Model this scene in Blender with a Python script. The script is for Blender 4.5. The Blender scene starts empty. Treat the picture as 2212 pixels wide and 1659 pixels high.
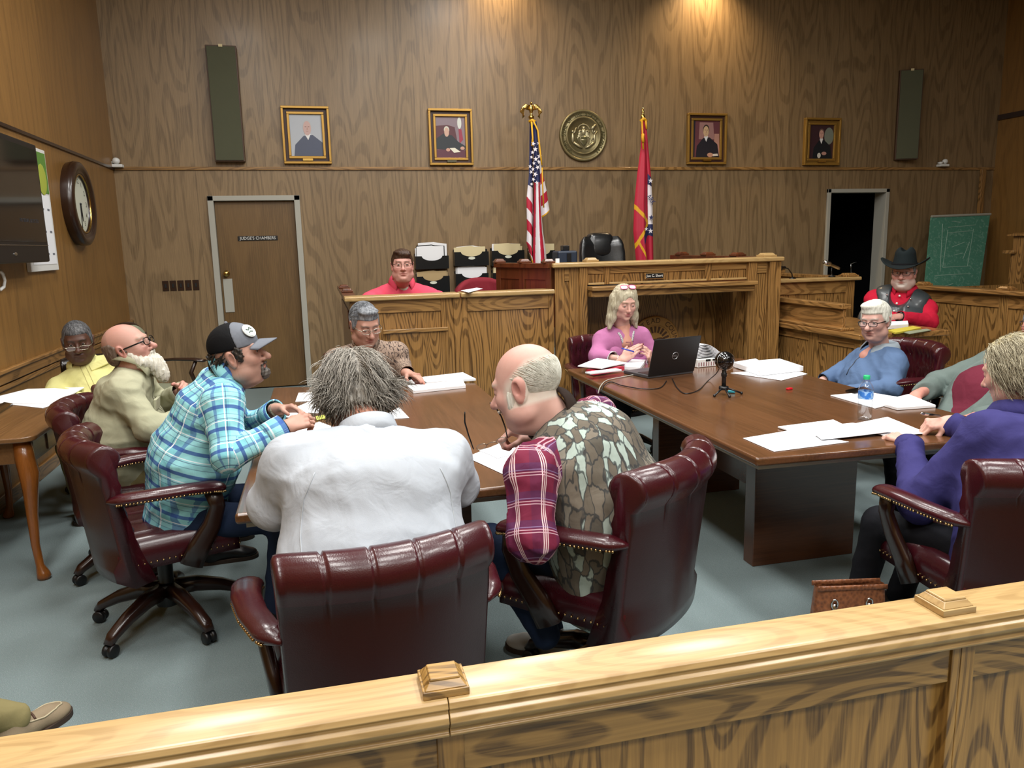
import bpy, bmesh, math, random
import numpy as np
from mathutils import Vector, Matrix, Euler
random.seed(7)
S = bpy.context.scene
COL = S.collection
PI = math.pi
# ------------------------------------------------------------------ camera calibration
CX, CY, FPX, CAMH = 1106.0, 829.5, 1680.0, 1.60
_v1 = np.array([680-CX, 537-CY, FPX]); _v1 /= np.linalg.norm(_v1)
_v2 = np.array([8017-CX, 367-CY, FPX]); _v2 /= np.linalg.norm(_v2)
_v2 = _v2-_v1*(_v1@_v2); _v2 /= np.linalg.norm(_v2)
_v3 = np.cross(_v1, _v2)
if _v3[1] > 0: _v3 = -_v3
RW = np.stack([_v2, _v1, _v3])          # camera (x right, y down, z forward) -> world
def ray(px, py): return RW@np.array([px-CX, py-CY, FPX])
def atY(px, py, Y):
    r = ray(px, py); p = np.array([0, 0, CAMH])+r*(Y/r[1]); return Vector(p)
def atZ(px, py, Z):
    r = ray(px, py); p = np.array([0, 0, CAMH])+r*((Z-CAMH)/r[2]); return Vector(p)

# ------------------------------------------------------------------ tagging
def tag(o, label=None, cat=None, group=None, kind=None):
    if label: o['label'] = label
    if cat: o['category'] = cat
    if group: o['group'] = group
    if kind: o['kind'] = kind
    return o
def empty(name, loc=(0, 0, 0), rz=0.0, label=None, cat=None, group=None):
    o = bpy.data.objects.new(name, None); COL.objects.link(o)
    o.location = loc; o.rotation_euler = (0, 0, rz); o.empty_display_size = .1
    return tag(o, label, cat, group)
def copy_tree(o, parent=None):
    c = o.copy(); COL.objects.link(c)
    if parent: c.parent = parent
    for ch in list(o.children): copy_tree(ch, c)
    return c

# ------------------------------------------------------------------ mesh builder
class MB:
    def __init__(s): s.v = []; s.f = []; s.m = []; s.mi = 0
    def add(s, vs, fs, mi=None):
        o = len(s.v); s.v += [tuple(map(float, v)) for v in vs]
        for f in fs: s.f.append(tuple(i+o for i in f)); s.m.append(s.mi if mi is None else mi)
        return s
    def box(s, x0, x1, y0, y1, z0, z1, mi=None):
        return s.add([(x0, y0, z0), (x1, y0, z0), (x1, y1, z0), (x0, y1, z0), (x0, y0, z1), (x1, y0, z1), (x1, y1, z1), (x0, y1, z1)],
              [(0, 3, 2, 1), (4, 5, 6, 7), (0, 1, 5, 4), (1, 2, 6, 5), (2, 3, 7, 6), (3, 0, 4, 7)], mi)
    def obox(s, c, size, rot=None, mi=None):
        R = rot if rot is not None else Matrix.Identity(3)
        vs = []
        for a in (-.5, .5):
            for b in (-.5, .5):
                for d in (-.5, .5): vs.append(Vector(c)+R@Vector((a*size[0], b*size[1], d*size[2])))
        return s.add(vs, [(0, 1, 3, 2), (4, 6, 7, 5), (0, 4, 5, 1), (2, 3, 7, 6), (0, 2, 6, 4), (1, 5, 7, 3)], mi)
    def prism(s, poly, a0, a1, axis='z', mi=None):
        """poly is a list of 2D points; axis says which coordinate is swept from a0 to a1"""
        def P(p, a):
            return (p[0], p[1], a) if axis == 'z' else ((a, p[0], p[1]) if axis == 'x' else (p[0], a, p[1]))
        n = len(poly); vs = [P(p, a0) for p in poly]+[P(p, a1) for p in poly]
        fs = [tuple(range(n))[::-1], tuple(range(n, 2*n))]+[(i, (i+1) % n, n+(i+1) % n, n+i) for i in range(n)]
        return s.add(vs, fs, mi)
    def grid(s, fn, nu, nv, cu=False, cv=False, mi=None):
        vs = [fn(i/(nu if cu else nu-1), j/(nv if cv else nv-1)) for j in range(nv) for i in range(nu)]
        fs = []
        for j in range(nv if cv else nv-1):
            for i in range(nu if cu else nu-1):
                a, b = i, (i+1) % nu; c, d = j, (j+1) % nv
                fs.append((c*nu+a, c*nu+b, d*nu+b, d*nu+a))
        return s.add(vs, fs, mi)
    def tube(s, path, r, n=10, cap=True, mi=None, up=None, sq=None):
        """tube along points; r is a number, list, or list of (a,b) radii; sq squashes corners to a rounded rectangle"""
        pts = [Vector(p) for p in path]; m = len(pts)
        rr = r if isinstance(r, (list, tuple)) else [r]*m
        T = []
        for i in range(m):
            t = (pts[min(i+1, m-1)]-pts[max(i-1, 0)])
            T.append(t.normalized() if t.length > 1e-9 else Vector((0, 0, 1)))
        u = Vector(up) if up else (Vector((0, 0, 1)) if abs(T[0].z) < .9 else Vector((1, 0, 0)))
        vs = []
        for i in range(m):
            if up: u = Vector(up)
            u = (u-T[i]*u.dot(T[i])).normalized(); w = T[i].cross(u)
            ra, rb = rr[i] if isinstance(rr[i], (tuple, list)) else (rr[i], rr[i])
            for k in range(n):
                a = 2*PI*k/n; ca, sa = math.cos(a), math.sin(a)
                if sq:
                    q = (abs(ca)**sq+abs(sa)**sq)**(-1/sq); ca *= q; sa *= q
                vs.append(pts[i]+u*(ca*ra)+w*(sa*rb))
        fs = [(i*n+k, i*n+(k+1) % n, (i+1)*n+(k+1) % n, (i+1)*n+k) for i in range(m-1) for k in range(n)]
        if cap: fs += [tuple(range(n))[::-1], tuple((m-1)*n+k for k in range(n))]
        return s.add(vs, fs, mi)
    def lathe(s, prof, n=24, c=(0, 0, 0), rot=None, mi=None, cap=True):
        R = rot if rot is not None else Matrix.Identity(3); m = len(prof)
        vs = [Vector(c)+R@Vector((r*math.cos(2*PI*k/n), r*math.sin(2*PI*k/n), z)) for r, z in prof for k in range(n)]
        fs = [(i*n+k, i*n+(k+1) % n, (i+1)*n+(k+1) % n, (i+1)*n+k) for i in range(m-1) for k in range(n)]
        if cap: fs += [tuple(range(n))[::-1], tuple((m-1)*n+k for k in range(n))]
        return s.add(vs, fs, mi)
    def ball(s, c, r, n=10, m=6, mi=None, rot=None):
        R = r if isinstance(r, (tuple, list)) else (r, r, r); M = rot if rot is not None else Matrix.Identity(3)
        vs = [Vector(c)+M@Vector((0, 0, -R[2]))]
        for j in range(1, m):
            p = -PI/2+PI*j/m
            for k in range(n):
                a = 2*PI*k/n; vs.append(Vector(c)+M@Vector((R[0]*math.cos(p)*math.cos(a), R[1]*math.cos(p)*math.sin(a), R[2]*math.sin(p))))
        vs.append(Vector(c)+M@Vector((0, 0, R[2]))); L = len(vs)-1
        fs = [(0, 1+(k+1) % n, 1+k) for k in range(n)]
        for j in range(m-2):
            for k in range(n): fs.append((1+j*n+k, 1+j*n+(k+1) % n, 1+(j+1)*n+(k+1) % n, 1+(j+1)*n+k))
        fs += [(1+(m-2)*n+k, 1+(m-2)*n+(k+1) % n, L) for k in range(n)]
        return s.add(vs, fs, mi)
    def build(s, name, mats, parent=None, smooth=False, bevel=0, seg=2, sub=0, solid=0, loc=None, fix=True):
        me = bpy.data.meshes.new(name); me.from_pydata(s.v, [], s.f)
        if fix:
            bm = bmesh.new(); bm.from_mesh(me); bmesh.ops.recalc_face_normals(bm, faces=bm.faces); bm.to_mesh(me); bm.free()
        me.polygons.foreach_set('material_index', s.m)
        if smooth: me.polygons.foreach_set('use_smooth', [True]*len(me.polygons))
        for m in (mats if isinstance(mats, (list, tuple)) else [mats]): me.materials.append(m)
        o = bpy.data.objects.new(name, me); COL.objects.link(o)
        if parent: o.parent = parent
        if loc: o.location = loc
        if solid:
            d = o.modifiers.new('solid', 'SOLIDIFY'); d.thickness = solid; d.offset = 0
        if bevel:
            d = o.modifiers.new('bevel', 'BEVEL'); d.width = bevel; d.segments = seg; d.limit_method = 'ANGLE'; d.angle_limit = .6
            if not smooth: me.polygons.foreach_set('use_smooth', [True]*len(me.polygons)); d.harden_normals = True
        if sub:
            d = o.modifiers.new('sub', 'SUBSURF'); d.levels = sub; d.render_levels = sub
        return o
def rotm(rx=0, ry=0, rz=0): return Euler((rx, ry, rz)).to_matrix()
def frame(f, up=(0, 0, 1)):
    """3x3 matrix with columns right, forward, up"""
    f = Vector(f).normalized(); u = Vector(up); u = (u-f*u.dot(f)).normalized(); r = f.cross(u)
    return Matrix((r, f, u)).transposed()
def text_mb(mb, body, size, M, depth=.002, mi=None, font_space=1.0):
    """adds extruded letters to a mesh builder; M is a 4x4 whose XY plane carries the text, centred"""
    cu = bpy.data.curves.new('lettering', 'FONT'); cu.body = body; cu.size = size; cu.extrude = depth
    cu.align_x = 'CENTER'; cu.align_y = 'CENTER'; cu.space_character = font_space; cu.resolution_u = 3
    o = bpy.data.objects.new('lettering', cu); COL.objects.link(o)
    bpy.context.view_layer.update()
    me = bpy.data.meshes.new_from_object(o.evaluated_get(bpy.context.evaluated_depsgraph_get()))
    mb.add([M@v.co for v in me.vertices], [tuple(p.vertices) for p in me.polygons], mi)
    bpy.data.objects.remove(o); bpy.data.curves.remove(cu); bpy.data.meshes.remove(me)

# ------------------------------------------------------------------ materials
def thin_clear(name, tint, refl=.5, base=.04):
    n = N(name); tr = n.n('ShaderNodeBsdfTransparent'); tr.inputs[0].default_value = tint; gl = n.n('ShaderNodeBsdfGlossy'); gl.inputs[0].default_value = (1, 1, 1, 1); gl.inputs['Roughness'].default_value = .06
    lw = n.n('ShaderNodeLayerWeight'); lw.inputs[0].default_value = .5; mx = n.n('ShaderNodeMixShader'); n.put(mx, 0, n.math('ADD', n.math('MULTIPLY', n.math('POWER', lw.outputs['Facing'], 3.0), refl), base)); n.t.links.new(tr.outputs[0], mx.inputs[1]); n.t.links.new(gl.outputs[0], mx.inputs[2]); n.t.links.new(mx.outputs[0], n.out.inputs[0]); return n.mat
def lin(c):
    if isinstance(c, str): c = tuple(int(c[i:i+2], 16)/255 for i in (0, 2, 4))
    return tuple(x/12.92 if x <= .04045 else ((x+.055)/1.055)**2.4 for x in c[:3])+(1.0,)
class N:
    """small node-tree helper"""
    def __init__(s, name):
        s.mat = bpy.data.materials.new(name); s.mat.use_nodes = True; s.t = s.mat.node_tree
        s.b = s.t.nodes['Principled BSDF']; s.out = s.t.nodes['Material Output']
    def n(s, typ, **kw):
        nd = s.t.nodes.new(typ)
        for k, v in kw.items():
            if k == 'ins':
                for a, b in v.items(): s.put(nd, a, b)
            else: setattr(nd, k, v)
        return nd
    def put(s, nd, sock, val):
        i = nd.inputs[sock]
        if hasattr(val, 'is_linked') or hasattr(val, 'links'): s.t.links.new(val, i)
        else: i.default_value = val
    def math(s, op, a, b=0.0, c=None):
        nd = s.n('ShaderNodeMath', operation=op); s.put(nd, 0, a); s.put(nd, 1, b)
        if c is not None: s.put(nd, 2, c)
        return nd.outputs[0]
    def mix(s, f, a, b, typ='MIX'):
        nd = s.n('ShaderNodeMix', data_type='RGBA', blend_type=typ); s.put(nd, 0, f); s.put(nd, 6, a); s.put(nd, 7, b); return nd.outputs[2]
    def coord(s, kind='Object', scale=(1, 1, 1), loc=(0, 0, 0), rot=(0, 0, 0)):
        tc = s.n('ShaderNodeTexCoord'); mp = s.n('ShaderNodeMapping'); s.t.links.new(tc.outputs[kind], mp.inputs[0])
        mp.inputs['Scale'].default_value = scale; mp.inputs['Location'].default_value = loc; mp.inputs['Rotation'].default_value = rot
        return mp.outputs[0]
    def attr(s, name): return s.n('ShaderNodeAttribute', attribute_name=name)
    def noise(s, vec, scale, detail=3, rough=.5, dist=0):
        nd = s.n('ShaderNodeTexNoise'); s.put(nd, 'Vector', vec); s.put(nd, 'Scale', scale); s.put(nd, 'Detail', detail); s.put(nd, 'Roughness', rough); s.put(nd, 'Distortion', dist)
        return nd.outputs[0]
    def ramp(s, f, stops, interp='LINEAR'):
        nd = s.n('ShaderNodeValToRGB'); s.put(nd, 0, f); e = nd.color_ramp.elements; nd.color_ramp.interpolation = interp
        while len(e) < len(stops): e.new(.5)
        for i, (p, c) in enumerate(stops): e[i].position = p; e[i].color = c if len(c) == 4 else tuple(c)+(1,)
        return nd.outputs[0]
    def bump(s, h, strength=.3, dist=.01):
        nd = s.n('ShaderNodeBump'); s.put(nd, 'Strength', strength); s.put(nd, 'Distance', dist); s.put(nd, 'Height', h); s.put(s.b, 'Normal', nd.outputs[0]); return nd.outputs[0]
    def fin(s, col=None, rough=None, metal=None, spec=None, coat=None, **kw):
        if col is not None: s.put(s.b, 'Base Color', col)
        if rough is not None: s.put(s.b, 'Roughness', rough)
        if metal is not None: s.put(s.b, 'Metallic', metal)
        if spec is not None: s.put(s.b, 'Specular IOR Level', spec)
        if coat is not None: s.put(s.b, 'Coat Weight', coat); s.put(s.b, 'Coat Roughness', .15)
        for k, v in kw.items(): s.put(s.b, k.replace('_', ' '), v)
        return s.mat
_mc = {}
def plain(name, col, rough=.5, metal=0, spec=.5, bump=0, bscale=200, coat=0, var=0):
    if name in _mc: return _mc[name]
    n = N(name); c = lin(col)
    if var:
        f = n.noise(n.coord(), 6, 4); c2 = tuple(x*(1-var) for x in c[:3])+(1,); col_ = n.mix(f, c, c2)
    else: col_ = c
    if bump: n.bump(n.noise(n.coord(), bscale, 2), bump, .002)
    m = n.fin(col_, rough, metal, spec, coat if coat else None); _mc[name] = m; return m
def g3(a): return (a, a, a, 1)
def wood(name, base, dark, light, axis='z', cell=3.2, ring=26, rough=.32, pore=.55, panel=None, coat=.15, ringw=.5, bumpk=.12, seed=0):
    """oak veneer: elongated cell rings give cathedral grain, stretched fine noise gives pores"""
    if name in _mc: return _mc[name]
    n = N(name)
    k = {'x': (.16, 1, 1), 'y': (1, .16, 1), 'z': (1, 1, .16)}[axis]
    fine = {'x': (.03, 1, 1), 'y': (1, .03, 1), 'z': (1, 1, .03)}[axis]
    co = n.coord('Object', k, (seed*3.1, seed*1.7, seed*.9)); wob = n.noise(co, 2.2, 3)
    vm = n.n('ShaderNodeVectorMath', operation='SCALE'); n.put(vm, 0, n.n('ShaderNodeTexNoise', ins={'Vector': co, 'Scale': 3.0, 'Detail': 2.0}).outputs[1]); vm.inputs[3].default_value = .22
    va = n.n('ShaderNodeVectorMath', operation='ADD'); n.put(va, 0, co); n.put(va, 1, vm.outputs[0])
    vo = n.n('ShaderNodeTexVoronoi', feature='SMOOTH_F1', ins={'Vector': va.outputs[0], 'Scale': cell, 'Smoothness': .35})
    ph = n.math('MULTIPLY', n.math('ADD', vo.outputs[0], n.math('MULTIPLY', wob, .25)), ring)
    rg = n.math('ADD', n.math('MULTIPLY', n.math('SINE', ph), .5), .5)
    rg = n.ramp(rg, [(.50, g3(0)), (.80, g3(1))])
    fi = n.noise(n.coord('Object', fine, (seed, seed*2, 0)), 110, 3, .65)
    po = n.ramp(fi, [(.40, g3(0)), (.62, g3(1))])
    br = n.noise(n.coord('Object', k, (seed*5, 2, 3)), 1.3, 2)
    c = n.mix(br, lin(base), lin(light))
    dk = n.math('MULTIPLY', rg, n.math('ADD', n.math('MULTIPLY', n.math('SUBTRACT', 1.0, po), .6), .40))
    c = n.mix(n.math('MULTIPLY', dk, ringw), c, lin(dark))
    c = n.mix(n.math('MULTIPLY', n.math('SUBTRACT', 1.0, po), pore*.45), c, lin(dark))
    if panel:
        sx = n.n('ShaderNodeSeparateXYZ'); n.put(sx, 0, n.coord('Object'))
        fl = n.math('FLOOR', n.math('DIVIDE', sx.outputs[panel[0]], panel[1]))
        wn = n.n('ShaderNodeTexWhiteNoise', noise_dimensions='1D'); n.put(wn, 'W', fl)
        c = n.mix(n.math('MULTIPLY', wn.outputs[0], .22), c, lin(dark))
        fr = n.math('FRACT', n.math('DIVIDE', sx.outputs[panel[0]], panel[1]))
        ln = n.math('LESS_THAN', fr, .0035/panel[1])
        c = n.mix(n.math('MULTIPLY', ln, .55), c, lin('140c06'))
    n.bump(fi, bumpk, .0006)
    _mc[name] = n.fin(c, rough, coat=coat); return _mc[name]
def leather(name, col, col2, rough=.28):
    if name in _mc: return _mc[name]
    n = N(name); co = n.coord(); f = n.noise(co, 9, 4); v = n.n('ShaderNodeTexVoronoi', ins={'Vector': co, 'Scale': 260.0})
    c = n.mix(f, lin(col), lin(col2)); w = n.noise(co, 14, 3)
    n.bump(n.math('ADD', n.math('MULTIPLY', v.outputs[0], .25), n.math('MULTIPLY', w, .45)), .25, .003)
    _mc[name] = n.fin(c, n.math('ADD', n.math('MULTIPLY', f, .18), rough-.09), spec=.5, coat=.25); return _mc[name]
def cloth(name, col, var=.12, rough=.85, wr=1.0, fine=600):
    if name in _mc: return _mc[name]
    n = N(name); co = n.coord(); c = lin(col); f = n.noise(co, 5, 3)
    n.bump(n.math('ADD', n.math('MULTIPLY', n.noise(co, 11, 3, .5, .6), 1.0*wr), n.math('MULTIPLY', n.noise(co, fine, 1), .05)), .55, .012)
    _mc[name] = n.fin(n.mix(f, c, tuple(x*(1-var) for x in c[:3])+(1,)), rough, spec=.2); return _mc[name]
# ------------------------------------------------------------------ shared materials
M = {}
M['wall'] = wood('oak wall veneer', '8a7150', '42311d', '9a8260', 'z', 3.2, 42, .42, .55, (0, 1.22), .05, .40)
M['wall_side'] = wood('oak side wall veneer', '8b6433', '463018', '9a723c', 'z', 3.0, 30, .40, .4, (1, 1.22), .1, .22, seed=3)
M['oakv'] = wood('golden oak upright grain', '946c3a', '3a240f', 'a67e4a', 'z', 5.0, 92, .3, .6, None, .25, .80, seed=1)
M['oakh'] = wood('golden oak lengthwise grain', '97703e', '44290f', 'aa8450', 'x', 5.0, 70, .3, .6, None, .25, .65, seed=2)
M['oaky'] = wood('golden oak crosswise grain', '94693a', '3a240f', 'a67c48', 'y', 5.0, 70, .3, .6, None, .25, .65, seed=4)
M['railtop'] = wood('honey oak rail cap', 'ab8c5a', '84663a', 'ba9e6e', 'x', 8.0, 70, .34, .6, None, .25, .40, seed=5)
M['railh'] = wood('honey oak rail lengthwise grain', '9c783e', '4a3214', 'ae8a50', 'x', 9.0, 60, .34, .6, None, .2, .85, seed=6)
M['railv'] = wood('honey oak rail upright grain', '9a743a', '4a3012', 'ae884a', 'z', 8.0, 48, .34, .6, None, .2, .85, seed=7)
M['door'] = wood('brown oak door veneer', '6e5330', '3a2813', '7c603a', 'z', 2.0, 10, .4, .5, None, .12, .3, seed=8)
M['table'] = wood('walnut table laminate', '5e3c24', '32200f', '6e4a30', 'y', 2.2, 14, .22, .5, None, .35, .3, seed=9, bumpk=.03)
M['tedge'] = wood('dark walnut table edge', '4e2c18', '28140a', '5c3820', 'x', 3, 14, .25, .5, None, .35, .3, seed=10)
M['shadedoak'] = wood('reddish oak with painted shade', '5a2c16', '2c140a', '6a3a20', 'z', 4, 20, .3, .5, None, .25, .5, seed=11)  # shade on the side faces is put into this darker oak colour
M['maple'] = wood('warm maple table wood', '8a4e20', '5c3010', '9c6028', 'z', 3, 12, .25, .3, None, .4, .25, seed=12)
M['brown'] = wood('brown desk wood', '6b4a2c', '3c2614', '7c5a38', 'y', 3, 16, .28, .5, None, .3, .35, seed=13)
M['dkwood'] = plain('dark stained wood', '2e1a10', .3, coat=.3, var=.3)
M['dark'] = plain('near black', '0b0a0a', .5)
M['gold'] = plain('gilt moulding', 'a8823c', .35, .55)
M['brass'] = plain('polished brass', 'c8a860', .22, 1)
M['chrome'] = plain('bright metal', 'd0d2d4', .18, 1)
M['white'] = plain('white plastic', 'dfe0dd', .45)
M['paper'] = plain('white paper', 'eceef2', .8)
M['ink'] = plain('grey print', '6f737c', .8)
M['cream'] = plain('manila folder', 'd8caa0', .8)
M['greypaint'] = plain('grey painted metal', 'a9a89e', .45)
M['blackplastic'] = plain('black plastic', '101114', .35)
M['blackgloss'] = plain('glossy black', '08080a', .08, coat=.5)

# ------------------------------------------------------------------ room shell
XL, XR, YB, YF, ZC = -2.04, 9.42, 9.40, -3.2, 4.95
n = N('grey green carpet'); co = n.coord()
f1 = n.noise(co, 420, 2); f2 = n.noise(co, 2.2, 3); f3 = n.noise(co, 130, 2)
c = n.mix(n.ramp(f1, [(.35, g3(0)), (.65, g3(1))]), lin('5e6c74'), lin('9fadae'))
c = n.mix(n.ramp(f3, [(.40, g3(0)), (.60, g3(1))]), c, lin('7f9092'))
c = n.mix(n.math('MULTIPLY', f2, .25), c, lin('78847c'))
n.bump(n.math('ADD', f1, f3), .6, .006); M['carpet'] = n.fin(c, .97, spec=.08)
M['plaster'] = plain('ceiling tile', 'c9c7c0', .9)
MB().box(XL-.1, XR+.1, YF-.1, YB+3, -.06, 0).build('floor', M['carpet'])['kind'] = 'structure'
MB().box(XL-.1, XR+.1, YF-.1, YB+.1, ZC, ZC+.08).build('ceiling', M['plaster'])['kind'] = 'structure'
D1 = (-1.085, -.165, 2.17); D2 = (6.76, 7.66, 2.20)
ZS = 2.49
b = MB()
for x0, x1, z0, z1 in ((XL-.1, D1[0], 0, ZS), (D1[0], D1[1], D1[2], ZS), (D1[1], D2[0], 0, ZS), (D2[0], D2[1], D2[2], ZS), (D2[1], XR+.1, 0, ZS)):
    b.box(x0, x1, YB, YB+.14, z0, z1)
b.box(XL-.1, XR+.1, YB-.012, YB+.14, ZS, ZC)
b.build('wall_back', M['wall'])['kind'] = 'structure'
b = MB(); b.box(XL-.12, XL, YF, YB+.1, 0, ZS); b.box(XL-.12, XL+.01, YF, YB+.1, ZS, ZC)
b.build('wall_left', M['wall_side'])['kind'] = 'structure'
MB().box(XR, XR+.12, YF, YB+.1, 0, ZC).build('wall_right', M['wall_side'])['kind'] = 'structure'
MB().box(XL-.1, XR+.1, YF-.12, YF, 0, ZC).build('wall_front', M['wall'])['kind'] = 'structure'
MB().box(XL, XR, YB-.022, YB-.002, ZS-.012, ZS+.022).build('trim_1', M['oakh'], bevel=.004)['kind'] = 'structure'
b = MB(); b.box(XL+.001, XL+.016, YF, YB, ZS-.012, ZS+.012); b.build('trim_2', M['dkwood'])['kind'] = 'structure'
b = MB(); b.box(XL, XL+.022, 3.5, YB, .775, .86); b.box(XL, XL+.04, 3.5, YB, .845, .87); b.box(XL, XL+.016, 3.5, YB, .73, .765)
b.build('trim_3', M['oaky'], bevel=.006)['kind'] = 'structure'
b = MB(); b.box(XL, XL+.02, 1.3, YB, 0, .10); b.build('baseboard_left', M['oaky'], bevel=.004)['kind'] = 'structure'
b = MB(); b.box(D1[1]+.05, 6.7, YB-.012, YB, 0, .12); b.box(D2[1]+.06, XR, YB-.012, YB, 0, .12); b.box(XL, D1[0]-.06, YB-.012, YB, 0, .12)
b.build('baseboard_back', M['greypaint'])['kind'] = 'structure'
MB().box(XR-.25, XR-.18, YB-.06, YB-.012, 0, ZS).build('trim_4', M['oakv'], bevel=.004)['kind'] = 'structure'
b = MB(); b.box(XR-.03, XR-.002, 2, YB-.02, 3.15, 3.22); b.build('trim_5', M['dkwood'])['kind'] = 'structure'
# door to the chambers
fr = MB(); x0, x1, zt = D1
fr.box(x0-.035, x0+.028, YB-.03, YB+.1, 0, zt+.03); fr.box(x1-.028, x1+.035, YB-.03, YB+.1, 0, zt+.03); fr.box(x0-.035, x1+.035, YB-.03, YB+.1, zt-.025, zt+.03)
d1 = MB().box(x0+.03, x1-.03, YB+.035, YB+.08, .012, zt-.028).build('door_1', M['door'], bevel=.003); d1['kind'] = 'structure'
o = fr.build('door_frame', M['greypaint'], d1, bevel=.004)
p0, p1 = atY(475, 601, YB+.03), atY(503, 675, YB+.03)
MB().box(-1.035, -.935, YB+.027, YB+.034, .905, 1.285).build('push_plate', M['greypaint'], d1, bevel=.002)['label'] = 'pale metal push plate'
b = MB(); b.lathe([(.036, 0), (.036, .008), (.015, .012), (.013, .03), (.028, .04), (.032, .055), (.024, .068), (0.004, .072)], 20, (-.99, YB+.034, 1.345), rotm(PI/2, 0, 0))
b.build('knob', M['brass'], d1, smooth=True)
s = MB(); s.box(-.837, -.403, YB+.026, YB+.034, 1.705, 1.757)
sg = s.build('door_sign', M['blackplastic'], bevel=.002); tag(sg, "black JUDGE'S CHAMBERS sign fixed on the closed brown door", 'sign')
t = MB(); text_mb(t, "JUDGE'S CHAMBERS", .047, Matrix.Translation((-.62, YB+.0255, 1.731))@Matrix.Rotation(PI/2, 4, 'X')@Matrix.Diagonal((.92, 1, 1, 1)), .001, font_space=1.02)
t.build('lettering', M['white'], sg)
# dark doorway on the right, open onto an unlit room
x0, x1, zt = D2
fr = MB(); fr.box(x0-.03, x0+.02, YB-.03, YB+.14, 0, zt+.03); fr.box(x1-.02, x1+.035, YB-.03, YB+.20, 0, zt+.03); fr.box(x0-.03, x1+.035, YB-.03, YB+.14, zt-.02, zt+.03)
fr.build('trim_6', M['greypaint'], bevel=.004)['kind'] = 'structure'
M['night'] = plain('near black wall with painted darkness', '08090f', .8)  # the room's darkness is put into this near-black colour
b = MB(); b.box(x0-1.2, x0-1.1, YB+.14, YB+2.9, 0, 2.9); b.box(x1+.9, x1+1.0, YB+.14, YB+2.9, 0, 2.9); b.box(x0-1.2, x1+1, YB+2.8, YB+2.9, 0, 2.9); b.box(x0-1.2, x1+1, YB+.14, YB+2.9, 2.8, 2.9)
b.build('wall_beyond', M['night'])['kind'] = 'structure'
b = MB()
for k in range(9): b.box(x0-.4, x1+.1, YB+2.7, YB+2.76, 2.05+.06*k, 2.09+.06*k)
bl = b.build('window_blind', plain('dark blue slats', '1c1c34', .5)); tag(bl, 'dark slatted blind high up in the unlit room beyond the doorway', 'blind')
q = atY(1816, 533, YB+2.6)
b = MB(); b.ball((0, 0, 0), .045, 16, 10); b.mi = 1; b.box(-.05, .05, .06, .09, -.32, .38); b.mi = 2; b.lathe([(.02, -.05), (.03, -.045), (.03, -.2), (.01, -.21)], 12)
n = N('lit orange bulb'); n.fin((1, .35, .06, 1)); n.put(n.b, 'Emission Color', (1, .42, .1, 1)); n.put(n.b, 'Emission Strength', 60.0)
lp = empty('wall_lamp', q, 0, 'small glowing orange lamp in the dark room beyond the doorway', 'lamp')
MB().ball((0, 0, 0), .042, 16, 10).build('bulb', n.mat, lp, smooth=True)
MB().box(-.05, .09, .05, .09, -.34, .42).build('backplate', plain('dim violet glass', '3a3550', .15), lp, bevel=.01)
MB().lathe([(.008, -.04), (.03, -.05), (.035, -.09), (.012, -.10), (.012, -.2)], 14).build('holder', M['brass'], lp, smooth=True)
b = MB(); pth = [(7.42, YB+1.0, 1.02), (7.36, YB+.96, 1.06), (7.36, YB+.96, 1.42), (7.40, YB+.98, 1.46)]
b.tube([atY(1846, 592, YB+.2), atY(1838, 588, YB+.2), atY(1838, 570, YB+.2), atY(1849, 566, YB+.2)], .006, 8); hk = b.build('door_pull', M['chrome'], smooth=True)
tag(hk, 'thin chrome pull handle catching light in the dark doorway', 'handle')
hk.location = (0, 0, 0)

# ------------------------------------------------------------------ panelled oak furniture helpers
def panel_front(mb, x0, x1, z0, z1, y, rail=.09, stile=.07, rec=.012, mh=1, mv=0, d=.03, brail=None):
    """framed panel facing -Y: stiles, rails and a recessed field; material slots mv upright, mh lengthwise"""
    br = rail if brail is None else brail
    mb.box(x0, x0+stile, y, y+d, z0, z1, mv); mb.box(x1-stile, x1, y, y+d, z0, z1, mv)
    mb.box(x0+stile, x1-stile, y, y+d, z1-rail, z1, mh); mb.box(x0+stile, x1-stile, y, y+d, z0, z0+br, mh)
    mb.box(x0+stile, x1-stile, y+rec, y+d, z0+br, z1-rail, mv)
def newel(mb, x, y, z, a=.06, mi=1):
    """two-step square block set on a rail cap"""
    mb.box(x-a, x+a, y-a, y+a, z, z+.018, mi)
    vs = [(x-a*.86, y-a*.86, z+.018), (x+a*.86, y-a*.86, z+.018), (x+a*.86, y+a*.86, z+.018), (x-a*.86, y+a*.86, z+.018),
          (x-a*.6, y-a*.6, z+.036), (x+a*.6, y-a*.6, z+.036), (x+a*.6, y+a*.6, z+.036), (x-a*.6, y+a*.6, z+.036)]
    mb.add(vs, [(0, 3, 2, 1), (4, 5, 6, 7), (0, 1, 5, 4), (1, 2, 6, 5), (2, 3, 7, 6), (3, 0, 4, 7)], mi)
OAK = [M['oakv'], M['oakh'], M['oaky']]

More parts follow.
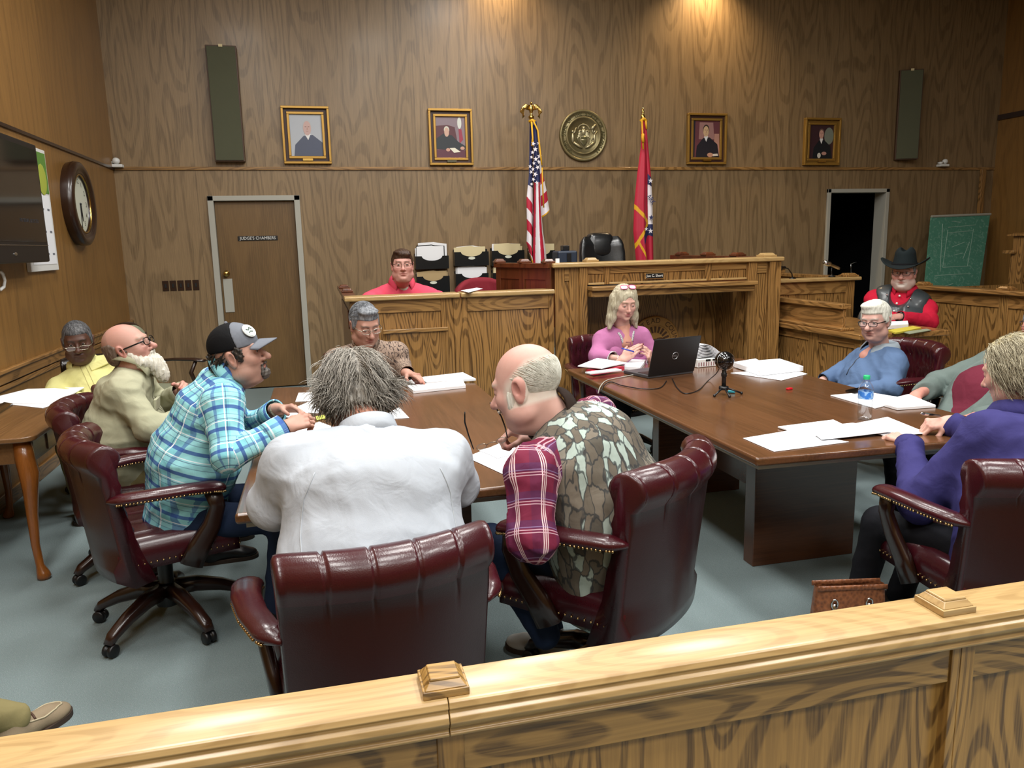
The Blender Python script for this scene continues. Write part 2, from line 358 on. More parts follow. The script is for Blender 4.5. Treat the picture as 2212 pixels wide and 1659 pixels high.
# clerk's desk
YD = 6.20
cd = empty('clerk_desk', (1.05, YD, 0), 0, 'oak panelled front desk left of the tall bench with slotted cabinet door', 'desk')
def part(mb, name, mats, root, **k):
    o = mb.build(name, mats, None, **k); o.parent = root; o.matrix_parent_inverse = Matrix.Translation(root.location).inverted() if root.rotation_euler.z == 0 else root.matrix_basis.inverted()
    return o
b = MB(); xs = 1.085
panel_front(b, .235, xs-.035, 0, 1.185, YD, .10, .10); b.box(xs-.035, xs+.035, YD-.004, YD+.03, 0, 1.185, 0)
panel_front(b, xs+.035, 1.895, 0, 1.185, YD, .115, .045)
part(b, 'front_panel', OAK, cd, bevel=.004)
b = MB(); b.box(.235, .265, YD+.03, 8.2, 0, 1.185, 0); b.box(.225, .235, YD+.25, 8.0, .95, 1.1, 0); part(b, 'side_panel', [M['shadedoak']], cd, bevel=.003)
b = MB(); b.box(.195, 1.105, YD-.035, YD+.16, 1.185, 1.225); b.box(1.11, 1.90, YD-.035, YD+.16, 1.185, 1.225); part(b, 'top_rail', [M['railtop']], cd, bevel=.012)
b = MB(); b.box(.195, .30, YD+.16, 8.2, 1.185, 1.222); newel(b, .245, 6.9, 1.222, .05, 0); newel(b, .245, 7.6, 1.222, .05, 0); part(b, 'side_rail', [M['shadedoak']], cd, bevel=.006)
b = MB(); b.box(.30, 1.58, YD+.04, YD+.42, .93, .96); part(b, 'work_surface', [M['oakh']], cd)
dr = MB(); dr.box(.50, .985, YD-.012, YD, .30, .935, 0); dr.box(.48, 1.0, YD-.03, YD, .925, .955, 1); dr.box(.975, 1.0, YD-.02, YD, .30, .925, 0)
cdd = part(dr, 'cabinet_door', OAK, cd, bevel=.004)
b = MB(); b.box(.665, .775, YD-.0135, YD-.0105, .806, .826); o = b.build('hand_slot', M['dark'], None); o.parent = cdd; o.matrix_parent_inverse = cd.matrix_basis.inverted()

# judge's bench
YJ = 6.25
jb = empty('judge_bench', (2.95, YJ, 0), 0, 'tall oak bench with nameplate and round county seal in its recess', 'bench')
X = lambda px: 1.905+(px-1193)*(2.125/493)
zT = 1.435
b = MB(); panel_front(b, X(1197), X(1246), 0, zT-.04, YJ, .11, .085); b.box(X(1246), X(1262), YJ-.02, YJ+.04, 0, zT-.04, 0); part(b, 'front_panel', OAK, jb, bevel=.004)
b = MB(); panel_front(b, X(1630), X(1658), 0, zT-.04, YJ, .10, .012); b.box(X(1611), X(1631), YJ-.02, YJ+.04, 0, zT-.04, 0); b.box(X(1658), X(1685), YJ-.03, YJ+.06, 0, zT-.04, 0); part(b, 'front_panel', OAK, jb, bevel=.004)
b = MB(); z0 = 1.245
for a, c_ in ((1262, 1300), (1308, 1518), (1527, 1611)): panel_front(b, X(a), X(c_), z0, zT-.04, YJ, .06, .012, .010, brail=.012)
for a in (1304, 1522): b.box(X(a-5), X(a+5), YJ-.006, YJ+.03, z0, zT-.04, 0)
part(b, 'frieze', OAK, jb, bevel=.003)
b = MB(); b.box(X(1193)-.01, X(1686)+.02, YJ-.045, YJ+.2, zT-.04, zT, 0); part(b, 'top_rail', [M['railtop']], jb, bevel=.012)
b = MB(); b.box(X(1262), X(1618), YJ-.14, YJ+.02, 1.20, 1.235, 0); b.box(X(1264), X(1616), YJ-.10, YJ+.02, 1.145, 1.20, 0); part(b, 'ledge', [M['oakh']], jb, bevel=.008)
for a, c_ in ((1264, 1298), (1308, 1518), (1527, 1608)):
    b = MB(); b.box(X(a), X(c_), YJ-.016, YJ, z0, z0+.018); part(b, 'moulding', [M['railtop']], jb, bevel=.004)
b = MB(); b.box(X(1262), X(1611), YJ+.55, YJ+.58, 0, 1.2, 0); b.box(X(1262)-.02, X(1262), YJ+.03, YJ+.56, 0, 1.2, 0); b.box(X(1611), X(1611)+.02, YJ+.03, YJ+.56, 0, 1.2, 0)
part(b, 'recess_back', OAK, jb)
b = MB()
def seg_panel(mb, p, q, z0, z1, t=.03, mi=0):
    d = Vector((q[0]-p[0], q[1]-p[1], 0)); L = d.length; d.normalize(); nn = Vector((d.y, -d.x, 0))
    R = Matrix((d, -nn, Vector((0, 0, 1)))).transposed()
    c_ = Vector((p[0]+q[0], p[1]+q[1], z0+z1))/2
    mb.obox(c_, (L, t, z1-z0), R, mi)
W0, W1 = (1.905, 6.25), (1.60, 6.95)
def lerp2(t): return (W0[0]+(W1[0]-W0[0])*t, W0[1]+(W1[1]-W0[1])*t)
seg_panel(b, W0, W1, .9, zT-.04, .03)
for t0, t1 in ((0, .09), (.46, .56), (.91, 1)): seg_panel(b, lerp2(t0), lerp2(t1), .9, zT-.04, .05)
seg_panel(b, lerp2(0), lerp2(1), zT-.14, zT-.04, .046); seg_panel(b, lerp2(0), lerp2(1), zT-.04, zT, .10)
newel(b, *lerp2(.08), zT, .05, 0); newel(b, *lerp2(.5), zT, .05, 0); newel(b, *lerp2(.97), zT, .05, 0)
part(b, 'side_wing', [M['shadedoak']], jb, bevel=.004)
b = MB(); newel(b, X(1276), YJ+.07, zT, .055, 0); part(b, 'cap_block', [M['railtop']], jb, bevel=.003)
b = MB(); newel(b, X(1664), YJ+.07, zT, .065, 0); part(b, 'cap_block', [M['railtop']], jb, bevel=.003)
b = MB()
xr = X(1686)
b.box(xr-.10, xr, YJ+.2, 8.3, zT-.05, zT, 0); b.box(xr-.06, xr-.03, YJ+.2, 8.3, 0, zT-.05, 0)
for yy in (6.9, 7.5, 8.1): newel(b, xr-.05, yy, zT, .06, 0)
part(b, 'side_rail', [M['shadedoak']], jb, bevel=.004)
b = MB(); b.box(1.95, 4.0, YJ+.25, YJ+.85, 1.15, 1.18); part(b, 'work_surface', [M['oakh']], jb)
# county seal on the recess wall
sc_ = atY(1414, 738, YJ+.545); R_ = .245
dn = empty('county_seal', sc_, 0, 'round carved wooden county seal behind the woman in pink', 'seal')
M['sealwood'] = plain('pale carved wood', 'a5793e', .5, var=.15); M['sealdark'] = plain('burnt wood lettering', '4a2c14', .6)
MB().lathe([(R_, 0), (R_, .012), (R_-.008, .018), (R_*.66, .018), (R_*.65, .012), (0.002, .012)], 48, rot=rotm(PI/2, 0, 0)).build('disc', M['sealwood'], dn, smooth=False, bevel=.001)
t = MB()
for i, ch in enumerate('HEMPSTEAD COUNTY'):
    if ch == ' ': continue
    a = math.radians(150-i*300/15+0) if False else math.radians(202-i*14.9)
    Mx = Matrix.Translation((R_*.82*math.cos(a), -.019, R_*.82*math.sin(a)))@Matrix.Rotation(PI/2, 4, 'X')@Matrix.Rotation(a-PI/2, 4, 'Z')
    text_mb(t, ch, .068, Mx, .001)
t.build('lettering', M['sealdark'], dn)
b = MB()
for k in range(9):
    a = math.radians(20+k*17.5); r0, r1 = R_*.36, R_*.60; w = .014
    pts = [(r0*math.cos(a-.1), r0*math.sin(a-.1)), (r0*math.cos(a+.1), r0*math.sin(a+.1)), (r1*math.cos(a+.07), r1*math.sin(a+.07)), (r1*math.cos(a-.07), r1*math.sin(a-.07))]
    b.prism([(p, q) for p, q in pts], -.016, -.010, 'y')
for (cx_, cz_, rx_, rz_) in ((0, -.02, .07, .05), (.05, .01, .05, .03), (-.06, 0, .04, .05), (.09, -.03, .035, .05), (0, -.09, .09, .03)):
    b.ball((cx_, -.013, cz_), (rx_, .012, rz_), 10, 6)
b.build('emblem', M['sealdark'], dn)
# nameplate
q = atY(1413.5, 595.5, YJ-.012)
npz = empty('nameplate', q, 0, 'small dark name plaque on the front of the tall bench', 'nameplate')
MB().box(-.088, .088, -.004, .006, -.027, .027).build('border', M['oakh'], npz)
MB().box(-.080, .080, -.008, 0, -.021, .021).build('plaque', M['dark'], npz)
t = MB(); text_mb(t, 'Joe C. Short', .030, Matrix.Translation((0, -.009, 0))@Matrix.Rotation(PI/2, 4, 'X'), .0008); t.build('lettering', M['white'], npz)

# witness stand beside the bench
YW = 6.80
ws = empty('witness_stand', (4.85, YW, 0), 0, 'low oak witness stand between tall bench and dark doorway', 'stand')
b = MB(); panel_front(b, 4.12, 5.24, 0, 1.165, YW, .12, .10); part(b, 'front_panel', OAK, ws, bevel=.004)
b = MB(); b.box(4.10, 5.29, YW-.04, YW+.14, 1.165, 1.20); part(b, 'top_rail', [M['railtop']], ws, bevel=.01)
b = MB(); b.box(4.30, 5.3, YW+1.3, YW+1.42, 1.20, 1.235); newel(b, 4.40, YW+1.36, 1.235, .07, 0); newel(b, 5.22, YW+1.36, 1.235, .07, 0); b.box(4.3, 5.3, YW+1.34, YW+1.38, 0, 1.2); part(b, 'back_rail', [M['oakh']], ws, bevel=.005)
b = MB(); b.box(5.20, 5.24, YW+.03, YW+1.34, 0, 1.165); b.box(5.17, 5.29, YW+.14, YW+1.3, 1.165, 1.20); newel(b, 5.2, YW+.05, 1.2, .07, 0); part(b, 'side_panel', OAK, ws, bevel=.004)
# microphones on the stand
def gooseneck(name, pts, head, label, m2):
    r = empty(name, pts[0], 0, label, 'microphone'); p0 = Vector(pts[0])
    MB().lathe([(.035, 0), (.035, .012), (.012, .018), (.008, .03)], 16).build('base', M['blackplastic'], r, smooth=True)
    MB().tube([Vector(p)-p0 for p in pts], .006, 8).build('neck', M['blackplastic'], r, smooth=True)
    h0, h1 = Vector(head[0])-p0, Vector(head[1])-p0
    MB().tube([h0, h0.lerp(h1, .1), h0.lerp(h1, .6), h0.lerp(h1, .65), h0.lerp(h1, .98), h1], [.012, .016, .016, .026, .024, .008], 12).build('capsule', m2, r, smooth=True)
gooseneck('microphone', [atY(1797, 598, 6.87), atY(1796, 588, 6.87), atY(1797, 578, 6.87)], (atY(1813, 580, 6.85), atY(1780, 566, 6.8)), 'silver microphone on short stand above the witness rail', M['chrome'])
gooseneck('microphone', [atY(1712, 604, 6.85), atY(1711, 592, 6.85), atY(1702, 580, 6.8), atY(1692, 578, 6.75)], (atY(1696, 578, 6.75), atY(1682, 580, 6.7)), 'thin black gooseneck microphone beside the bench end post', M['blackplastic'])

# reporter's desk where the man in the hat sits
rd = empty('reporter_desk', (4.4, 5.8, 0), 0, 'oak desk with raised screen in front of the man in the black hat', 'desk')
b = MB()
xa, xb_, ya, yb = 4.10, 4.86, 5.22, 6.42
def panel_side(mb, x, y0, y1, z0, z1, rail=.08, stile=.07, rec=.012, d=.03, mv=0, mh=2):
    mb.box(x, x+d, y0, y0+stile, z0, z1, mv); mb.box(x, x+d, y1-stile, y1, z0, z1, mv)
    mb.box(x, x+d, y0+stile, y1-stile, z1-rail, z1, mh); mb.box(x, x+d, y0+stile, y1-stile, z0, z0+rail, mh)
    mb.box(x+rec, x+d, y0+stile, y1-stile, z0+rail, z1-rail, mv)
panel_side(b, xa, ya, ya+.6, 0, .80); panel_side(b, xa, ya+.6, yb, 0, .80); part(b, 'side_panel', OAK, rd, bevel=.004)
b = MB(); panel_front(b, xa+.03, xb_, 0, .80, ya, .09, .07); part(b, 'front_panel', OAK, rd, bevel=.004)
b = MB(); b.box(xa-.05, xb_+.03, ya-.05, yb, .80, .845); b.box(xa-.03, xa+.1, ya+.2, yb, .845, .87); part(b, 'desktop', [M['oaky']], rd, bevel=.008)
b = MB(); b.box(xa+.02, xa+.05, ya+.25, yb, .845, 1.02, 2); b.box(xa-.01, xa+.08, ya+.23, yb+.02, 1.02, 1.06, 2); part(b, 'screen', OAK, rd, bevel=.006)

# jury box wall on the right
jw = empty('jury_box', (6.0, 5.0, 0), 0, 'long oak panelled jury box rail along the right side', 'rail')
b = MB()
for y0, y1 in ((2.2, 3.4), (3.4, 4.6), (4.6, 5.75), (5.75, 6.9)): panel_side(b, 5.99, y0, y1, .14, 1.05, .12, .05)
part(b, 'panel', OAK, jw, bevel=.004)
b = MB(); b.box(5.93, 6.1, 2.2, 6.95, 1.05, 1.09); part(b, 'top_rail', [M['oaky']], jw, bevel=.01)
b = MB(); b.box(5.955, 6.0, 2.2, 6.9, .29, .33); b.box(5.965, 6.0, 2.2, 6.9, .0, .16); part(b, 'base_rail', [M['oaky']], jw, bevel=.006)
for yy in (6.75, 5.75, 4.6):
    b = MB(); newel(b, 6.015, yy, 1.09, .06, 0); part(b, 'cap_block', [M['oaky']], jw, bevel=.003)
b = MB(); b.box(5.99, 9.3, 6.87, 6.9, 0, 1.05, 0); part(b, 'end_panel', OAK, jw)
# raised rear tier of the jury box, dark
jt = empty('jury_seating_tier', (8.2, 7.4, 0), 0, 'raised rear jury rail with square post at far right', 'rail')
b = MB(); b.box(7.75, 9.3, 7.35, 7.40, 0, 1.36, 0); part(b, 'panel', OAK, jt, bevel=.003)
b = MB(); b.box(7.68, 9.35, 7.30, 7.45, 1.36, 1.40); part(b, 'top_rail', [M['oakh']], jt, bevel=.008)
q = atY(2196, 545, 7.3)
b = MB(); b.box(q.x, q.x+.14, 7.22, 7.36, 0, 1.56, 0); newel(b, q.x+.07, 7.29, 1.56, .12, 0); part(b, 'post', OAK, jt, bevel=.004)

# bar rail across the front
YR0, YR1, ZR = 1.100, 1.197, .90
br = empty('bar_rail', (.5, 1.15, 0), 0, 'honey oak courtroom bar rail across the foreground', 'rail')
prof = [(YR1, ZR), (YR1+.004, ZR-.012), (YR1, ZR-.03), (YR1-.015, ZR-.034), (YR0+.014, ZR-.062), (YR0+.001, ZR-.061), (YR0-.001, ZR-.056), (YR0+.003, ZR-.053), (YR0+.004, ZR-.048), (YR0-.003, ZR-.043), (YR0-.007, ZR-.034), (YR0-.005, ZR-.025), (YR0+.001, ZR-.021), (YR0+.002, ZR-.017), (YR0-.002, ZR-.012), (YR0+.002, ZR-.003), (YR0+.008, ZR)]
sx = atZ(968, 1512, ZR).x
b = MB(); b.prism(prof[::-1], -1.9, sx-.0006, 'x'); part(b, 'top_cap', [M['railtop']], br, bevel=.0015)
b = MB(); b.prism(prof[::-1], sx+.0006, 3.2, 'x'); part(b, 'top_cap', [M['railtop']], br, bevel=.0015)
yf = YR0+.022
sa = atY(947, 1600, yf).x; sb = atY(1000, 1600, yf).x
ta = atY(2052, 1480, yf).x; tb = atY(2092, 1470, yf).x
for u0, u1 in ((sa-.002, sb+.002), (ta, ta+(tb-ta)*.45), (ta+(tb-ta)*.47, tb+.01)):
    b = MB(); b.box(u0, u1, yf-.001, yf+.05, 0, ZR-.055, 0); part(b, 'stile', [M['railv']], br, bevel=.002)
zr1 = ZR-.145
for x0, x1 in ((-1.9, sa), (sb, ta), (tb+.01, 3.2)):
    b = MB(); b.box(x0, x1, yf+.004, yf+.045, zr1, ZR-.06, 0); part(b, 'rail', [M['railh']], br, bevel=.003)
    b = MB(); b.box(x0, x1, yf+.022, yf+.042, .05, zr1, 0); part(b, 'panel', [M['railv']], br)
b = MB(); b.box(-1.9, 3.2, yf, yf+.05, 0, .1); part(b, 'base', [M['railh']], br)
for px, py in ((960, 1490), (2054, 1318)):
    q = atZ(px, py, ZR); a = .030
    b = MB()
    for (aa, z0, ab, z1) in ((.037, 0, .037, .013), (.034, .013, .025, .024), (.025, .024, .023, .028)):
        yy = (YR0+YR1)/2+.0; x = q.x
        b.add([(x-aa, yy-aa, ZR+z0), (x+aa, yy-aa, ZR+z0), (x+aa, yy+aa, ZR+z0), (x-aa, yy+aa, ZR+z0), (x-ab, yy-ab, ZR+z1), (x+ab, yy-ab, ZR+z1), (x+ab, yy+ab, ZR+z1), (x-ab, yy+ab, ZR+z1)],
              [(0, 3, 2, 1), (4, 5, 6, 7), (0, 1, 5, 4), (1, 2, 6, 5), (2, 3, 7, 6), (3, 0, 4, 7)])
    part(b, 'cap_block', [M['railtop'] if px > 1500 else M['railh']], br, bevel=.0015)

# ------------------------------------------------------------------ tables
def conf_table(name, poly, label, ped):
    r = empty(name, (poly[0][0], poly[0][1], 0), 0, label, 'table')
    b = MB(); b.prism(poly, .712, .75, 'z'); part(b, 'tabletop', [M['table']], r, bevel=.012, seg=3)
    cxx = sum(p[0] for p in poly)/4; cyy = sum(p[1] for p in poly)/4
    inner = [(cxx+(p[0]-cxx)*.95, cyy+(p[1]-cyy)*.97) for p in poly]
    b = MB(); b.prism(inner, .690, .712, 'z'); part(b, 'apron', [M['greypaint']], r)
    for y0 in ped['y']:
        b = MB(); b.box(ped['x0'], ped['x1'], y0, y0+.09, 0, .69); part(b, 'leg', [M['tedge']], r, bevel=.004)
    b = MB(); b.box((ped['x0']+ped['x1'])/2-.03, (ped['x0']+ped['x1'])/2+.03, ped['y'][0]+.09, ped['y'][1], .25, .55); part(b, 'stretcher', [M['tedge']], r)
    return r
conf_table('conference_table', [(-.312, 2.58), (.925, 2.60), (.925, 4.70), (-.308, 5.02)], 'left wooden conference table, between the white jacket and patterned shirt', dict(x0=.03, x1=.60, y=(3.25, 4.15)))
conf_table('conference_table', [(1.63, 2.64), (2.95, 2.60), (2.95, 5.02), (1.623, 5.02)], 'right wooden conference table holding the laptop and ball microphone', dict(x0=2.0, x1=2.57, y=(3.24, 4.35)))

stb = empty('side_table', (-1.7, 4.6, 0), 0, 'brown wooden side table with curved legs at far left', 'table')
b = MB()
x0, x1, y0, y1 = -1.99, -1.37, 4.08, 5.30; rc = .06
poly = [(x0, y0), (x1-rc, y0)]+[(x1-rc+rc*math.sin(a), y0+rc-rc*math.cos(a)) for a in (PI/8, PI/4, 3*PI/8)]+[(x1, y0+rc), (x1, y1-rc), (x1-rc, y1), (x0, y1)]
b.prism(poly, .715, .742, 'z'); part(b, 'tabletop', [M['brown']], stb, bevel=.008, seg=3)
b = MB(); b.box(x1-.06, x1-.035, y0+.09, y1-.09, .60, .715); b.box(x0+.05, x1-.05, y0+.06, y0+.085, .60, .715); b.box(x0+.05, x1-.05, y1-.085, y1-.06, .60, .715); b.box(x0+.03, x0+.05, y0+.06, y1-.06, .6, .715); part(b, 'apron', [M['brown']], stb, bevel=.003)
b = MB(); b.box(x1-.040, x1-.028, y0+.28, y0+.80, .615, .705); dw = part(b, 'drawer', [M['brown']], stb, bevel=.003)
b = MB(); b.lathe([(.006, 0), (.006, .012), (.015, .018), (.014, .028), (.004, .032)], 14, (x1-.028, y0+.47, .66), rotm(0, PI/2, 0)); o = b.build('knob', M['brass'], None, smooth=True); o.parent = dw; o.matrix_parent_inverse = stb.matrix_basis.inverted()
for lx, ly in ((x1-.075, y0+.075), (x1-.075, y1-.075), (x0+.06, y0+.075), (x0+.06, y1-.075)):
    sx_, sy_ = (1 if lx > -1.7 else -1), (-1 if ly < 4.6 else 1)
    pr = [(.715, 0, .040), (.62, .004, .044), (.55, .016, .046), (.47, .012, .036), (.34, .002, .027), (.18, -.004, .020), (.07, .006, .019), (.03, .018, .030), (.012, .022, .033), (0, .022, .026)]
    b = MB(); b.tube([(lx+sx_*d, ly+sy_*d*.7, z) for z, d, r in pr], [r for z, d, r in pr], 14, up=(1, 0, 0)); part(b, 'leg', [M['maple']], stb, smooth=True)
# ------------------------------------------------------------------ burgundy swivel armchairs
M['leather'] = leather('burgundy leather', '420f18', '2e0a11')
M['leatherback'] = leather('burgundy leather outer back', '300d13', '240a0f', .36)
M['chairwood'] = plain('dark mahogany chair wood', '2c150d', .28, coat=.4, var=.3)
M['nail'] = plain('brass nail heads', 'b09468', .25, 1)
M['caster'] = plain('black rubber caster', '0d0d0f', .4)
def back_profile():
    """outline in (y,z) of the upright back with its rolled top; inner face first, then roll, then outer face"""
    p = []
    for z in np.linspace(.40, .80, 13):
        t = (z-.40)/.40; p.append((-.175-.07*t-.02*math.sin(t*PI), z, 'in'))
    cy, cz, r = -.285, .835, .060
    for k in range(11):
        a = math.radians(5+k*205/10); p.append((cy+r*math.cos(a), cz+r*math.sin(a), 'roll'))
    for z in np.linspace(.775, .33, 10):
        t = (z-.33)/.47; p.append((-.265-.055*t, z, 'out'))
    p.append((-.20, .29, 'out')); p.append((-.12, .31, 'out'))
    return p
def make_chair(name, lab, leath, back=None, tall=1.0, wood=None, group=None):
    back = back or leath; wood = wood or M['chairwood']
    r = empty(name, (0, 0, 0), 0, lab, 'chair', group)
    # back
    prof = back_profile(); b = MB(); nu = 91; W = .258
    vs = []
    for i in range(nu):
        u = -1+2*i/(nu-1)
        for (y, z, kd) in prof:
            t = max(0, (z-.40)/.45)
            w = W*(1+.06*t); yy = y+.085*abs(u)**2.2*(1 if kd != 'out' or z > .4 else .6); zz = z-.012*abs(u)**4*(1 if z > .7 else 0)
            x = u*w
            if kd == 'in' and z > .44:
                # diamond tufting
                a = x/.095; c_ = (z-.40)/.085
                q = math.cos(PI*(a+c_))*math.cos(PI*(a-c_)); yy += .018*abs(q)**.6-.006
            if kd == 'roll' or (kd == 'out' and z > .74):
                g = abs(math.sin(PI*(u*2.5+.5))); k = .008*max(0, 1-g*9)
                yy -= -k if y < -.285 else k; zz -= k if z > .83 else 0
            ed = max(0, (abs(u)-.94)/.06); 
            if kd == 'in' or kd == 'roll': yy -= .012*ed
            vs.append((x, yy, zz))
    n = len(prof)
    fs = [(i*n+k, i*n+(k+1) % n, (i+1)*n+(k+1) % n, (i+1)*n+k) for i in range(nu-1) for k in range(n)]
    fs += [tuple(range(n)), tuple((nu-1)*n+k for k in range(n))[::-1]]
    b.add(vs, fs, 0)
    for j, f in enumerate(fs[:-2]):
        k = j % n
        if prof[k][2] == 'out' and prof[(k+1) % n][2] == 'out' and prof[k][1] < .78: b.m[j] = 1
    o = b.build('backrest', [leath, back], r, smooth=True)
    bt = MB()
    for j in range(5):
        for i in range(-3, 4):
            x = (i+(.5 if j % 2 else 0))*.095; z = .40+.085*(j+.5)
            if abs(x) > .235 or z > .80: continue
            u = x/W; t = (z-.40)/.40
            bt.ball((x, -.175-.07*t-.02*math.sin(t*PI)+.075*abs(u)**2.2-.001, z), (.011, .006, .011), 8, 4)
    bt.build('tufting_button', leath, o, smooth=True)
    # seat
    b = MB()
    def seat(u, v):
        a = -PI/2+PI*v; x = (u-.5)*.52
        return (0, 0, 0)
    nx, ny = 33, 21; top = []
    vs = []
    for j in range(ny):
        for i in range(nx):
            u = -1+2*i/(nx-1); v = j/(ny-1); x = u*.255; y = -.20+.46*v+.03*(1-u*u)*v
            e = (1-abs(u)**6)*(1-max(0, 2*v-1)**8)*(1-max(0, 1-2*v)**10)
            g = abs(math.sin(PI*(u*2.0+.5)))
            vs.append((x, y, .435+.055*e**.4+.012*(1-u*u)-.010*max(0, 1-g*5)*e))
    off = len(vs); vs += [(x*1.0, y, .34+.02*(abs(x)/.255)**2) for (x, y, z) in vs[:off]]
    fs = []
    for j in range(ny-1):
        for i in range(nx-1):
            q = j*nx+i; fs.append((q, q+1, q+nx+1, q+nx)); fs.append((off+q, off+q+nx, off+q+nx+1, off+q+1))
    ring = [i for i in range(nx)]+[j*nx+nx-1 for j in range(1, ny)]+[(ny-1)*nx+i for i in range(nx-2, -1, -1)]+[j*nx for j in range(ny-2, 0, -1)]
    for k in range(len(ring)):
        a, c_ = ring[k], ring[(k+1) % len(ring)]; fs.append((a, a+off, c_+off, c_))
    b.add(vs, fs); so = b.build('seat', leath, r, smooth=True)
    b = MB()
    for k in range(len(ring)):
        a, c_ = Vector(vs[ring[k]]), Vector(vs[ring[(k+1) % len(ring)]])
        if a.y < -.15: continue
        L = (c_-a).length; m_ = max(1, int(L/.014))
        for q in range(m_):
            p = a.lerp(c_, q/m_); cc = Vector((0, .05, p.z)); d = (p-cc).normalized()
            b.ball((p.x+d.x*.001, p.y+d.y*.001, .385), .0045, 6, 4)
    b.build('nailhead_trim', M['nail'], so, smooth=True)
    # arms
    for s in (-1, 1):
        pth = [(.262, -.215, .665), (.295, -.15, .672), (.318, -.05, .676), (.326, .06, .676), (.318, .15, .668), (.305, .205, .655)]
        fine = []
        for i in range(len(pth)-1):
            for q in range(4): fine.append(Vector(pth[i]).lerp(Vector(pth[i+1]), q/4))
        fine.append(Vector(pth[-1])); fine = [Vector((p.x*s, p.y, p.z)) for p in fine]
        m_ = len(fine); rr = []
        for i in range(m_):
            t = i/(m_-1); e = min(1, t*5+.35, (1-t)*7+.55); rr.append((.024*e, (.036+.008*t)*e))
        b = MB(); b.tube(fine, rr, 16, up=(0, 0, 1)); ao = b.build('armrest', leath, r, smooth=True)
        b = MB()
        d = 0
        for sd in (-1, 1):
            for i in range(m_-1):
                for q in range(2):
                    p = fine[i].lerp(fine[i+1], q/2); t = (i+q/2)/(m_-1)
                    if t < .12: continue
                    T = (fine[i+1]-fine[i]).normalized(); sdv = T.cross(Vector((0, 0, 1)))*sd
                    e = min(1, t*5+.35, (1-t)*7+.55)
                    p = p+sdv*((.036+.008*t)*e*.90)+Vector((0, 0, -.013)); b.ball(p, .005, 6, 4)
        b.build('nailhead_trim', M['nail'], ao, smooth=True)
        sp = [(.305*s, .16, .645), (.300*s, .175, .58), (.285*s, .15, .50), (.272*s, .10, .42), (.262*s, .06, .34)]
        b = MB(); b.tube(sp, [(.022, .034), (.020, .030), (.020, .036), (.020, .042), (.020, .046)], 12, up=(1, 0, 0), sq=5); b.build('arm_support', wood, r, smooth=True)
    # base
    b = MB(); b.lathe([(.055, .345), (.055, .325), (.032, .315), (.030, .19), (.05, .185), (.05, .09), (.03, .08)], 18); b.build('column', M['caster'], r, smooth=True, bevel=.002)
    for k in range(5):
        a = 2*PI*k/5+.3; c_, s_ = math.cos(a), math.sin(a)
        b = MB(); pr = [(.03, .185), (.12, .18), (.22, .150), (.30, .112), (.325, .085)]
        b.tube([(c_*d, s_*d, z-.03) for d, z in pr], [(.034, .030), (.032, .028), (.026, .026), (.020, .024), (.014, .020)], 12, up=(0, 0, 1), sq=5)
        lo = b.build('leg', wood, r, smooth=True)
        b = MB(); e = Vector((c_*.315, s_*.315, .028)); tdir = Vector((-s_, c_, 0))
        b.tube([e+tdir*q for q in (-.024, -.020, -.006, -.005, .005, .006, .020, .024)], [.022, .027, .027, .020, .020, .027, .027, .022], 16); b.tube([(c_*.315, s_*.315, .03), (c_*.315, s_*.315, .085)], .007, 8)
        b.build('caster', M['caster'], lo, smooth=True)
    return r
GC = 'burgundy swivel armchairs'
ch_F = make_chair('swivel_armchair', 'burgundy armchair seen from behind, under the man in the white jacket', M['leather'], M['leatherback'], group=GC)
def chair_at(x, y, rz, lab, z=0, first=None):
    c = copy_tree(ch_F) if first is None else first
    c.location = (x, y, z); c.rotation_euler = (0, 0, rz); c['label'] = lab; return c
chair_at(.09, 2.08, math.radians(9), ch_F['label'], first=ch_F)
ch_G = chair_at(.925, 2.44, math.radians(41), 'burgundy armchair turned sideways, under the bald man in the camouflage vest'); ch_G.scale = (1.05, 1.05, 1.04)
ch_C = chair_at(-.72, 3.46, math.radians(-70), 'burgundy armchair with tufted back, under the man in the grey cap')
ch_B = chair_at(-.98, 4.20, math.radians(-86), 'burgundy armchair under the white bearded man in khaki')
ch_L = chair_at(2.30, 2.17, math.radians(-6), 'burgundy armchair under the blonde woman in purple fleece')
ch_H = chair_at(2.12, 5.45, math.radians(180), 'burgundy tufted chair behind the woman in pink')
ch_I = chair_at(3.72, 4.46, math.radians(84), 'burgundy chair under the white haired man in blue pullover')
ch_D = chair_at(.30, 5.32, math.radians(184), 'burgundy chair mostly hidden behind the man in the patterned shirt')
ch_K = chair_at(3.68, 3.50, math.radians(88), 'burgundy chair under the man in the maroon shirt and dark jacket')
M['bleather'] = leather('dark brown leather', '1c1210', '120c0a')
ch_A = make_chair('swivel_armchair', 'dark brown armchair under the man in the yellow shirt', M['bleather'])
for o in [c for c in ch_A.children if c.name.startswith('arm')]:
    for q in list(o.children): bpy.data.objects.remove(q)
    bpy.data.objects.remove(o)
ch_A.location = (-1.45, 5.82, 0); ch_A.rotation_euler = (0, 0, math.radians(195))
M['kleather'] = leather('black leather', '16181b', '0c0e10', .25)
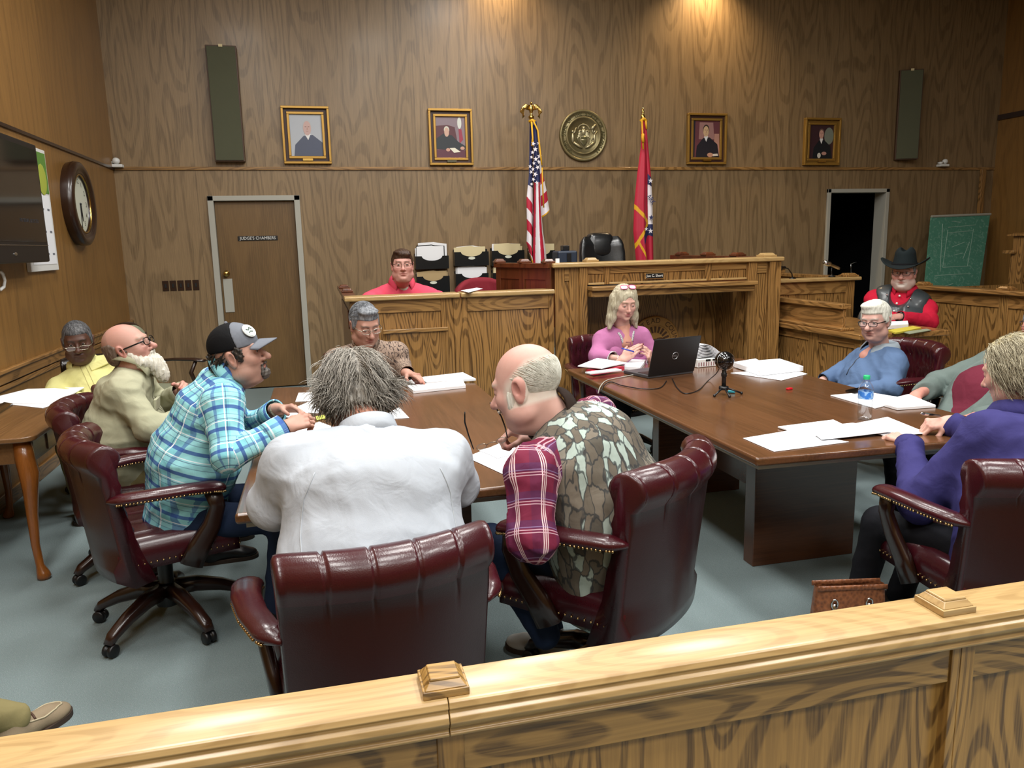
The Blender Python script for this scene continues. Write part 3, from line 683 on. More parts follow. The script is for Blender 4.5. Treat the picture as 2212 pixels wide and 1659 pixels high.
# judge's high-backed black chair
jc = empty('executive_chair', (3.02, 7.75, 0), PI, 'black leather high back chair behind the tall bench', 'chair')
b = MB()
def jback(u, v):
    a = 2*PI*u
    x = .265*(1 if abs(math.cos(a)) > 0 else 0)*math.copysign(abs(math.cos(a))**.35, math.cos(a)); y = math.copysign(abs(math.sin(a))**.7, math.sin(a))*.07
    t = v; z = .95+.71*t; w = 1-.12*max(0, t-.75)/.25-.05*(1-t)
    e = min(1, (1-t)*9+.12)**.5 if t > .88 else 1
    return (x*w*(e*.25+.75), -.30-.10*t+y*e+.06*(abs(x)/.265)**2, z)
b.grid(jback, 40, 26, cu=True); b.add([jback(i/40, 1) for i in range(40)], [tuple(range(40))])
b.build('backrest', M['kleather'], jc, smooth=True)
b = MB()
for z0, z1, w, d in ((1.43, 1.70, .15, .085), (1.16, 1.44, .155, .07), (1.0, 1.17, .155, .07)):
    R = Matrix.Identity(3)
    def cush(u, v, z0=z0, z1=z1, w=w, d=d):
        a = 2*PI*u; p = -PI/2+PI*v; cx_ = math.copysign(abs(math.cos(p))**.4, math.cos(p)); 
        x = w*cx_*math.copysign(abs(math.cos(a))**.4, math.cos(a)); y = d*cx_*math.copysign(abs(math.sin(a))**.6, math.sin(a)); z = (z0+z1)/2+(z1-z0)/2*math.copysign(abs(math.sin(p))**.6, math.sin(p))
        return (x, -.30-.10*(z-.95)/.71+y, z)
    b.grid(cush, 32, 14, cu=True)
b.build('cushion', M['kleather'], jc, smooth=True)
b = MB(); b.box(-.26, .26, -.24, .26, .78, .90); b.build('seat', M['kleather'], jc, bevel=.03, seg=3)
b = MB(); b.lathe([(.3, .30), (.3, .33), (.04, .37), (.04, .78)], 16); b.build('base', M['caster'], jc)
for s in (-1, 1):
    b = MB(); b.tube([(s*.29, -.25, 1.0), (s*.31, 0, 1.03), (s*.30, .2, 1.02)], [(.03, .03), (.03, .035), (.03, .035)], 12); b.tube([(s*.31, .1, 1.0), (s*.29, .05, .85)], .02, 8); b.build('armrest', M['kleather'], jc, smooth=True)
b = MB(); b.box(1.0, 5.2, 6.95, 9.38, 0, .30); o = b.build('floor_dais', M['carpet']); o['kind'] = 'structure'
# red upholstered chair behind the clerk's desk
rc = empty('office_chair', (1.50, 7.0, .245), PI, 'red fabric chair back showing behind the right part of the front desk', 'chair')
M['redcloth'] = cloth('dusty red upholstery', '7e2530', .15)
b = MB(); b.grid(lambda u, v: ((u-.5)*.50*(1-.25*max(0, v-.6)**2), -.25-.05*v+.10*(2*u-1)**2, .58+.47*v-.10*abs(2*u-1)**3*v), 21, 12); b.build('backrest', M['redcloth'], rc, smooth=True, solid=.06)
b = MB(); b.box(-.25, .25, -.22, .25, .42, .50); b.build('seat', M['redcloth'], rc, bevel=.03)
b = MB(); b.lathe([(.28, 0), (.28, .04), (.03, .08), (.03, .42)], 14); b.tube([(0, -.1, .44), (0, -.30, .45), (0, -.31, .70)], .025, 8); b.build('base', M['caster'], rc)
# wooden armchair with an upholstered back, mostly hidden behind the bearded man
sc2 = empty('armchair', (-1.335, 6.99, 0), math.radians(-115), 'wooden armchair with grey green padded back, standing behind the bearded man', 'chair')
sc2m = cloth('sage upholstery', '8d9079', .15)
b = MB(); b.grid(lambda u, v: ((u-.5)*.46, -.24-.05*v+.02*math.sin(PI*u), .5+.50*v-.10*abs(2*u-1)**2.5*v), 17, 10); b.build('backrest', sc2m, sc2, smooth=True, solid=.06)
b = MB(); b.tube([((u-.5)*.48, -.30+.02*math.sin(PI*u), 1.01-.10*abs(2*u-1)**2.5) for u in np.linspace(0, 1, 15)], .02, 8); b.tube([(-.23, -.27, .92), (-.23, -.25, 0)], .018, 8); b.tube([(.23, -.27, .92), (.23, -.25, 0)], .018, 8); b.build('frame', M['dkwood'], sc2, smooth=True)
b = MB(); b.box(-.25, .25, -.24, .25, .40, .47); b.build('seat', sc2m, sc2, bevel=.02)
for s_ in (-1, 1):
    b = MB(); b.tube([(s_*.23, .22, .42), (s_*.23, .23, 0)], .018, 8); b.build('leg', M['dkwood'], sc2, smooth=True)
    b = MB(); b.tube([(s_*.24, -.26, .66), (s_*.28, -.05, .675), (s_*.28, .15, .675), (s_*.27, .25, .665)], [(.012, .022), (.014, .03), (.016, .045), (.012, .035)], 12); b.tube([(s_*.27, .17, .665), (s_*.26, .12, .56), (s_*.24, .18, .44)], [.016, .02, .018], 8); b.build('armrest', M['dkwood'], sc2, smooth=True)
# ------------------------------------------------------------------ things on the walls
RX = Matrix.Rotation(PI/2, 4, 'X')
def rect_frame(mb, hw, hh, w, y0, y1, mi=0):
    mb.box(-hw, hw, y0, y1, hh-w, hh, mi); mb.box(-hw, hw, y0, y1, -hh, -hh+w, mi); mb.box(-hw, -hw+w, y0, y1, -hh+w, hh-w, mi); mb.box(hw-w, hw, y0, y1, -hh+w, hh-w, mi)
def blob(cx, cz, rx, rz, n=20): return [(cx+rx*math.cos(2*PI*k/n), cz+rz*math.sin(2*PI*k/n)) for k in range(n)]
def portrait(pa, pb, lab, layers, plate=True, liner='3a1e14', wide=.0):
    a, c = atY(*pa, YB-.05), atY(*pb, YB-.05); m = (a+c)/2; hw, hh = (c.x-a.x)/2, (a.z-c.z)/2
    r = empty('portrait', (m.x, YB-.012, m.z), 0, lab, 'picture', 'gilt framed judge portraits')
    b = MB(); rect_frame(b, hw, hh, .026, -.055, 0); fo = b.build('frame', M['gold'], r, bevel=.004)
    b = MB(); rect_frame(b, hw-.026, hh-.026, .035, -.018, -.004); b.build('liner', plain('frame liner '+liner, liner, .5), fo)
    b = MB(); rect_frame(b, hw-.058, hh-.058, .028, -.034, -.004); b.build('inner_moulding', M['gold'], fo, bevel=.004)
    W, H = hw-.084, hh-.084; b = MB(); mats = []
    for i, (col, poly) in enumerate(layers):
        mats.append(plain('portrait paint '+col, col, .45)); y = -.012-.0006*i
        if poly is None: b.prism([(-W, -H), (W, -H), (W, H), (-W, H)], y, y+.004, 'y', i)
        else: b.prism([(max(-W, min(W, p*W)), max(-H, min(H, q*H))) for p, q in poly], y-.0005, y+.002, 'y', i)
    b.build('canvas', mats, r)
    if plate: MB().box(-.055, .055, -.058, -.03, -hh+.034, -hh+.056).build('name_plate', M['brass'] if plate == 1 else plain('dull plate', '4a4630', .4), r)
def bust(face, hx=0., robe='2a2c38', hair='c8c8c8', skin='c9a08e', s=1.0, collar=True, dy=0.):
    L = [(robe, [(hx-.78*s, -1), (hx-.70*s, -.45+dy), (hx-.22*s, -.02+dy), (hx+.28*s, .02+dy), (hx+.9*s, -.35+dy), (hx+1.1*s, -1)])]
    if collar: L.append(('e6e6e6', [(hx-.14*s, .02+dy), (hx+.02*s, -.22+dy), (hx+.16*s, .06+dy), (hx+.05*s, .2+dy), (hx-.1*s, .2+dy)]))
    L += [(hair, blob(hx, .42*1+dy, .245*s, .30*s)), (skin, blob(hx-.01, .34+dy, .215*s, .30*s)), ('9a6a5c', [(hx-.08*s, .20+dy), (hx+.06*s, .20+dy), (hx+.05*s, .185+dy), (hx-.07*s, .185+dy)]),
          ('5a3c34', [(hx-.13*s, .40+dy), (hx-.04*s, .40+dy), (hx-.04*s, .42+dy), (hx-.13*s, .42+dy)]), ('5a3c34', [(hx+.03*s, .40+dy), (hx+.12*s, .40+dy), (hx+.12*s, .42+dy), (hx+.03*s, .42+dy)]), ('b08472', [(hx-.03*s, .27+dy), (hx+.02*s, .27+dy), (hx-.005*s, .40+dy)])]
    return L
portrait((605, 228), (717, 354), 'gilt portrait of a white haired man on a pale ground', [('b4bac2', None)]+bust(0, .08, '4a5268', 'b4b8bc', 'c8a8a2', 1.15))
portrait((924, 234), (1023, 357), 'gilt portrait of a seated judge at a desk with a paper, second from left',
    [('8a7880', None), ('5a2c34', [(-1, .1), (-1, .55), (-.2, .6), (.3, .5), (.45, -.2), (-1, -.2)]), ('d8dcd4', blob(.62, .7, .14, .28)), ('9c3048', [(.55, .4), (.75, .4), (.85, -.1), (.6, -.3)])]+
    [('222a30', [(-1, -.55), (-.95, -.05), (-.4, .22), (-.2, .12), (.1, .1), (.5, -.2), (1, -.42), (.95, -.6), (.2, -.62), (-.3, -.6)]), ('5c2c3c', [(-1, -1), (1, -1), (1, -.62), (-1, -.58)]), ('d4d4c4', blob(-.26, .36, .18, .18)), ('d0aa96', blob(-.26, .25, .16, .22)),
     ('e4e2d0', [(-.1, -.52), (.25, -.50), (.65, -.70), (.2, -.74)]), ('c89a88', blob(-.2, -.6, .14, .08)), ('c89a88', blob(.78, -.52, .15, .08))], plate=2)
portrait((1486, 244), (1568, 355), 'gilt portrait of a judge with glasses before reddish curtains',
    [('6a3a40', None), ('a27872', [(-.5, .9), (.5, .9), (.6, 0), (-.55, 0)]), ('b88878', [(.6, .3), (.95, .3), (1, -.9), (.6, -.9)]), ('2a2430', [(-1, 1), (-.82, 1), (-.85, -1), (-1, -1)])]+bust(0, -.02, '1e1c26', '3a2c28', 'd2b088', .95, dy=.08)+[('c09078', blob(.3, -.85, .22, .12)), ('d8d0c4', [(.5, -.92), (.9, -.9), (.85, -.78), (.5, -.8)])])
portrait((1740, 254), (1812, 357), 'gilt portrait of a judge in black robe beside a pale chair, rightmost of four',
    [('3a2228', None), ('7c8478', blob(.62, .35, .38, .5))]+bust(0, 0, '141a20', '70584e', 'd0a090', .85, dy=.10)+[('d8d4c8', blob(-.15, -.8, .14, .16)), ('b88c80', blob(.25, -.68, .2, .1))], liner='7a5a20')

# state seal
c = atY(1260, 293, YB-.03); R0 = .305
sl = empty('wall_seal', (c.x, YB-.012, c.z), 0, 'large round bronze state seal between the two flags', 'seal')
n = N('antique bronze'); co = n.coord(); f = n.noise(co, 30, 4); n.bump(f, .2, .003)
M['bronze'] = n.fin(n.mix(f, lin('8c8058'), lin('6a6248')), .42, .6)
M['bronzelt'] = plain('polished bronze relief', 'b0a888', .35, .65); M['bronzedk'] = plain('dark bronze recess', '55502f', .5, .5)
b = MB(); b.lathe([(R0, 0), (R0, .03), (R0-.012, .040), (R0-.03, .034), (R0-.034, .026), (R0*.74, .026), (R0*.73, .036), (R0*.67, .036), (R0*.655, .022), (.002, .026)], 64, rot=rotm(PI/2, 0, 0)); b.build('disc', M['bronze'], sl, smooth=True)
t = MB(); s_ = 'GREAT SEAL OF THE STATE OF ARKANSAS'
for i, ch in enumerate(s_):
    if ch == ' ': continue
    a = math.radians(228-i*276/(len(s_)-1)); rr = R0*.825
    text_mb(t, ch, .056, Matrix.Translation((rr*math.cos(a), -.030, rr*math.sin(a)))@RX@Matrix.Rotation(a-PI/2, 4, 'Z'), .005)
t.build('lettering', M['bronzedk'], sl)
b = MB()
for k in range(13):
    a = math.radians(20+140*k/12); b.ball((.075*math.cos(a), -.030, .06+.07*math.sin(a)), (.008, .008, .009), 6, 4)
b.ball((0, -.03, .085), (.02, .02, .025), 8, 6); b.ball((0, -.032, .04), (.030, .02, .04), 8, 6)
for s in (-1, 1):
    for k in range(5): b.tube([(s*.01, -.034, .04-.006*k), (s*(.05+.008*k), -.036, .06-.022*k), (s*(.075-.004*k), -.034, .03-.03*k)], [.010, .009, .004], 6)
    b.ball((s*.14, -.03, -.03), (.018, .016, .06), 8, 6); b.ball((s*.14, -.03, .045), (.014, .014, .018), 8, 6)
    b.tube([(s*.15, -.03, .0), (s*.115, -.036, .04), (s*.10, -.034, .09)], .008, 6); b.tube([(s*.13, -.03, -.08), (s*.06, -.034, -.13), (s*.02, -.032, -.145)], [.016, .014, .008], 6)
b.tube([(.10, -.034, -.06), (.17, -.03, .05)], .006, 6); b.tube([(.10, -.036, .07), (.15, -.03, .13)], [.022, .012], 8)
b.prism([(-.05, .0), (.05, .0), (.05, -.07), (0, -.125), (-.05, -.07)], -.040, -.02, 'y'); b.build('relief', M['bronzelt'], sl, smooth=True)
b = MB(); b.prism([(-.04, -.02), (.04, -.02), (.04, -.045), (-.04, -.045)], -.042, -.039, 'y'); b.prism([(-.04, -.055), (.04, -.055), (.0, -.105)], -.042, -.039, 'y'); b.build('shield_field', M['bronzedk'], sl)

# column loudspeakers
M['grille'] = cloth('olive grille cloth', '585a48', .1, .9, .3); M['spkwood'] = plain('brown speaker edge', '4a3220', .5)
def column_speaker(tl, tr, bl, lab, dp, rz):
    a, c_, e = atY(*tl, YB-.1), atY(*tr, YB-.1), atY(*bl, YB-.1); w = (c_.x-a.x); h = a.z-e.z
    r = empty('wall_speaker', ((a.x+c_.x)/2, YB-.014, e.z), rz, lab, 'speaker')
    b = MB(); b.box(-w/2-.012, w/2+.012, -dp, 0, 0, h); b.build('cabinet', M['spkwood'], r, bevel=.004)
    b = MB(); b.box(-w/2, w/2, -dp-.012, -dp, .012, h-.012); b.build('grille', M['grille'], r, bevel=.005)
    MB().box(-.02, .02, -dp-.018, -dp-.01, h-.02, h+.008).build('label_plate', M['cream'], r)
column_speaker((445, 97), (507, 97), (464, 349), 'tall green grey column speaker at upper left of the panelled wall', .10, 0)
column_speaker((1955, 150), (1993, 150), (1946, 345), 'tall green grey column speaker at upper right, angled', .12, math.radians(-22))
# flags
M['fred'] = plain('flag red', 'b21c38', .6); M['fwhite'] = plain('flag white', 'e2dee4', .6); M['fblue'] = plain('flag navy', '232b58', .6); M['fgold'] = plain('gold fringe', 'd6a018', .6)
def star(mb, M4, r, mi):
    pts = [Vector(((r if k % 2 == 0 else r*.4)*math.sin(PI*k/5), (r if k % 2 == 0 else r*.4)*math.cos(PI*k/5), 0)) for k in range(10)]
    mb.add([M4@p for p in pts], [tuple(range(10))], mi)
YFL = 8.75
def flagpole(px, py_top, name, lab, top):
    p = atY(px, py_top, YFL); r = empty(name, (p.x, YFL, .30), 0, lab, 'flag'); zt = p.z-.30
    b = MB(); b.lathe([(.16, 0), (.16, .02), (.06, .05), (.03, .09)], 20); b.build('stand', M['brass'], r, smooth=True)
    b = MB(); b.tube([(0, 0, .05), (0, 0, zt-.17)], .014, 10); b.build('pole', M['dkwood'], r, smooth=True)
    return r, zt
us, zt = flagpole(1147, 226, 'national_flag', 'striped national flag with stars on a pole topped by an eagle', 0)
b = MB(); b.lathe([(.012, -.16), (.028, -.15), (.034, -.13), (.02, -.115), (.012, -.10), (.012, -.085)], 14, (0, 0, zt)); b.ball((0, 0, zt-.045), (.026, .022, .055), 10, 8); b.ball((0, -.012, zt+.012), (.015, .02, .016), 8, 6)
for s in (-1, 1):
    for k in range(5):
        b.tube([(s*.012, 0, zt-.02-.008*k), (s*(.060+.008*k), 0, zt-.005-.006*k), (s*(.088+.008*k), 0, zt-.055-.005*k), (s*(.100-.006*k), 0, zt-.150+.006*k)], [.014, .015, .012, .003], 6)
b.build('eagle_finial', M['brass'], us, smooth=True)
def drape(parent, name, outline_l, outline_r, depth, colour, mats, nu=70, nv=240, bottom=None, y0=0):
    """hanging cloth between two edge curves (lists of (x,z)), with a depth profile along the width"""
    def ev(c, t):
        t *= len(c)-1; i = min(int(t), len(c)-2); f = t-i; return (c[i][0]*(1-f)+c[i+1][0]*f, c[i][1]*(1-f)+c[i+1][1]*f)
    vs = []
    for j in range(nv):
        for i in range(nu):
            u, v = i/(nu-1), j/(nv-1); l, r_ = ev(outline_l, v), ev(outline_r, v)
            vs.append((l[0]+(r_[0]-l[0])*u, y0-depth(u, v), l[1]+(r_[1]-l[1])*u))
    b = MB()
    for j in range(nv-1):
        for i in range(nu-1):
            q = j*nu+i; f = (q, q+nu, q+nu+1, q+1); m = [sum(vs[k][a] for k in f)/4 for a in range(3)]
            b.f.append(f); b.m.append(colour((i+.5)/(nu-1), (j+.5)/(nv-1), m[0], m[2]))
    b.v = vs
    return b.build(name, mats, parent, smooth=True, solid=.004, fix=False)
def rel(px, py, root, Y=YFL): p = atY(px, py, Y)-root.location; return (p.x, p.z)
FM = [M['fred'], M['fwhite'], M['fblue'], M['fgold']]
r = us
fz = .10
# back fold, front centre fold and the right tail
def us_col(kind):
    def f(u, v, x, z):
        P = (z-zc)/PXM
        if kind == 'l':
            if z+.35*x*0 > rel(1140, 400, r)[1]-(.0+u*.035): return 2
            k = (rel(1140, 400, r)[1]-z-u*.10)/.125
            if v > .93+.05*u-.02: return 3
            return 1 if int(k) % 2 == 0 else 0
        if kind == 'c':
            if z > rel(1155, 395, r)[1]+.0*u: return 2
            k = (u*3.2+v*.55+.15); return (1 if int(k) % 2 == 1 else 0) if v < .985 else 3
        if z > rel(1168, 362, r)[1]+u*.075: return 2
        k = (rel(1168, 362, r)[1]+u*.075-z)/.110
        if v > .955: return 3
        return 1 if int(k) % 2 == 0 else 0
    return f
zc = 0; PXM = 1
top = 264
oL = [rel(1143, top, r), rel(1141, 380, r), rel(1136, 430, r), rel(1137, 500, r), rel(1136, 525, r), rel(1147, 566, r)]
oM = [rel(1150, top, r), rel(1151, 380, r), rel(1151, 430, r), rel(1150, 500, r), rel(1149, 540, r), rel(1150, 590, r)]
oR = [rel(1156, top, r), rel(1164, 380, r), rel(1165, 440, r), rel(1170, 500, r), rel(1176, 540, r), rel(1180, 592, r)]
oT = [rel(1154, top+6, r), rel(1162, 320, r), rel(1170, 365, r), rel(1180, 410, r), rel(1185, 445, r), rel(1187, 455, r)]
oTl = [rel(1151, top+6, r), rel(1153, 320, r), rel(1160, 380, r), rel(1164, 425, r), rel(1167, 455, r), rel(1168, 472, r)]
fl = drape(r, 'flag_fold', oL, oM, lambda u, v: .03+.07*v*math.sin(PI*u)**.8-.03*u, us_col('l'), FM)
fc = drape(r, 'flag_fold', oM, oR, lambda u, v: .05+(.02+.07*v)*math.sin(PI*u), us_col('c'), FM)
ft = drape(r, 'flag_fold', oTl, oT, lambda u, v: .0+.05*v*math.sin(PI*u), us_col('t'), FM)
b = MB()
rs = random.Random(3)
for px, py, s in ((1151, 311, .024), (1155, 323, .026), (1149, 330, .02), (1156, 344, .026), (1152, 353, .02), (1155, 377, .028), (1151, 388, .022), (1146, 372, .02), (1144, 360, .02), (1147, 340, .018), (1160, 362, .024), (1164, 338, .026), (1163, 350, .022), (1162, 310, .018), (1150, 366, .02), (1147, 398, .018), (1158, 395, .02)):
    x, z = rel(px, py, r, YFL-.1); star(b, Matrix.Translation((x, -.125, z))@RX@Matrix.Rotation(rs.uniform(-.5, .5), 4, 'Z'), s*1.15, 0)
b.build('flag_stars', M['fwhite'], r, solid=.002)
b = MB(); P_ = lambda px, py, y: Vector((rel(px, py, r)[0], y, rel(px, py, r)[1]))
b.tube([P_(1145, 265, -.06), P_(1146, 300, -.09), P_(1145, 318, -.1)], [.010, .010, .018], 8); b.tube([P_(1149, 264, -.07), P_(1156, 285, -.11), P_(1160, 340, -.15), P_(1162, 360, -.16)], .009, 8); b.tube([P_(1163, 365, -.15), P_(1164, 400, -.15), P_(1166, 450, -.16)], .008, 8)
b.tube([P_(1141, 264, -.03), P_(1147, 261, -.05), P_(1153, 265, -.06)], .016, 8); b.build('gold_cord', M['fgold'], r, smooth=True)
# state flag
ar, zt = flagpole(1389, 232, 'state_flag', 'red state flag with blue and white diamond corner on a spear topped pole', 0); r = ar
b = MB(); b.lathe([(.012, -.17), (.026, -.165), (.026, -.155), (.020, -.14), (.028, -.11), (.022, -.085), (.012, -.075), (.016, -.06), (.014, -.04), (.002, .0)], 14, (0, 0, zt)); b.build('spear_finial', M['brass'], r, smooth=True)
oL = [rel(1383, 262, r), rel(1382, 320, r), rel(1374, 380, r), rel(1368, 440, r), rel(1366, 500, r), rel(1372, 566, r), rel(1376, 590, r)]
oM = [rel(1388, 262, r), rel(1393, 320, r), rel(1396, 380, r), rel(1396, 440, r), rel(1397, 500, r), rel(1398, 560, r), rel(1398, 590, r)]
oR = [rel(1393, 262, r), rel(1398, 320, r), rel(1404, 385, r), rel(1407, 440, r), rel(1408, 500, r), rel(1409, 560, r), rel(1409, 590, r)]
zl = lambda py: rel(1400, py, r)[1]
def ar_r(u, v, x, z):
    if z > zl(375)-u*.05: return 0
    if z > zl(398)-u*.03: return 2
    if z > zl(484): return 1
    if z > zl(508)-u*.02: return 2
    return 0
def ar_l(u, v, x, z):
    e1 = zl(446)-u*.19  # gold edge falling to the right
    if abs(z-e1) < .028: return 3
    e2 = zl(480)-(1-u)*.28
    if z < e1 and abs(z-e2) < .03: return 3
    if z < e2 and z > e2-.14 and u > .55: return 2
    e3 = zl(505)-u*.42
    if z < e2-.02 and abs(z-e3) < .03 and u < .9: return 3
    return 0
drape(r, 'flag_fold', oL, oM, lambda u, v: .03+(.02+.07*v)*math.sin(PI*u)+.012*v*math.sin(u*14), ar_l, FM)
drape(r, 'flag_fold', oM, oR, lambda u, v: .03+.03*v*math.sin(PI*u), ar_r, FM)
b = MB(); 
for px, py, s in ((1402, 391, .032), (1402, 499, .034), (1391, 495, .024)):
    x, z = rel(px, py, r, YFL-.06); star(b, Matrix.Translation((x, -.105 if px > 1395 else -.13, z))@RX, s, 0)
x, z = rel(1405, 470, r, YFL-.06); star(b, Matrix.Translation((x, -.085, z))@RX, .035, 1)
text_mb(b, 'ARK', .085, Matrix.Translation((rel(1400, 432, r)[0], -.085, zl(432)))@RX@Matrix.Rotation(-.95, 4, 'Z')@Matrix.Diagonal((.75, 1, 1, 1)), .001, 1)
b.build('flag_emblem', [M['fwhite'], M['fblue']], r, solid=0)
b = MB(); b.tube([P_(1383, 262, -.05), P_(1382, 290, -.08), P_(1382, 325, -.1)], .010, 8); b.tube([P_(1382, 292, -.09), P_(1381, 300, -.1), P_(1382, 310, -.1)], .018, 8); b.tube([P_(1381, 263, -.03), P_(1387, 258, -.05), P_(1394, 263, -.03)], .018, 8); b.tube([P_(1391, 262, -.05), P_(1393, 280, -.05)], .012, 8); b.build('gold_cord', M['fgold'], r, smooth=True)

# television on the left wall
xt = XL+.17; a = Vector((xt, 0, 0))
def atXw(px, py, X_): q = ray(px, py); return Vector(np.array([0, 0, CAMH])+q*(X_/q[0]))
e0, e1 = atXw(90, 318, xt), atXw(97, 566, xt); y1 = (e0.y+e1.y)/2; z0, z1 = e1.z, e0.z
tv = empty('television', (xt, y1-.72, z0), 0, 'black flat television mounted on the left wall, cut by the frame', 'television')
h = z1-z0
b = MB(); b.box(-.06, 0, -.72, .72, 0, h); b.build('casing', M['blackplastic'], tv, bevel=.012)
b = MB(); b.box(-.001, .003, -.68, .685, .14, h-.04); b.build('screen', M['blackgloss'], tv)
b = MB(); b.box(0, .004, -.70, .71, .115, .119); b.ball((.002, .05, .06), (.004, .03, .012), 10, 6); b.build('trim_line', M['chrome'], tv)
b = MB(); b.box(-.168, -.06, -.25, .25, h*.3, h*.7); b.build('wall_mount', M['dark'], tv)
t = MB(); text_mb(t, 'NO SIGNAL DETECTED', .035, Matrix.Translation((.0035, .38, .28))@Matrix(((0, 0, 1, 0), (1, 0, 0, 0), (0, 1, 0, 0), (0, 0, 0, 1))), .0003); t.build('screen_text', plain('dim screen text', '2c3038', .4), tv)
b = MB(); pth = [atXw(0, 585, XL+.02), atXw(6, 592, XL+.02), atXw(10, 606, XL+.02), atXw(8, 620, XL+.02), atXw(0, 626, XL+.02)]
b.tube(pth, .011, 8); o = b.build('television_cable', M['white'], smooth=True); tag(o, 'looped white cable below the television on the left wall', 'cable')
# calendar behind it
c0, c1 = atXw(62, 588, XL+.01), atXw(122, 586, XL+.01); zt_ = atXw(96, 328, XL+.01).z
cl = empty('calendar', (XL+.001, (c0.y+c1.y)/2, c0.z), 0, 'large wall calendar with green picture, hung behind the television', 'calendar')
hw = (c1.y-c0.y)/2; h = zt_-c0.z
b = MB(); b.box(0, .03, -hw, hw, 0, h); b.build('backing_pad', M['white'], cl, bevel=.004)
b = MB(); b.box(.03, .033, -hw+.05, hw-.04, .05, h*.62); b.build('page', M['paper'], cl)
b = MB(); b.box(.03, .033, -hw+.03, hw-.02, h*.64, h*.97); b.mi = 1; b.ball((.034, hw-.15, h*.75), (.002, .1, .12), 12, 6); b.build('picture', [plain('green landscape print', '5c8a3c', .5), plain('yellow green print', 'a8b448', .5)], cl)
b = MB()
for k in range(5):
    for j in range(4): b.box(.0335, .0345, hw-.12-.13*k, hw-.07-.13*k, .12+.17*j, .135+.17*j)
b.build('dates', M['ink'], cl)
# oval-looking round clock
ck = empty('wall_clock', (XL, 7.76, 2.035), 0, 'round dark framed wall clock on the left wall', 'clock')
RY = rotm(0, PI/2, 0)
b = MB(); b.lathe([(.355, 0), (.365, .05), (.36, .085), (.335, .10), (.30, .095), (.29, .08), (.27, .088), (.255, .075), (.25, .045)], 48, rot=RY, cap=False); b.build('frame', M['dkwood'], ck, smooth=True)
b = MB(); b.lathe([(.255, .0), (.255, .052), (.002, .052)], 40, rot=RY); fc_ = b.build('dial', plain('cream dial', 'cfd2c2', .6), ck)
b = MB(); b.lathe([(.257, .070), (.257, .080), (.247, .084), (.245, .070)], 40, rot=RY, cap=False); b.build('bezel', M['brass'], ck, smooth=True)
t = MB()
for k in range(1, 13):
    a = PI/2-2*PI*k/12; text_mb(t, str(k), .062, Matrix.Translation((.0525, .195*math.cos(a), .195*math.sin(a)))@Matrix(((0, 0, 1, 0), (1, 0, 0, 0), (0, 1, 0, 0), (0, 0, 0, 1))), .0006)
t.build('numerals', M['dark'], fc_)
b = MB(); b.tube([(.058, .0, 0), (.058, .03, -.15)], [.006, .003], 6); b.tube([(.058, 0, 0), (.058, -.02, -.21)], [.005, .002], 6); b.ball((.058, 0, 0), .01, 8, 6); b.build('hands', M['dark'], fc_)
# white sensors at the picture rail
def sensor(p, lab, cable=None):
    r = empty('motion_sensor', p, 0, lab, 'sensor')
    b = MB(); b.box(-.05, .09, -.09, 0, -.02, .012); b.build('bracket', M['white'], r, bevel=.006)
    b = MB(); b.ball((.03, -.07, .045), (.04, .035, .035), 12, 8); b.box(-.06, -.01, -.09, -.03, .012, .04); b.build('sensor_head', M['white'], r, smooth=True)
q = atY(247, 362, YB-.05); sensor((q.x, YB-.012, q.z+.02), 'small white motion sensor high in the left corner')
q2 = atY(2033, 360, YB-.05); sensor((q2.x, YB-.012, q2.z+.02), 'small white motion sensor high on the right of the far wall')
b = MB(); b.tube([atY(197, -60, YB-.04), atY(199, 40, YB-.03), atY(210, 150, YB-.03), atY(220, 230, YB-.03), atY(229, 320, YB-.03), atY(236, 356, YB-.05)], .008, 8)
o = b.build('sensor_cable', M['greypaint'], smooth=True); tag(o, 'thin grey cable running down the left corner to the sensor', 'cable')
# dark switch plates
for k in range(5):
    q0, q1 = atY(350+16.4*k, 605, YB-.01), atY(365+16.4*k, 629, YB-.01); cx_, cz_ = (q0.x+q1.x)/2, 1.228
    r = empty('light_switch', (cx_, YB, cz_), 0, ['first', 'second', 'third', 'fourth', 'fifth'][k]+' from left of the row of dark brown light switches', 'switch', 'row of switch plates')
    b = MB(); b.box(-.033, .033, -.007, 0, -.057, .057); b.build('plate', M['dkwood'], r, bevel=.003)
    b = MB(); b.box(-.011, .011, -.012, -.007, -.022, .022); b.build('rocker', M['dark'], r, bevel=.002)
# chalkboard on the right
cb = empty('chalkboard', (8.75, 9.05, 0), 0, 'green chalkboard with faint chalk drawing, leaning by the right wall', 'chalkboard')
P4 = [atY(1996, 640, 8.75), atY(2113, 640, 8.75), atY(2139, 463, 9.22), atY(2012, 468, 9.22)]; P4 = [p-cb.location for p in P4]
n = N('green chalkboard'); co = n.coord(); f = n.noise(co, 5, 4, .6); ln = n.noise(co, 18, 3, .6, 1.5)
M['chalk'] = n.fin(n.mix(n.ramp(ln, [(.55, g3(0)), (.62, g3(.35))]), n.mix(f, lin('3f7a66'), lin('4e8a76')), lin('8fb5a6')), .8)
nn = (P4[1]-P4[0]).cross(P4[3]-P4[0]).normalized()
b = MB(); b.add([p for p in P4]+[p-nn*.02 for p in P4], [(0, 1, 2, 3), (7, 6, 5, 4), (0, 4, 5, 1), (1, 5, 6, 2), (2, 6, 7, 3), (3, 7, 4, 0)]); b.build('slate', M['chalk'], cb)
b = MB(); b.tube([P4[3]+nn*.004, P4[2]+nn*.004], .018, 8); b.build('top_edge', M['greypaint'], cb)
def bp(u, v): return P4[0].lerp(P4[1], u).lerp(P4[3].lerp(P4[2], u), v)+nn*.003
b = MB()
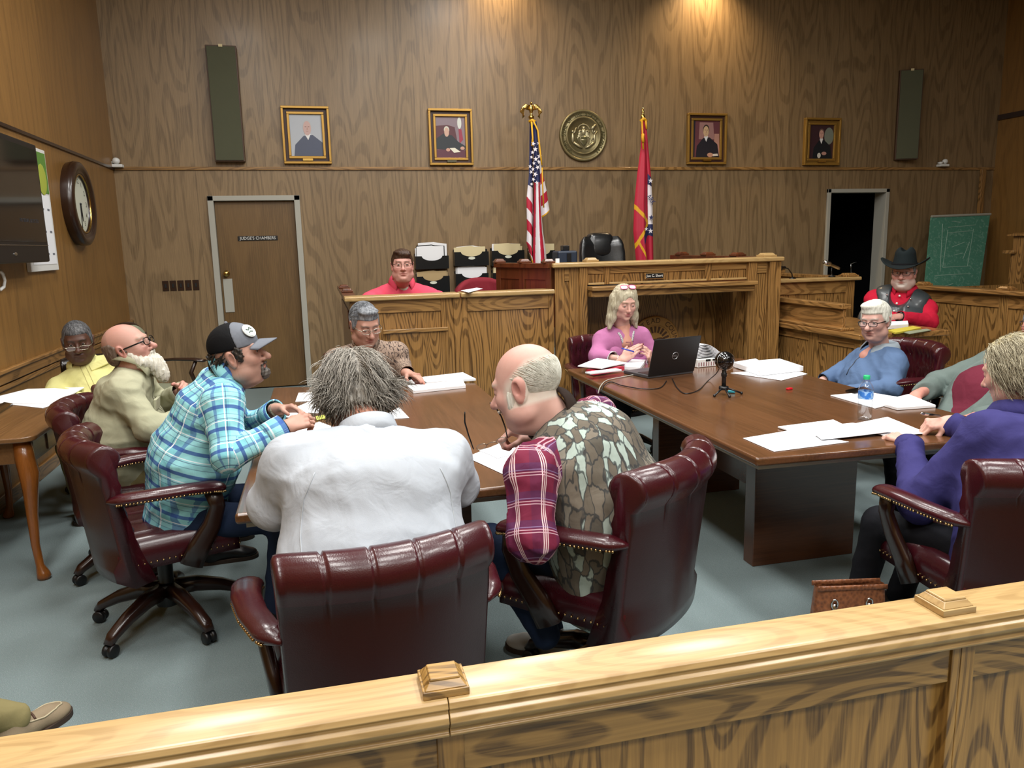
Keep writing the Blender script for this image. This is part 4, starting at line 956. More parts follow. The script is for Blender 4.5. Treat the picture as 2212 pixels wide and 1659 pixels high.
for a_, c_ in (((.3, .85), (.75, .87)), ((.28, .35), (.3, .82)), ((.72, .36), (.74, .82)), ((.28, .35), (.72, .36)), ((.3, .78), (.74, .8)), ((.4, .6), (.62, .66)), ((.45, .5), (.6, .52)), ((.62, .45), (.7, .66)), ((.2, .9), (.24, .3)), ((.35, .93), (.5, .91)), ((.15, .25), (.8, .27)), ((.35, .12), (.5, .15))):
    b.tube([bp(*a_), bp(*c_)], .004, 4)
b.build('chalk_lines', plain('chalk', '9dbcae', .9), cb)
for s, u in ((0, .12), (1, .88)):
    t_ = bp(u, .95)-nn*.03; b = MB(); b.tube([t_, bp(u, 0)-nn*.02+Vector((0, -.12, -(bp(u, 0).z)))], .018, 8); b.build('leg', M['maple'], cb, smooth=True)
b = MB(); b.tube([bp(.5, .9)-nn*.04, Vector((bp(.5, .9).x, .30, 0))], .016, 8); b.build('leg', M['maple'], cb, smooth=True)

# wall file pockets with folders
M['smoke'] = plain('smoky black plastic', '15181a', .25)
def pocket(pa, pb, lab, plab, col, badge=True, tilt=0., badgecol='d8dccc', ptop=12):
    a, c_ = atY(*pa, YB-.1), atY(*pb, YB-.1); w = c_.x-a.x; h = a.z-c_.z
    r = empty('wall_file_pocket', ((a.x+c_.x)/2, YB-.012, c_.z), 0, lab, 'file holder', 'black wall file pockets')
    b = MB(); hw = w/2
    b.box(-hw, hw, -.012, 0, 0, h+.02); b.box(-hw, -hw+.006, -.09, -.012, 0, h-.01); b.box(hw-.006, hw, -.09, -.012, 0, h-.01); b.box(-hw, hw, -.075, -.012, 0, .008)
    b.build('back_tray', M['smoke'], r)
    b = MB(); prof_ = [(-hw, 0), (hw, 0), (hw, h-.01)]+[(hw*.62*math.cos(t_), h-.01-.055*math.sin(t_)) for t_ in np.linspace(0, PI, 13)]+[(-hw, h-.01)]
    b.prism(prof_, -.098, -.09, 'y'); fo = b.build('front', M['smoke'], r)
    if badge:
        b = MB(); b.prism(blob(0, h-.085, .042, .017), -.101, -.097, 'y'); b.build('label_tab', plain('tab '+badgecol, badgecol, .4), fo)
    pr = empty('file_bundle', (r.location.x, YB-.055, c_.z+.012), 0, plab, 'papers', 'folders in the wall pockets')
    rs = random.Random(int(pa[0]))
    for k in range(5):
        b = MB(); w2 = hw*(.80+.12*rs.random()); dx = rs.uniform(-.02, .02); zz = h+ptop/195*(.55+.5*rs.random())
        b.prism([(-w2+dx, 0), (w2+dx, 0), (w2+dx, zz-.004*k), (w2*.3+dx, zz), (w2*.1+dx, zz+.012*rs.random()), (-w2+dx, zz-.01*rs.random())], -.026+.010*k, -.023+.010*k, 'y'); b.build('folder' if k else 'paper_sheet', col[k % len(col)], pr)
PW, PC, PT = M['paper'], M['cream'], plain('tan folder', 'b39a70', .8)
pocket((897, 552), (970, 580), 'black wall pocket stuffed with bent white papers, top left of the set', 'bent white papers spilling out of the top left pocket', [PW, PW, M['smoke'], PW], False, ptop=26)
pocket((900, 596), (972, 632), 'black wall pocket low behind the man in coral shirt', 'tan folder and papers in the low pocket by the coral shirt', [PT, PW, PT], ptop=8)
pocket((981, 543), (1056, 573), 'black wall pocket upper middle, above another pocket', 'cream folders in the upper middle pocket', [PC, PW, PC], ptop=10)
pocket((984, 590), (1056, 624), 'black wall pocket lower middle holding white sheets', 'white sheets in the lower middle pocket', [PW, PW, PC], ptop=12)
pocket((1062, 540), (1133, 573), 'black wall pocket top, just left of the national flag', 'cream folders in the pocket left of the national flag', [PC, PW, PC], ptop=12)
pocket((1064, 588), (1137, 618), 'black wall pocket below, partly behind the reddish bench wing', 'cream folders in the pocket behind the bench wing', [PC, PC, PW], ptop=12)
pocket((1143, 540), (1199, 573), 'black wall pocket with green tab behind the national flag', 'cream folders behind the national flag', [PC, PC, PC], True, badgecol='3c9a54', ptop=12)
# dark blue case on the bench wing and small things on the bench
q = atY(1220, 566, 7.3)
bc = empty('equipment_case', (q.x, 7.3, 1.30), 0, 'dark blue case standing behind the left end of the tall bench', 'case')
M['navy'] = plain('dark blue plastic', '1e2a3c', .45)
b = MB(); b.box(-.10, .10, -.1, .1, 0, .225); b.build('body', M['navy'], bc, bevel=.02, seg=3)
b = MB(); b.box(-.03, .035, -.05, .05, .225, .275); b.build('handle_block', M['blackplastic'], bc, bevel=.008)
b = MB(); b.box(-.01, .03, -.112, -.098, .02, .20); b.build('strap', M['blackplastic'], bc)
q = atY(1207, 571, 6.4)
o = MB().box(q.x-.03, q.x+.0, 6.38, 6.40, zT, zT+.035).build('name_card', M['paper']); tag(o, 'tiny white card standing on the left end of the tall bench', 'card')
# ------------------------------------------------------------------ implicit-surface modeller (organic bodies, heads, hands and clothes)
A3 = lambda p: np.array(p, dtype=np.float32)
class SDF:
    def __init__(s, h): s.h = h; s.ops = []; s.frames = {}; s.post = None; s.clips = []
    def _add(s, kind, lo, hi, fn, k, g): s.ops.append((kind, A3(lo), A3(hi), fn, k, g)); return s
    def cap(s, a, b, ra, rb=None, k=.02, g=0, sub=False):
        rb = ra if rb is None else rb; a, b = A3(a), A3(b); d = b-a; L2 = float(d@d)+1e-9; R = max(ra, rb)
        def fn(P, a=a, d=d, L2=L2, ra=ra, rb=rb):
            q = P-a; t = np.clip((q@d)/L2, 0, 1); return np.linalg.norm(q-t[..., None]*d, axis=-1)-(ra+(rb-ra)*t)
        return s._add('sub' if sub else 'add', np.minimum(a, b)-R, np.maximum(a, b)+R, fn, k, g)
    def ell(s, c, r, rot=None, k=.02, g=0, sub=False):
        c, r = A3(c), A3(r); R = np.array(rot, dtype=np.float32) if rot is not None else None; m = float(r.max())
        def fn(P, c=c, r=r, R=R):
            q = P-c
            if R is not None: q = q@R
            k0 = np.linalg.norm(q/r, axis=-1); k1 = np.linalg.norm(q/(r*r), axis=-1)+1e-6; return k0*(k0-1)/k1
        return s._add('sub' if sub else 'add', c-m, c+m, fn, k, g)
    def slab(s, a, b, u, r0, r1, k=.03, g=0):
        """tapered tube from a to b with elliptical section: lateral axis u; r=(lateral, depth)"""
        a, b, u = A3(a), A3(b), A3(u); d = b-a; L = float(np.linalg.norm(d)); t_ = d/L; u = u-t_*(u@t_); u = u/np.linalg.norm(u); w = np.cross(t_, u); R = max(r0+r1)
        def fn(P, a=a):
            q = P-a; tt = q@t_; t = np.clip(tt/L, 0, 1); ru = r0[0]+(r1[0]-r0[0])*t; rw = r0[1]+(r1[1]-r0[1])*t
            ex = tt-t*L; x, y, z = (q@u)/ru, (q@w)/rw, ex/np.minimum(ru, rw)
            k0 = np.sqrt(x*x+y*y+z*z)+1e-6; k1 = np.sqrt((x/ru)**2+(y/rw)**2+(z/np.minimum(ru, rw))**2)+1e-6
            return k0*(k0-1)/k1
        return s._add('add', np.minimum(a, b)-R, np.maximum(a, b)+R, fn, k, g)
    def cut(s, p, nrm, k=.004):
        """remove everything on the side the normal points to"""
        p, nrm = A3(p), A3(nrm)/np.linalg.norm(A3(nrm)); s.clips.append((p, nrm, k)); return s
    def mesh(s):
        h = s.h; lo = np.min([o[1] for o in s.ops if o[0] == 'add'], 0)-3*h; hi = np.max([o[2] for o in s.ops if o[0] == 'add'], 0)+3*h
        n = np.ceil((hi-lo)/h).astype(int)+1
        D = np.full(n, 1.0, np.float32); G = np.zeros(n, np.int16); B = np.full(n, 9.0, np.float32)
        ax = [lo[i]+h*np.arange(n[i], dtype=np.float32) for i in range(3)]
        for kind, l, u, fn, k, g in s.ops:
            m = k+2.5*h
            i0 = np.maximum(np.floor((l-m-lo)/h).astype(int), 0); i1 = np.minimum(np.ceil((u+m-lo)/h).astype(int)+1, n)
            if (i1 <= i0).any(): continue
            sl = tuple(slice(a, b) for a, b in zip(i0, i1))
            P = np.stack(np.meshgrid(*[ax[i][sl[i]] for i in range(3)], indexing='ij'), -1)
            d = fn(P).astype(np.float32); E = D[sl]
            if kind == 'sub':
                d = -d; hh = np.clip(.5-.5*(E-d)/k, 0, 1); D[sl] = E+(d-E)*hh+k*hh*(1-hh)
            else:
                hh = np.clip(.5+.5*(E-d)/k, 0, 1); D[sl] = E+(d-E)*hh-k*hh*(1-hh)
                bb = B[sl]; msk = d < bb; G[sl][msk] = g; bb[msk] = d[msk]
        P = None
        for p, nr, k in s.clips:
            if P is None: P = np.stack(np.meshgrid(*ax, indexing='ij'), -1)
            d = (P-p)@nr; hh = np.clip(.5-.5*(D-d)/k, 0, 1); D = D+(d-D)*hh+k*hh*(1-hh)
        if s.post is not None:
            near = np.abs(D) < .06; idx = np.argwhere(near); D[near] += s.post(lo+h*idx.astype(np.float32), G[near])
        # surface nets
        I = D < 0; c = [I[a:n[0]-1+a, b:n[1]-1+b, d:n[2]-1+d] for a in (0, 1) for b in (0, 1) for d in (0, 1)]
        cnt = np.sum(np.array(c, dtype=np.int8), 0); act = (cnt > 0) & (cnt < 8); cells = np.argwhere(act)
        vid = np.full(act.shape, -1, np.int64); vid[act] = np.arange(len(cells))
        acc = np.zeros((len(cells), 3), np.float32); num = np.zeros(len(cells), np.float32)
        for axn in range(3):
            o1, o2 = [i for i in range(3) if i != axn]
            for a in (0, 1):
                for b in (0, 1):
                    off = np.zeros(3, int); off[o1] = a; off[o2] = b; q0 = cells+off; q1 = q0.copy(); q1[:, axn] += 1
                    d0 = D[tuple(q0.T)]; d1 = D[tuple(q1.T)]; x = (d0 < 0) != (d1 < 0); t = np.where(x, d0/(d0-d1+1e-12), 0)
                    p = off.astype(np.float32)+np.zeros((len(cells), 3), np.float32); p[:, axn] = t
                    acc[x] += p[x]; num[x] += 1
        V = lo+h*(cells+acc/np.maximum(num, 1)[:, None]); F = []
        for axn in range(3):
            o1, o2 = [(1, 2), (2, 0), (0, 1)][axn]
            sl0 = [slice(1, n[i]-1) for i in range(3)]; sl0[axn] = slice(0, n[axn]-1); sl1 = list(sl0); sl1[axn] = slice(1, n[axn])
            x = I[tuple(sl0)] != I[tuple(sl1)]; e = np.argwhere(x); st = np.array([1, 1, 1]); st[axn] = 0; e = e+st
            ins = I[tuple(e.T)]
            def cv(da, db): q = e.copy(); q[:, o1] += da; q[:, o2] += db; return vid[tuple(q.T)]
            qd = np.stack([cv(-1, -1), cv(0, -1), cv(0, 0), cv(-1, 0)], 1); qd[~ins] = qd[~ins][:, ::-1]; F.append(qd)
        F = np.concatenate(F); F = F[(F >= 0).all(1)]
        gi = np.clip(np.round((V-lo)/h).astype(int), 0, n-1); VG = G[tuple(gi.T)]
        # light smoothing
        for _ in range(2):
            Sx = np.zeros_like(V); W_ = np.zeros(len(V), np.float32)
            for a in range(4):
                i, j = F[:, a], F[:, (a+1) % 4]
                for q in range(3): Sx[:, q] += np.bincount(i, V[j, q], len(V))+np.bincount(j, V[i, q], len(V))
                W_ += np.bincount(i, minlength=len(V))+np.bincount(j, minlength=len(V))
            V = V*.55+.45*Sx/np.maximum(W_, 1)[:, None]
        return V, F, VG
def mesh_obj(name, V, F, mats, parent=None, mi=None, uv=None, col=None):
    me = bpy.data.meshes.new(name); me.vertices.add(len(V)); me.vertices.foreach_set('co', np.asarray(V, np.float32).ravel())
    me.loops.add(F.size); me.loops.foreach_set('vertex_index', F.ravel().astype(np.int32)); me.polygons.add(len(F)); me.polygons.foreach_set('loop_start', np.arange(0, F.size, 4, dtype=np.int32))
    try: me.polygons.foreach_set('loop_total', np.full(len(F), 4, np.int32))
    except Exception: pass
    me.update(calc_edges=True)
    if mi is not None: me.polygons.foreach_set('material_index', np.asarray(mi, np.int32))
    me.polygons.foreach_set('use_smooth', [True]*len(F))
    if uv is not None: l = me.uv_layers.new(name='pattern'); l.data.foreach_set('uv', np.asarray(uv, np.float32).ravel())
    if col is not None:
        ca = me.color_attributes.new('tint', 'FLOAT_COLOR', 'POINT'); ca.data.foreach_set('color', np.concatenate([col, np.ones((len(col), 1))], 1).astype(np.float32).ravel())
    for m in (mats if isinstance(mats, (list, tuple)) else [mats]): me.materials.append(m)
    me.validate(); o = bpy.data.objects.new(name, me); COL.objects.link(o)
    if parent is not None: o.parent = parent
    return o
def tubes_obj(name, paths, radii, mat, parent=None, n=4):
    """many thin locks of hair joined as one head of hair"""
    b = MB()
    for p, r in zip(paths, radii): b.tube(p, r, n, cap=False)
    return b.build(name, mat, parent, smooth=True, fix=False)
# ------------------------------------------------------------------ people
def skin_mat(name):
    if name in _mc: return _mc[name]
    n = N(name); t = n.attr('tint'); co = n.coord(); f = n.noise(co, 60, 3); g = n.noise(co, 16, 2)
    c = n.mix(n.math('MULTIPLY', f, .22), t.outputs[0], n.mix(1.0, t.outputs[0], (.72, .55, .5, 1), 'MULTIPLY'))
    n.bump(n.noise(co, 420, 2), .12, .001)
    m = n.fin(c, n.math('ADD', n.math('MULTIPLY', g, .15), .45), spec=.35)
    n.b.inputs['Subsurface Weight'].default_value = .06; n.b.inputs['Subsurface Radius'].default_value = (.012, .004, .002)
    _mc[name] = m; return m
SKIN = skin_mat('skin')
def hair_mat(name, c1, c2, rough=.5):
    if name in _mc: return _mc[name]
    n = N(name); co = n.coord('Object', (1, 1, .25)); f = n.noise(co, 90, 3); g = n.noise(n.coord(), 14, 2)
    c = n.mix(n.ramp(f, [(.35, g3(0)), (.65, g3(1))]), lin(c1), lin(c2)); n.bump(n.noise(co, 160, 3), .8, .004)
    _mc[name] = n.fin(n.mix(n.math('MULTIPLY', g, .4), c, lin(c1)), rough, spec=.35); return _mc[name]
M['eye'] = plain('eye white', 'b0a49c', .2); M['iris'] = plain('dark iris', '2a2420', .15); M['lens'] = None
M['lens'] = thin_clear('spectacle glass', (.96, .97, .98, 1), .5, .07)
def V3(p): return np.array(p, np.float64)
def head(P, h=.0030):
    """build a head in its own frame (x right, y forward, z up, origin midway between the ears at eye level); returns V,F,tints"""
    fat = P.get('fat', 0.); S_ = SDF(h); g = lambda k, d: P.get(k, d)
    S_.ell((0, -.012, .030), (.076, .098, .088), k=.02)
    S_.ell((0, .030, -.030), (.064+.008*fat, .062, .080), k=.035)
    S_.ell((0, .038, -.080), (.050+.016*fat, .048, .036+.004*fat), k=.03)
    S_.ell((0, .074, -.104), (.020+.006*fat, .018, .016), k=.025)
    for s in (-1, 1):
        S_.ell((s*.040, .062, -.030), (.026+.006*fat, .026, .026), k=.02)           # cheek
        S_.ell((s*(.052+.010*fat), .010, -.080), (.022+.008*fat, .038, .026+.008*fat), k=.03)  # jaw corner
    S_.cap((-.036, .080, .020), (.036, .080, .020), .0135, .0135, k=.014)
    if fat: S_.ell((0, .030, -.120), (.046+.014*fat, .036+.012*fat, .018+.012*fat), k=.03)
    nk = V3(P.get('nk', (0, -.047, -.20))); S_.cap((0, -.024, -.06), nk, .052+.009*fat, .058+.010*fat, k=.03)
    S_.cap((0, -.004, -.112), nk+V3((0, .016, .0)), .032+.014*fat, .042+.012*fat, k=.03)
    for s in (-1, 1): S_.cap((s*.0185, .1015, -.046), (s*.034, .084, -.078), .0022, .0016, k=.009, sub=True)
    op = g('eye', .6)
    for s in (-1, 1): S_.ell((s*.032, .101, -.001), (.020, .018, .014), k=.016, sub=True)
    ns = g('nose', 1.0)
    S_.cap((0, .089, .004), (0, .089+.024*ns, -.034), .0075, .0115*ns, k=.010)
    S_.ell((0, .089+.026*ns, -.038), (.0125*ns, .011*ns, .0105*ns), k=.008)
    for s in (-1, 1): S_.ell((s*.0125*ns, .098, -.042), (.0085*ns, .011, .008), k=.008)
    for s in (-1, 1): S_.ell((s*.0065*ns, .104+.012*ns, -.0505), (.0035, .006, .005), k=.004, sub=True)
    my = g('smile', 0.)
    S_.ell((0, .0865, -.067), (.026, .012, .0085), k=.008); S_.ell((0, .084, -.0785), (.021, .012, .0085), k=.008)
    for s in (-1, 1): S_.cap((0, .100, -.0725), (s*.024, .088, -.0735+.004*my), .0022, .0014, k=.004, sub=True)
    S_.cap((-.014, .097, -.092), (.014, .097, -.092), .006, k=.012, sub=True)
    for s in (-1, 1):
        S_.ell((s*.032, .0795, 0), (.0145, .0145, .0145), k=.004)
        S_.ell((s*.032, .100, -.001), (.0125, .016, .0015+.0060*op), k=.003, sub=True)
        S_.cap((s*.020, .101, -.012), (s*.045, .088, -.013), .0022, k=.008, sub=True)
        es = g('ear', 1.0); R = np.array(rotm(0, s*.12, s*-.35))
        S_.ell((s*.078, -.008, -.010), (.009, .020*es, .034*es), R, k=.008); S_.ell((s*.080, -.012, .004), (.011, .017*es, .021*es), R, k=.006)
        S_.ell((s*.087, -.003, -.004), (.007, .010, .019), R, k=.005, sub=True); S_.ell((s*.079, -.001, -.036), (.007, .009, .010), k=.008)
    V, F, G = S_.mesh()
    base = V3(lin(g('skin', 'c58f78'))[:3]); red = V3(lin(g('red', 'b0604e'))[:3]); C = np.tile(base, (len(V), 1))
    def blend(c, w): nonlocal C; w = np.clip(w, 0, 1)[:, None]; C = C*(1-w)+V3(c)*w
    d = lambda c, r: np.exp(-(((V-V3(c))/V3(r))**2).sum(1))
    fl = g('flush', .6)
    for s in (-1, 1): blend(red, .55*fl*d((s*.045, .075, -.035), (.026, .03, .024))); blend(red, .7*fl*d((s*.085, -.01, -.01), (.02, .03, .045)))
    blend(red, .65*fl*d((0, .118, -.038), (.02, .02, .018))); blend(red, .25*fl*d((0, .03, .10), (.08, .1, .05)))
    lip = V3(lin(g('lip', '9c5a52'))[:3])
    blend(lip, 1.2*d((0, .095, -.066), (.020, .012, .0055))*(V[:, 1] > .083)); blend(lip, 1.2*d((0, .092, -.0795), (.018, .012, .0055))*(V[:, 1] > .08))
    bc = g('brow', None)
    if bc:
        for s in (-1, 1):
            for t in np.linspace(0, 1, 6): blend(lin(bc)[:3], .75*d((s*(.014+.034*t), .093-.012*t, .0185+.006*math.sin(PI*t*.8)), (.008, .02, .0038)))
    st = g('stubble', None)
    if st:
        w = d((0, .085, -.085), (.045, .04, .03))*(V[:, 2] < -.05); w += .6*((V[:, 2] < -.05) & (V[:, 2] > -.14) & (V[:, 1] > .0)); w *= 1-np.clip(1.2*d((0, .095, -.072), (.022, .015, .012)), 0, 1)
        blend(lin(st)[:3], w*g('stubble_w', .35))
    if P.get('scalp_fn'): blend(lin(g('scalp', 'd8d4c8'))[:3], P['scalp_fn'](V))
    elif g('scalp', None):
        w = ((V[:, 2] > g('scalp_z', .0)) | (V[:, 1] < -.05)) & (V[:, 1] < g('scalp_y', .03)) & (V[:, 2] > -.07)
        blend(lin(g('scalp', None))[:3], w*g('scalp_w', .4))
    return V, F, C
def hand(curl=(.3, .35, .4, .45), thumb=.4, spread=.06, h=.0026, flat=0., size=1.0, col='c58f78', red='b8705e', left=False, nail=None, bend2=1.0):
    """hand in its own frame: wrist at origin, fingers toward +y, palm facing -z, thumb on +x (mirrored when left)"""
    S_ = SDF(h)
    S_.cap((0, -.03, 0), (0, -.005, 0), .0275, .026, k=.02); S_.ell((0, .0, 0), (.029, .026, .020), k=.02)
    bx = (.030, .010, -.010, -.029); ln = ((.040, .024, .019), (.045, .028, .020), (.042, .026, .020), (.033, .019, .018)); rd = (.0088, .0092, .0088, .0078)
    tips = []
    for i in range(4):
        S_.cap((bx[i]*.55, .012, .001), (bx[i], .085-.006*abs(i-1), .002), .0125, .0112, k=.014)
        p = V3((bx[i], .087-.006*abs(i-1), .002)); a = curl[i]; ang = a*1.0; sp = -spread*(i-1.4)*-1
        for j in range(3):
            d = V3((math.sin(sp)*math.cos(ang), math.cos(sp)*math.cos(ang), -math.sin(ang))); q = p+d*ln[i][j]; r0 = rd[i]*(1-.08*j); r1 = rd[i]*(1-.08*(j+1)) if j < 2 else rd[i]*.80
            S_.cap(p, q, r0, r1, k=.004); p = q; ang += a*(1.25 if j == 0 else .8)*bend2
        tips.append(p)
    S_.cap((.012, .015, -.004), (.034, .036, -.010), .0165, .014, k=.014)
    t0 = V3((.034, .036, -.010)); a = thumb
    d1 = V3((.80-.55*a, .62, -.15-.55*a)); d1 /= np.linalg.norm(d1); t1 = t0+d1*.034; d2 = V3((.45-.75*a, .82, -.2-.5*a)); d2 /= np.linalg.norm(d2); t2 = t1+d2*.028
    S_.cap(t0, t1, .0115, .0100, k=.008); S_.cap(t1, t2, .0100, .0085, k=.005); tips.append(t2)
    for i in range(4): S_.ell((bx[i], .086-.006*abs(i-1), .011), (.008, .010, .005), k=.006)
    V, F, G = S_.mesh(); C = np.tile(V3(lin(col)[:3]), (len(V), 1)); r_ = V3(lin(red)[:3])
    for t in tips: w = np.exp(-((V-t)**2).sum(1)/.016**2)[:, None]*.7; C = C*(1-w)+r_*w
    for i in range(4): w = np.exp(-(((V-V3((bx[i], .086, .012)))/V3((.009, .010, .01)))**2).sum(1))[:, None]*.5; C = C*(1-w)+r_*w
    if nail:
        for t in tips: w = (np.linalg.norm(V-t, axis=1) < .0085)[:, None]*.9; C = C*(1-w)+V3(lin(nail)[:3])*w
    V = V*size
    if left: V = V*np.array([-1, 1, 1]); F = F[:, ::-1]
    return V, F, C
def xf(V, R, t): return V@np.array(R).T+V3(t)
def ik(a, c, l1, l2, pole):
    a, c = Vector(a), Vector(c); d = c-a; L = min(d.length, (l1+l2)*.999); d.normalize(); x = (l1*l1-l2*l2+L*L)/(2*L); y = math.sqrt(max(l1*l1-x*x, 1e-6))
    p = Vector(pole); p = (p-d*p.dot(d)).normalized(); return a+d*x+p*y
def folds(amp, seed, freq=1.0):
    r = np.random.RandomState(seed); K = r.randn(7, 3)*np.array([28, 28, 34])*freq; ph = r.rand(7)*6.28; K2 = r.randn(7, 3)*9
    def f(P, G):
        o = np.zeros(len(P))
        for i in range(7): o += (1-np.abs(np.sin(.5*(P@K[i])+ph[i]+1.3*np.sin(P@K2[i]))))**2.2
        return -amp*(o/7-.30)*2.4
    return f
class Person:
    def __init__(s, label, hip, nb, face, sh=.44, belly=0., fat=0., twist=0., cat='person', seat=.40, slope=0.):
        """hip: (x,y) on the seat; nb: base of the neck; face: heading (0 = +Y, positive = towards -X)"""
        s.root = empty('person', (0, 0, 0), 0, label, cat)
        s.f = Vector((-math.sin(face), math.cos(face), 0)); s.r = Vector((s.f.y, -s.f.x, 0)); s.up = Vector((0, 0, 1))
        s.P = Vector((hip[0], hip[1], seat+.10)); s.belly = belly; s.fat = fat; s.NB = Vector(nb)
        H = (s.NB-s.P).length; s.tr = (s.NB-s.P).normalized(); bow = -s.f*.035
        s.W = s.P+s.tr*H*.40+bow; s.C = s.P+s.tr*H*.74+bow
        ft = (s.f*math.cos(twist)+s.r*math.sin(twist)); s.sr = (ft.cross(s.tr)).normalized(); s.sf = s.tr.cross(s.sr)
        if s.sf.dot(s.f) < 0: s.sf = -s.sf
        s.shw = sh; s.S = {'R': s.NB-s.tr*(.092+slope)+s.sr*(sh/2-.05), 'L': s.NB-s.tr*(.092+slope)-s.sr*(sh/2-.05)}
        s.E = {}; s.Wr = {}; s.Hd = {}; s.parts = []
    def arm(s, side, wrist, pole, hdir, hup, l1=.30, l2=.26, elbow=None, **hk):
        """wrist: world point; hdir: where the fingers point; hup: back-of-hand direction"""
        w = Vector(wrist); s.E[side] = Vector(elbow) if elbow is not None else ik(s.S[side], w, l1, l2, pole); s.Wr[side] = w
        if hdir is not None: s.Hd[side] = (frame(hdir, hup), hk)
    def make_body(s, headpos, hf, hup, P, tilt=None):
        """head: forward and up directions in world; P: head parameters"""
        s.hp = Vector(headpos); R = frame(hf, hup); s.hR = R; hs = P.get('size', 1.0); s.hs = hs; s.hP = P
        P['nk'] = tuple(R.transposed()@(s.NB-s.tr*.02-s.sf*.004-s.hp)/hs)
        Vs, Fs, Cs = [], [], []
        V, F, C = head(P, P.get('h', .0030)); V = xf(V*hs, R, s.hp); Vs.append(V); Fs.append(F); Cs.append(C)
        col = P.get('skin', 'c58f78'); red = P.get('red', 'b0604e')
        for sd in s.Hd:
            R_, hk = s.Hd[sd]; V, F, C = hand(left=(sd == 'R'), col=hk.pop('col', col), red=hk.pop('red', red), **hk); Vs.append(xf(V, R_, s.Wr[sd])); Fs.append(F); Cs.append(C)
        B = SDF(.014); c = lambda a, b, r0, r1: B.cap(a, b, r0, r1, k=.03)
        B.slab(s.P, s.W, s.sr, (.11, .08), (.10, .08)); B.slab(s.W, s.C, s.sr, (.10, .08), (.11, .08)); B.slab(s.C, s.NB-s.tr*.05, s.sr, (.11, .08), (.06, .05))
        c(s.NB-s.tr*.06, s.NB-s.tr*.02, .05, .045)
        for sd in s.E: c(s.S[sd], s.E[sd], .04, .036); B.cap(s.E[sd], s.Wr[sd], .038, .027, k=.02); c(s.C, s.S[sd], .05, .04)
        V, F, G = B.mesh(); Vs.append(V); Fs.append(F); Cs.append(np.tile(V3(lin(col)[:3]), (len(V), 1)))
        off = 0; FF = []
        for V, F in zip(Vs, Fs): FF.append(F+off); off += len(V)
        s.body = mesh_obj('body', np.concatenate(Vs), np.concatenate(FF), SKIN, s.root, col=np.concatenate(Cs))
        if P.get('eyes', True):
            for e in (-1, 1):
                b = MB(); Rt = R; c0 = s.hp+R@Vector((e*.032, .0795, 0))*hs; ey = Vector(P.get('gaze', (0, 1, -.1))).normalized()
                b.ball(c0, .0132*hs, 14, 10, 0); gz = (R@ey).normalized()
                q = gz.to_track_quat('Z', 'Y').to_matrix(); b.lathe([(.0062*hs, .0115*hs), (.0055*hs, .0128*hs), (.0008, .0137*hs)], 14, c0, q, 1)
                b.build('eye', [M['eye'], M['iris']], s.body, smooth=True)
    def HP(s, x, y, z): return s.hp+s.hR@(Vector((x, y, z))*s.hs)
    # ---- clothes
    def shirt(s, name, mat, h=.009, amp=.006, seed=1, sleeve=1.0, arm_r=(.062, .050, .036), chest=(0, 0), hem=-.04, neck=.066, seat_w=None, tuck=True, cuffs=True, mats=None, short=None, fq=1.0, vee=None):
        T = SDF(h); fr = {}
        sh = s.shw; cw = sh*.44+chest[0]; cd = .115+chest[1]; bl = s.belly
        hw = seat_w or cw*.98
        P0 = s.P+s.tr*hem
        T.slab(P0, s.W, s.sr, (hw, .125+bl*.6), (cw+bl*.35, .118+bl), k=.05, g=0)
        T.slab(s.W, s.C, s.sr, (cw+bl*.35, .118+bl), (cw, cd+bl*.2), k=.05, g=0)
        T.slab(s.C, s.NB-s.tr*.105, s.sr, (cw, cd), (cw*.66, cd*.64), k=.05, g=0)
        if bl > .02: T.ell(s.W+s.sf*(bl*.9+.02)-s.tr*.03, (cw*.85, .10+bl*.5, .14), np.array(Matrix((s.sr, s.sf, s.tr)).transposed()), k=.08, g=0)
        T.cap(s.NB-s.tr*.075-s.sr*.07, s.NB-s.tr*.075+s.sr*.07, .055, .055, k=.05, g=0)
        T.cap(s.NB-s.tr*.085, s.NB-s.tr*.052, .092, neck*.98, k=.03, g=0)
        fr[0] = (s.P, s.tr, s.sr, s.sf, cw)
        gi = 1
        for sd in ('R', 'L'):
            if sd not in s.E: continue
            e, w = s.E[sd], s.Wr[sd]; a = s.S[sd]
            T.cap(s.NB-s.tr*.065, a, .062, arm_r[0]*.98, k=.07, g=0); T.cap(a, e, arm_r[0], arm_r[1], k=.04, g=gi)
            d = (e-a).normalized(); q = (s.sr if sd == 'R' else -s.sr)+s.tr*.25-s.sf*.3; q = (q-d*q.dot(d)).normalized(); fr[gi] = (a, d, q, d.cross(q), arm_r[0])
            if short: pass
            else:
                w2 = e.lerp(w, sleeve); T.cap(e, w2, arm_r[1], arm_r[2], k=.03, g=gi+1)
                d = (w-e).normalized(); q2 = q-d*q.dot(d); q2.normalize(); fr[gi+1] = (e, d, q2, d.cross(q2), arm_r[1])
                T.cut(w2, np.array(w-e)) if False else None
            gi += 2
        if tuck: T.cap(s.NB-s.tr*.006, s.NB+s.tr*.12, neck*.90, neck*1.3, k=.006, sub=True)
        if vee: T.cap(s.NB+s.sf*vee[1]+s.tr*.02, s.NB-s.tr*vee[0]+s.sf*vee[2], vee[3], .012, k=.006, sub=True)
        T.post = folds(amp, seed, fq); V, F, G = T.mesh()
        # open the neck and the cuffs
        keep = np.ones(len(F), bool); fc = V[F].mean(1)
        if short is None:
            for sd in s.E:
                e, w = V3(s.E[sd]), V3(s.Wr[sd]); d = (w-e)/np.linalg.norm(w-e); w2 = e+(w-e)*sleeve; q = fc-w2; t = q@d; rad = np.linalg.norm(q-t[:, None]*d, axis=1); keep &= ~((t > 0) & (t < .09) & (rad < .06))
        F = F[keep]
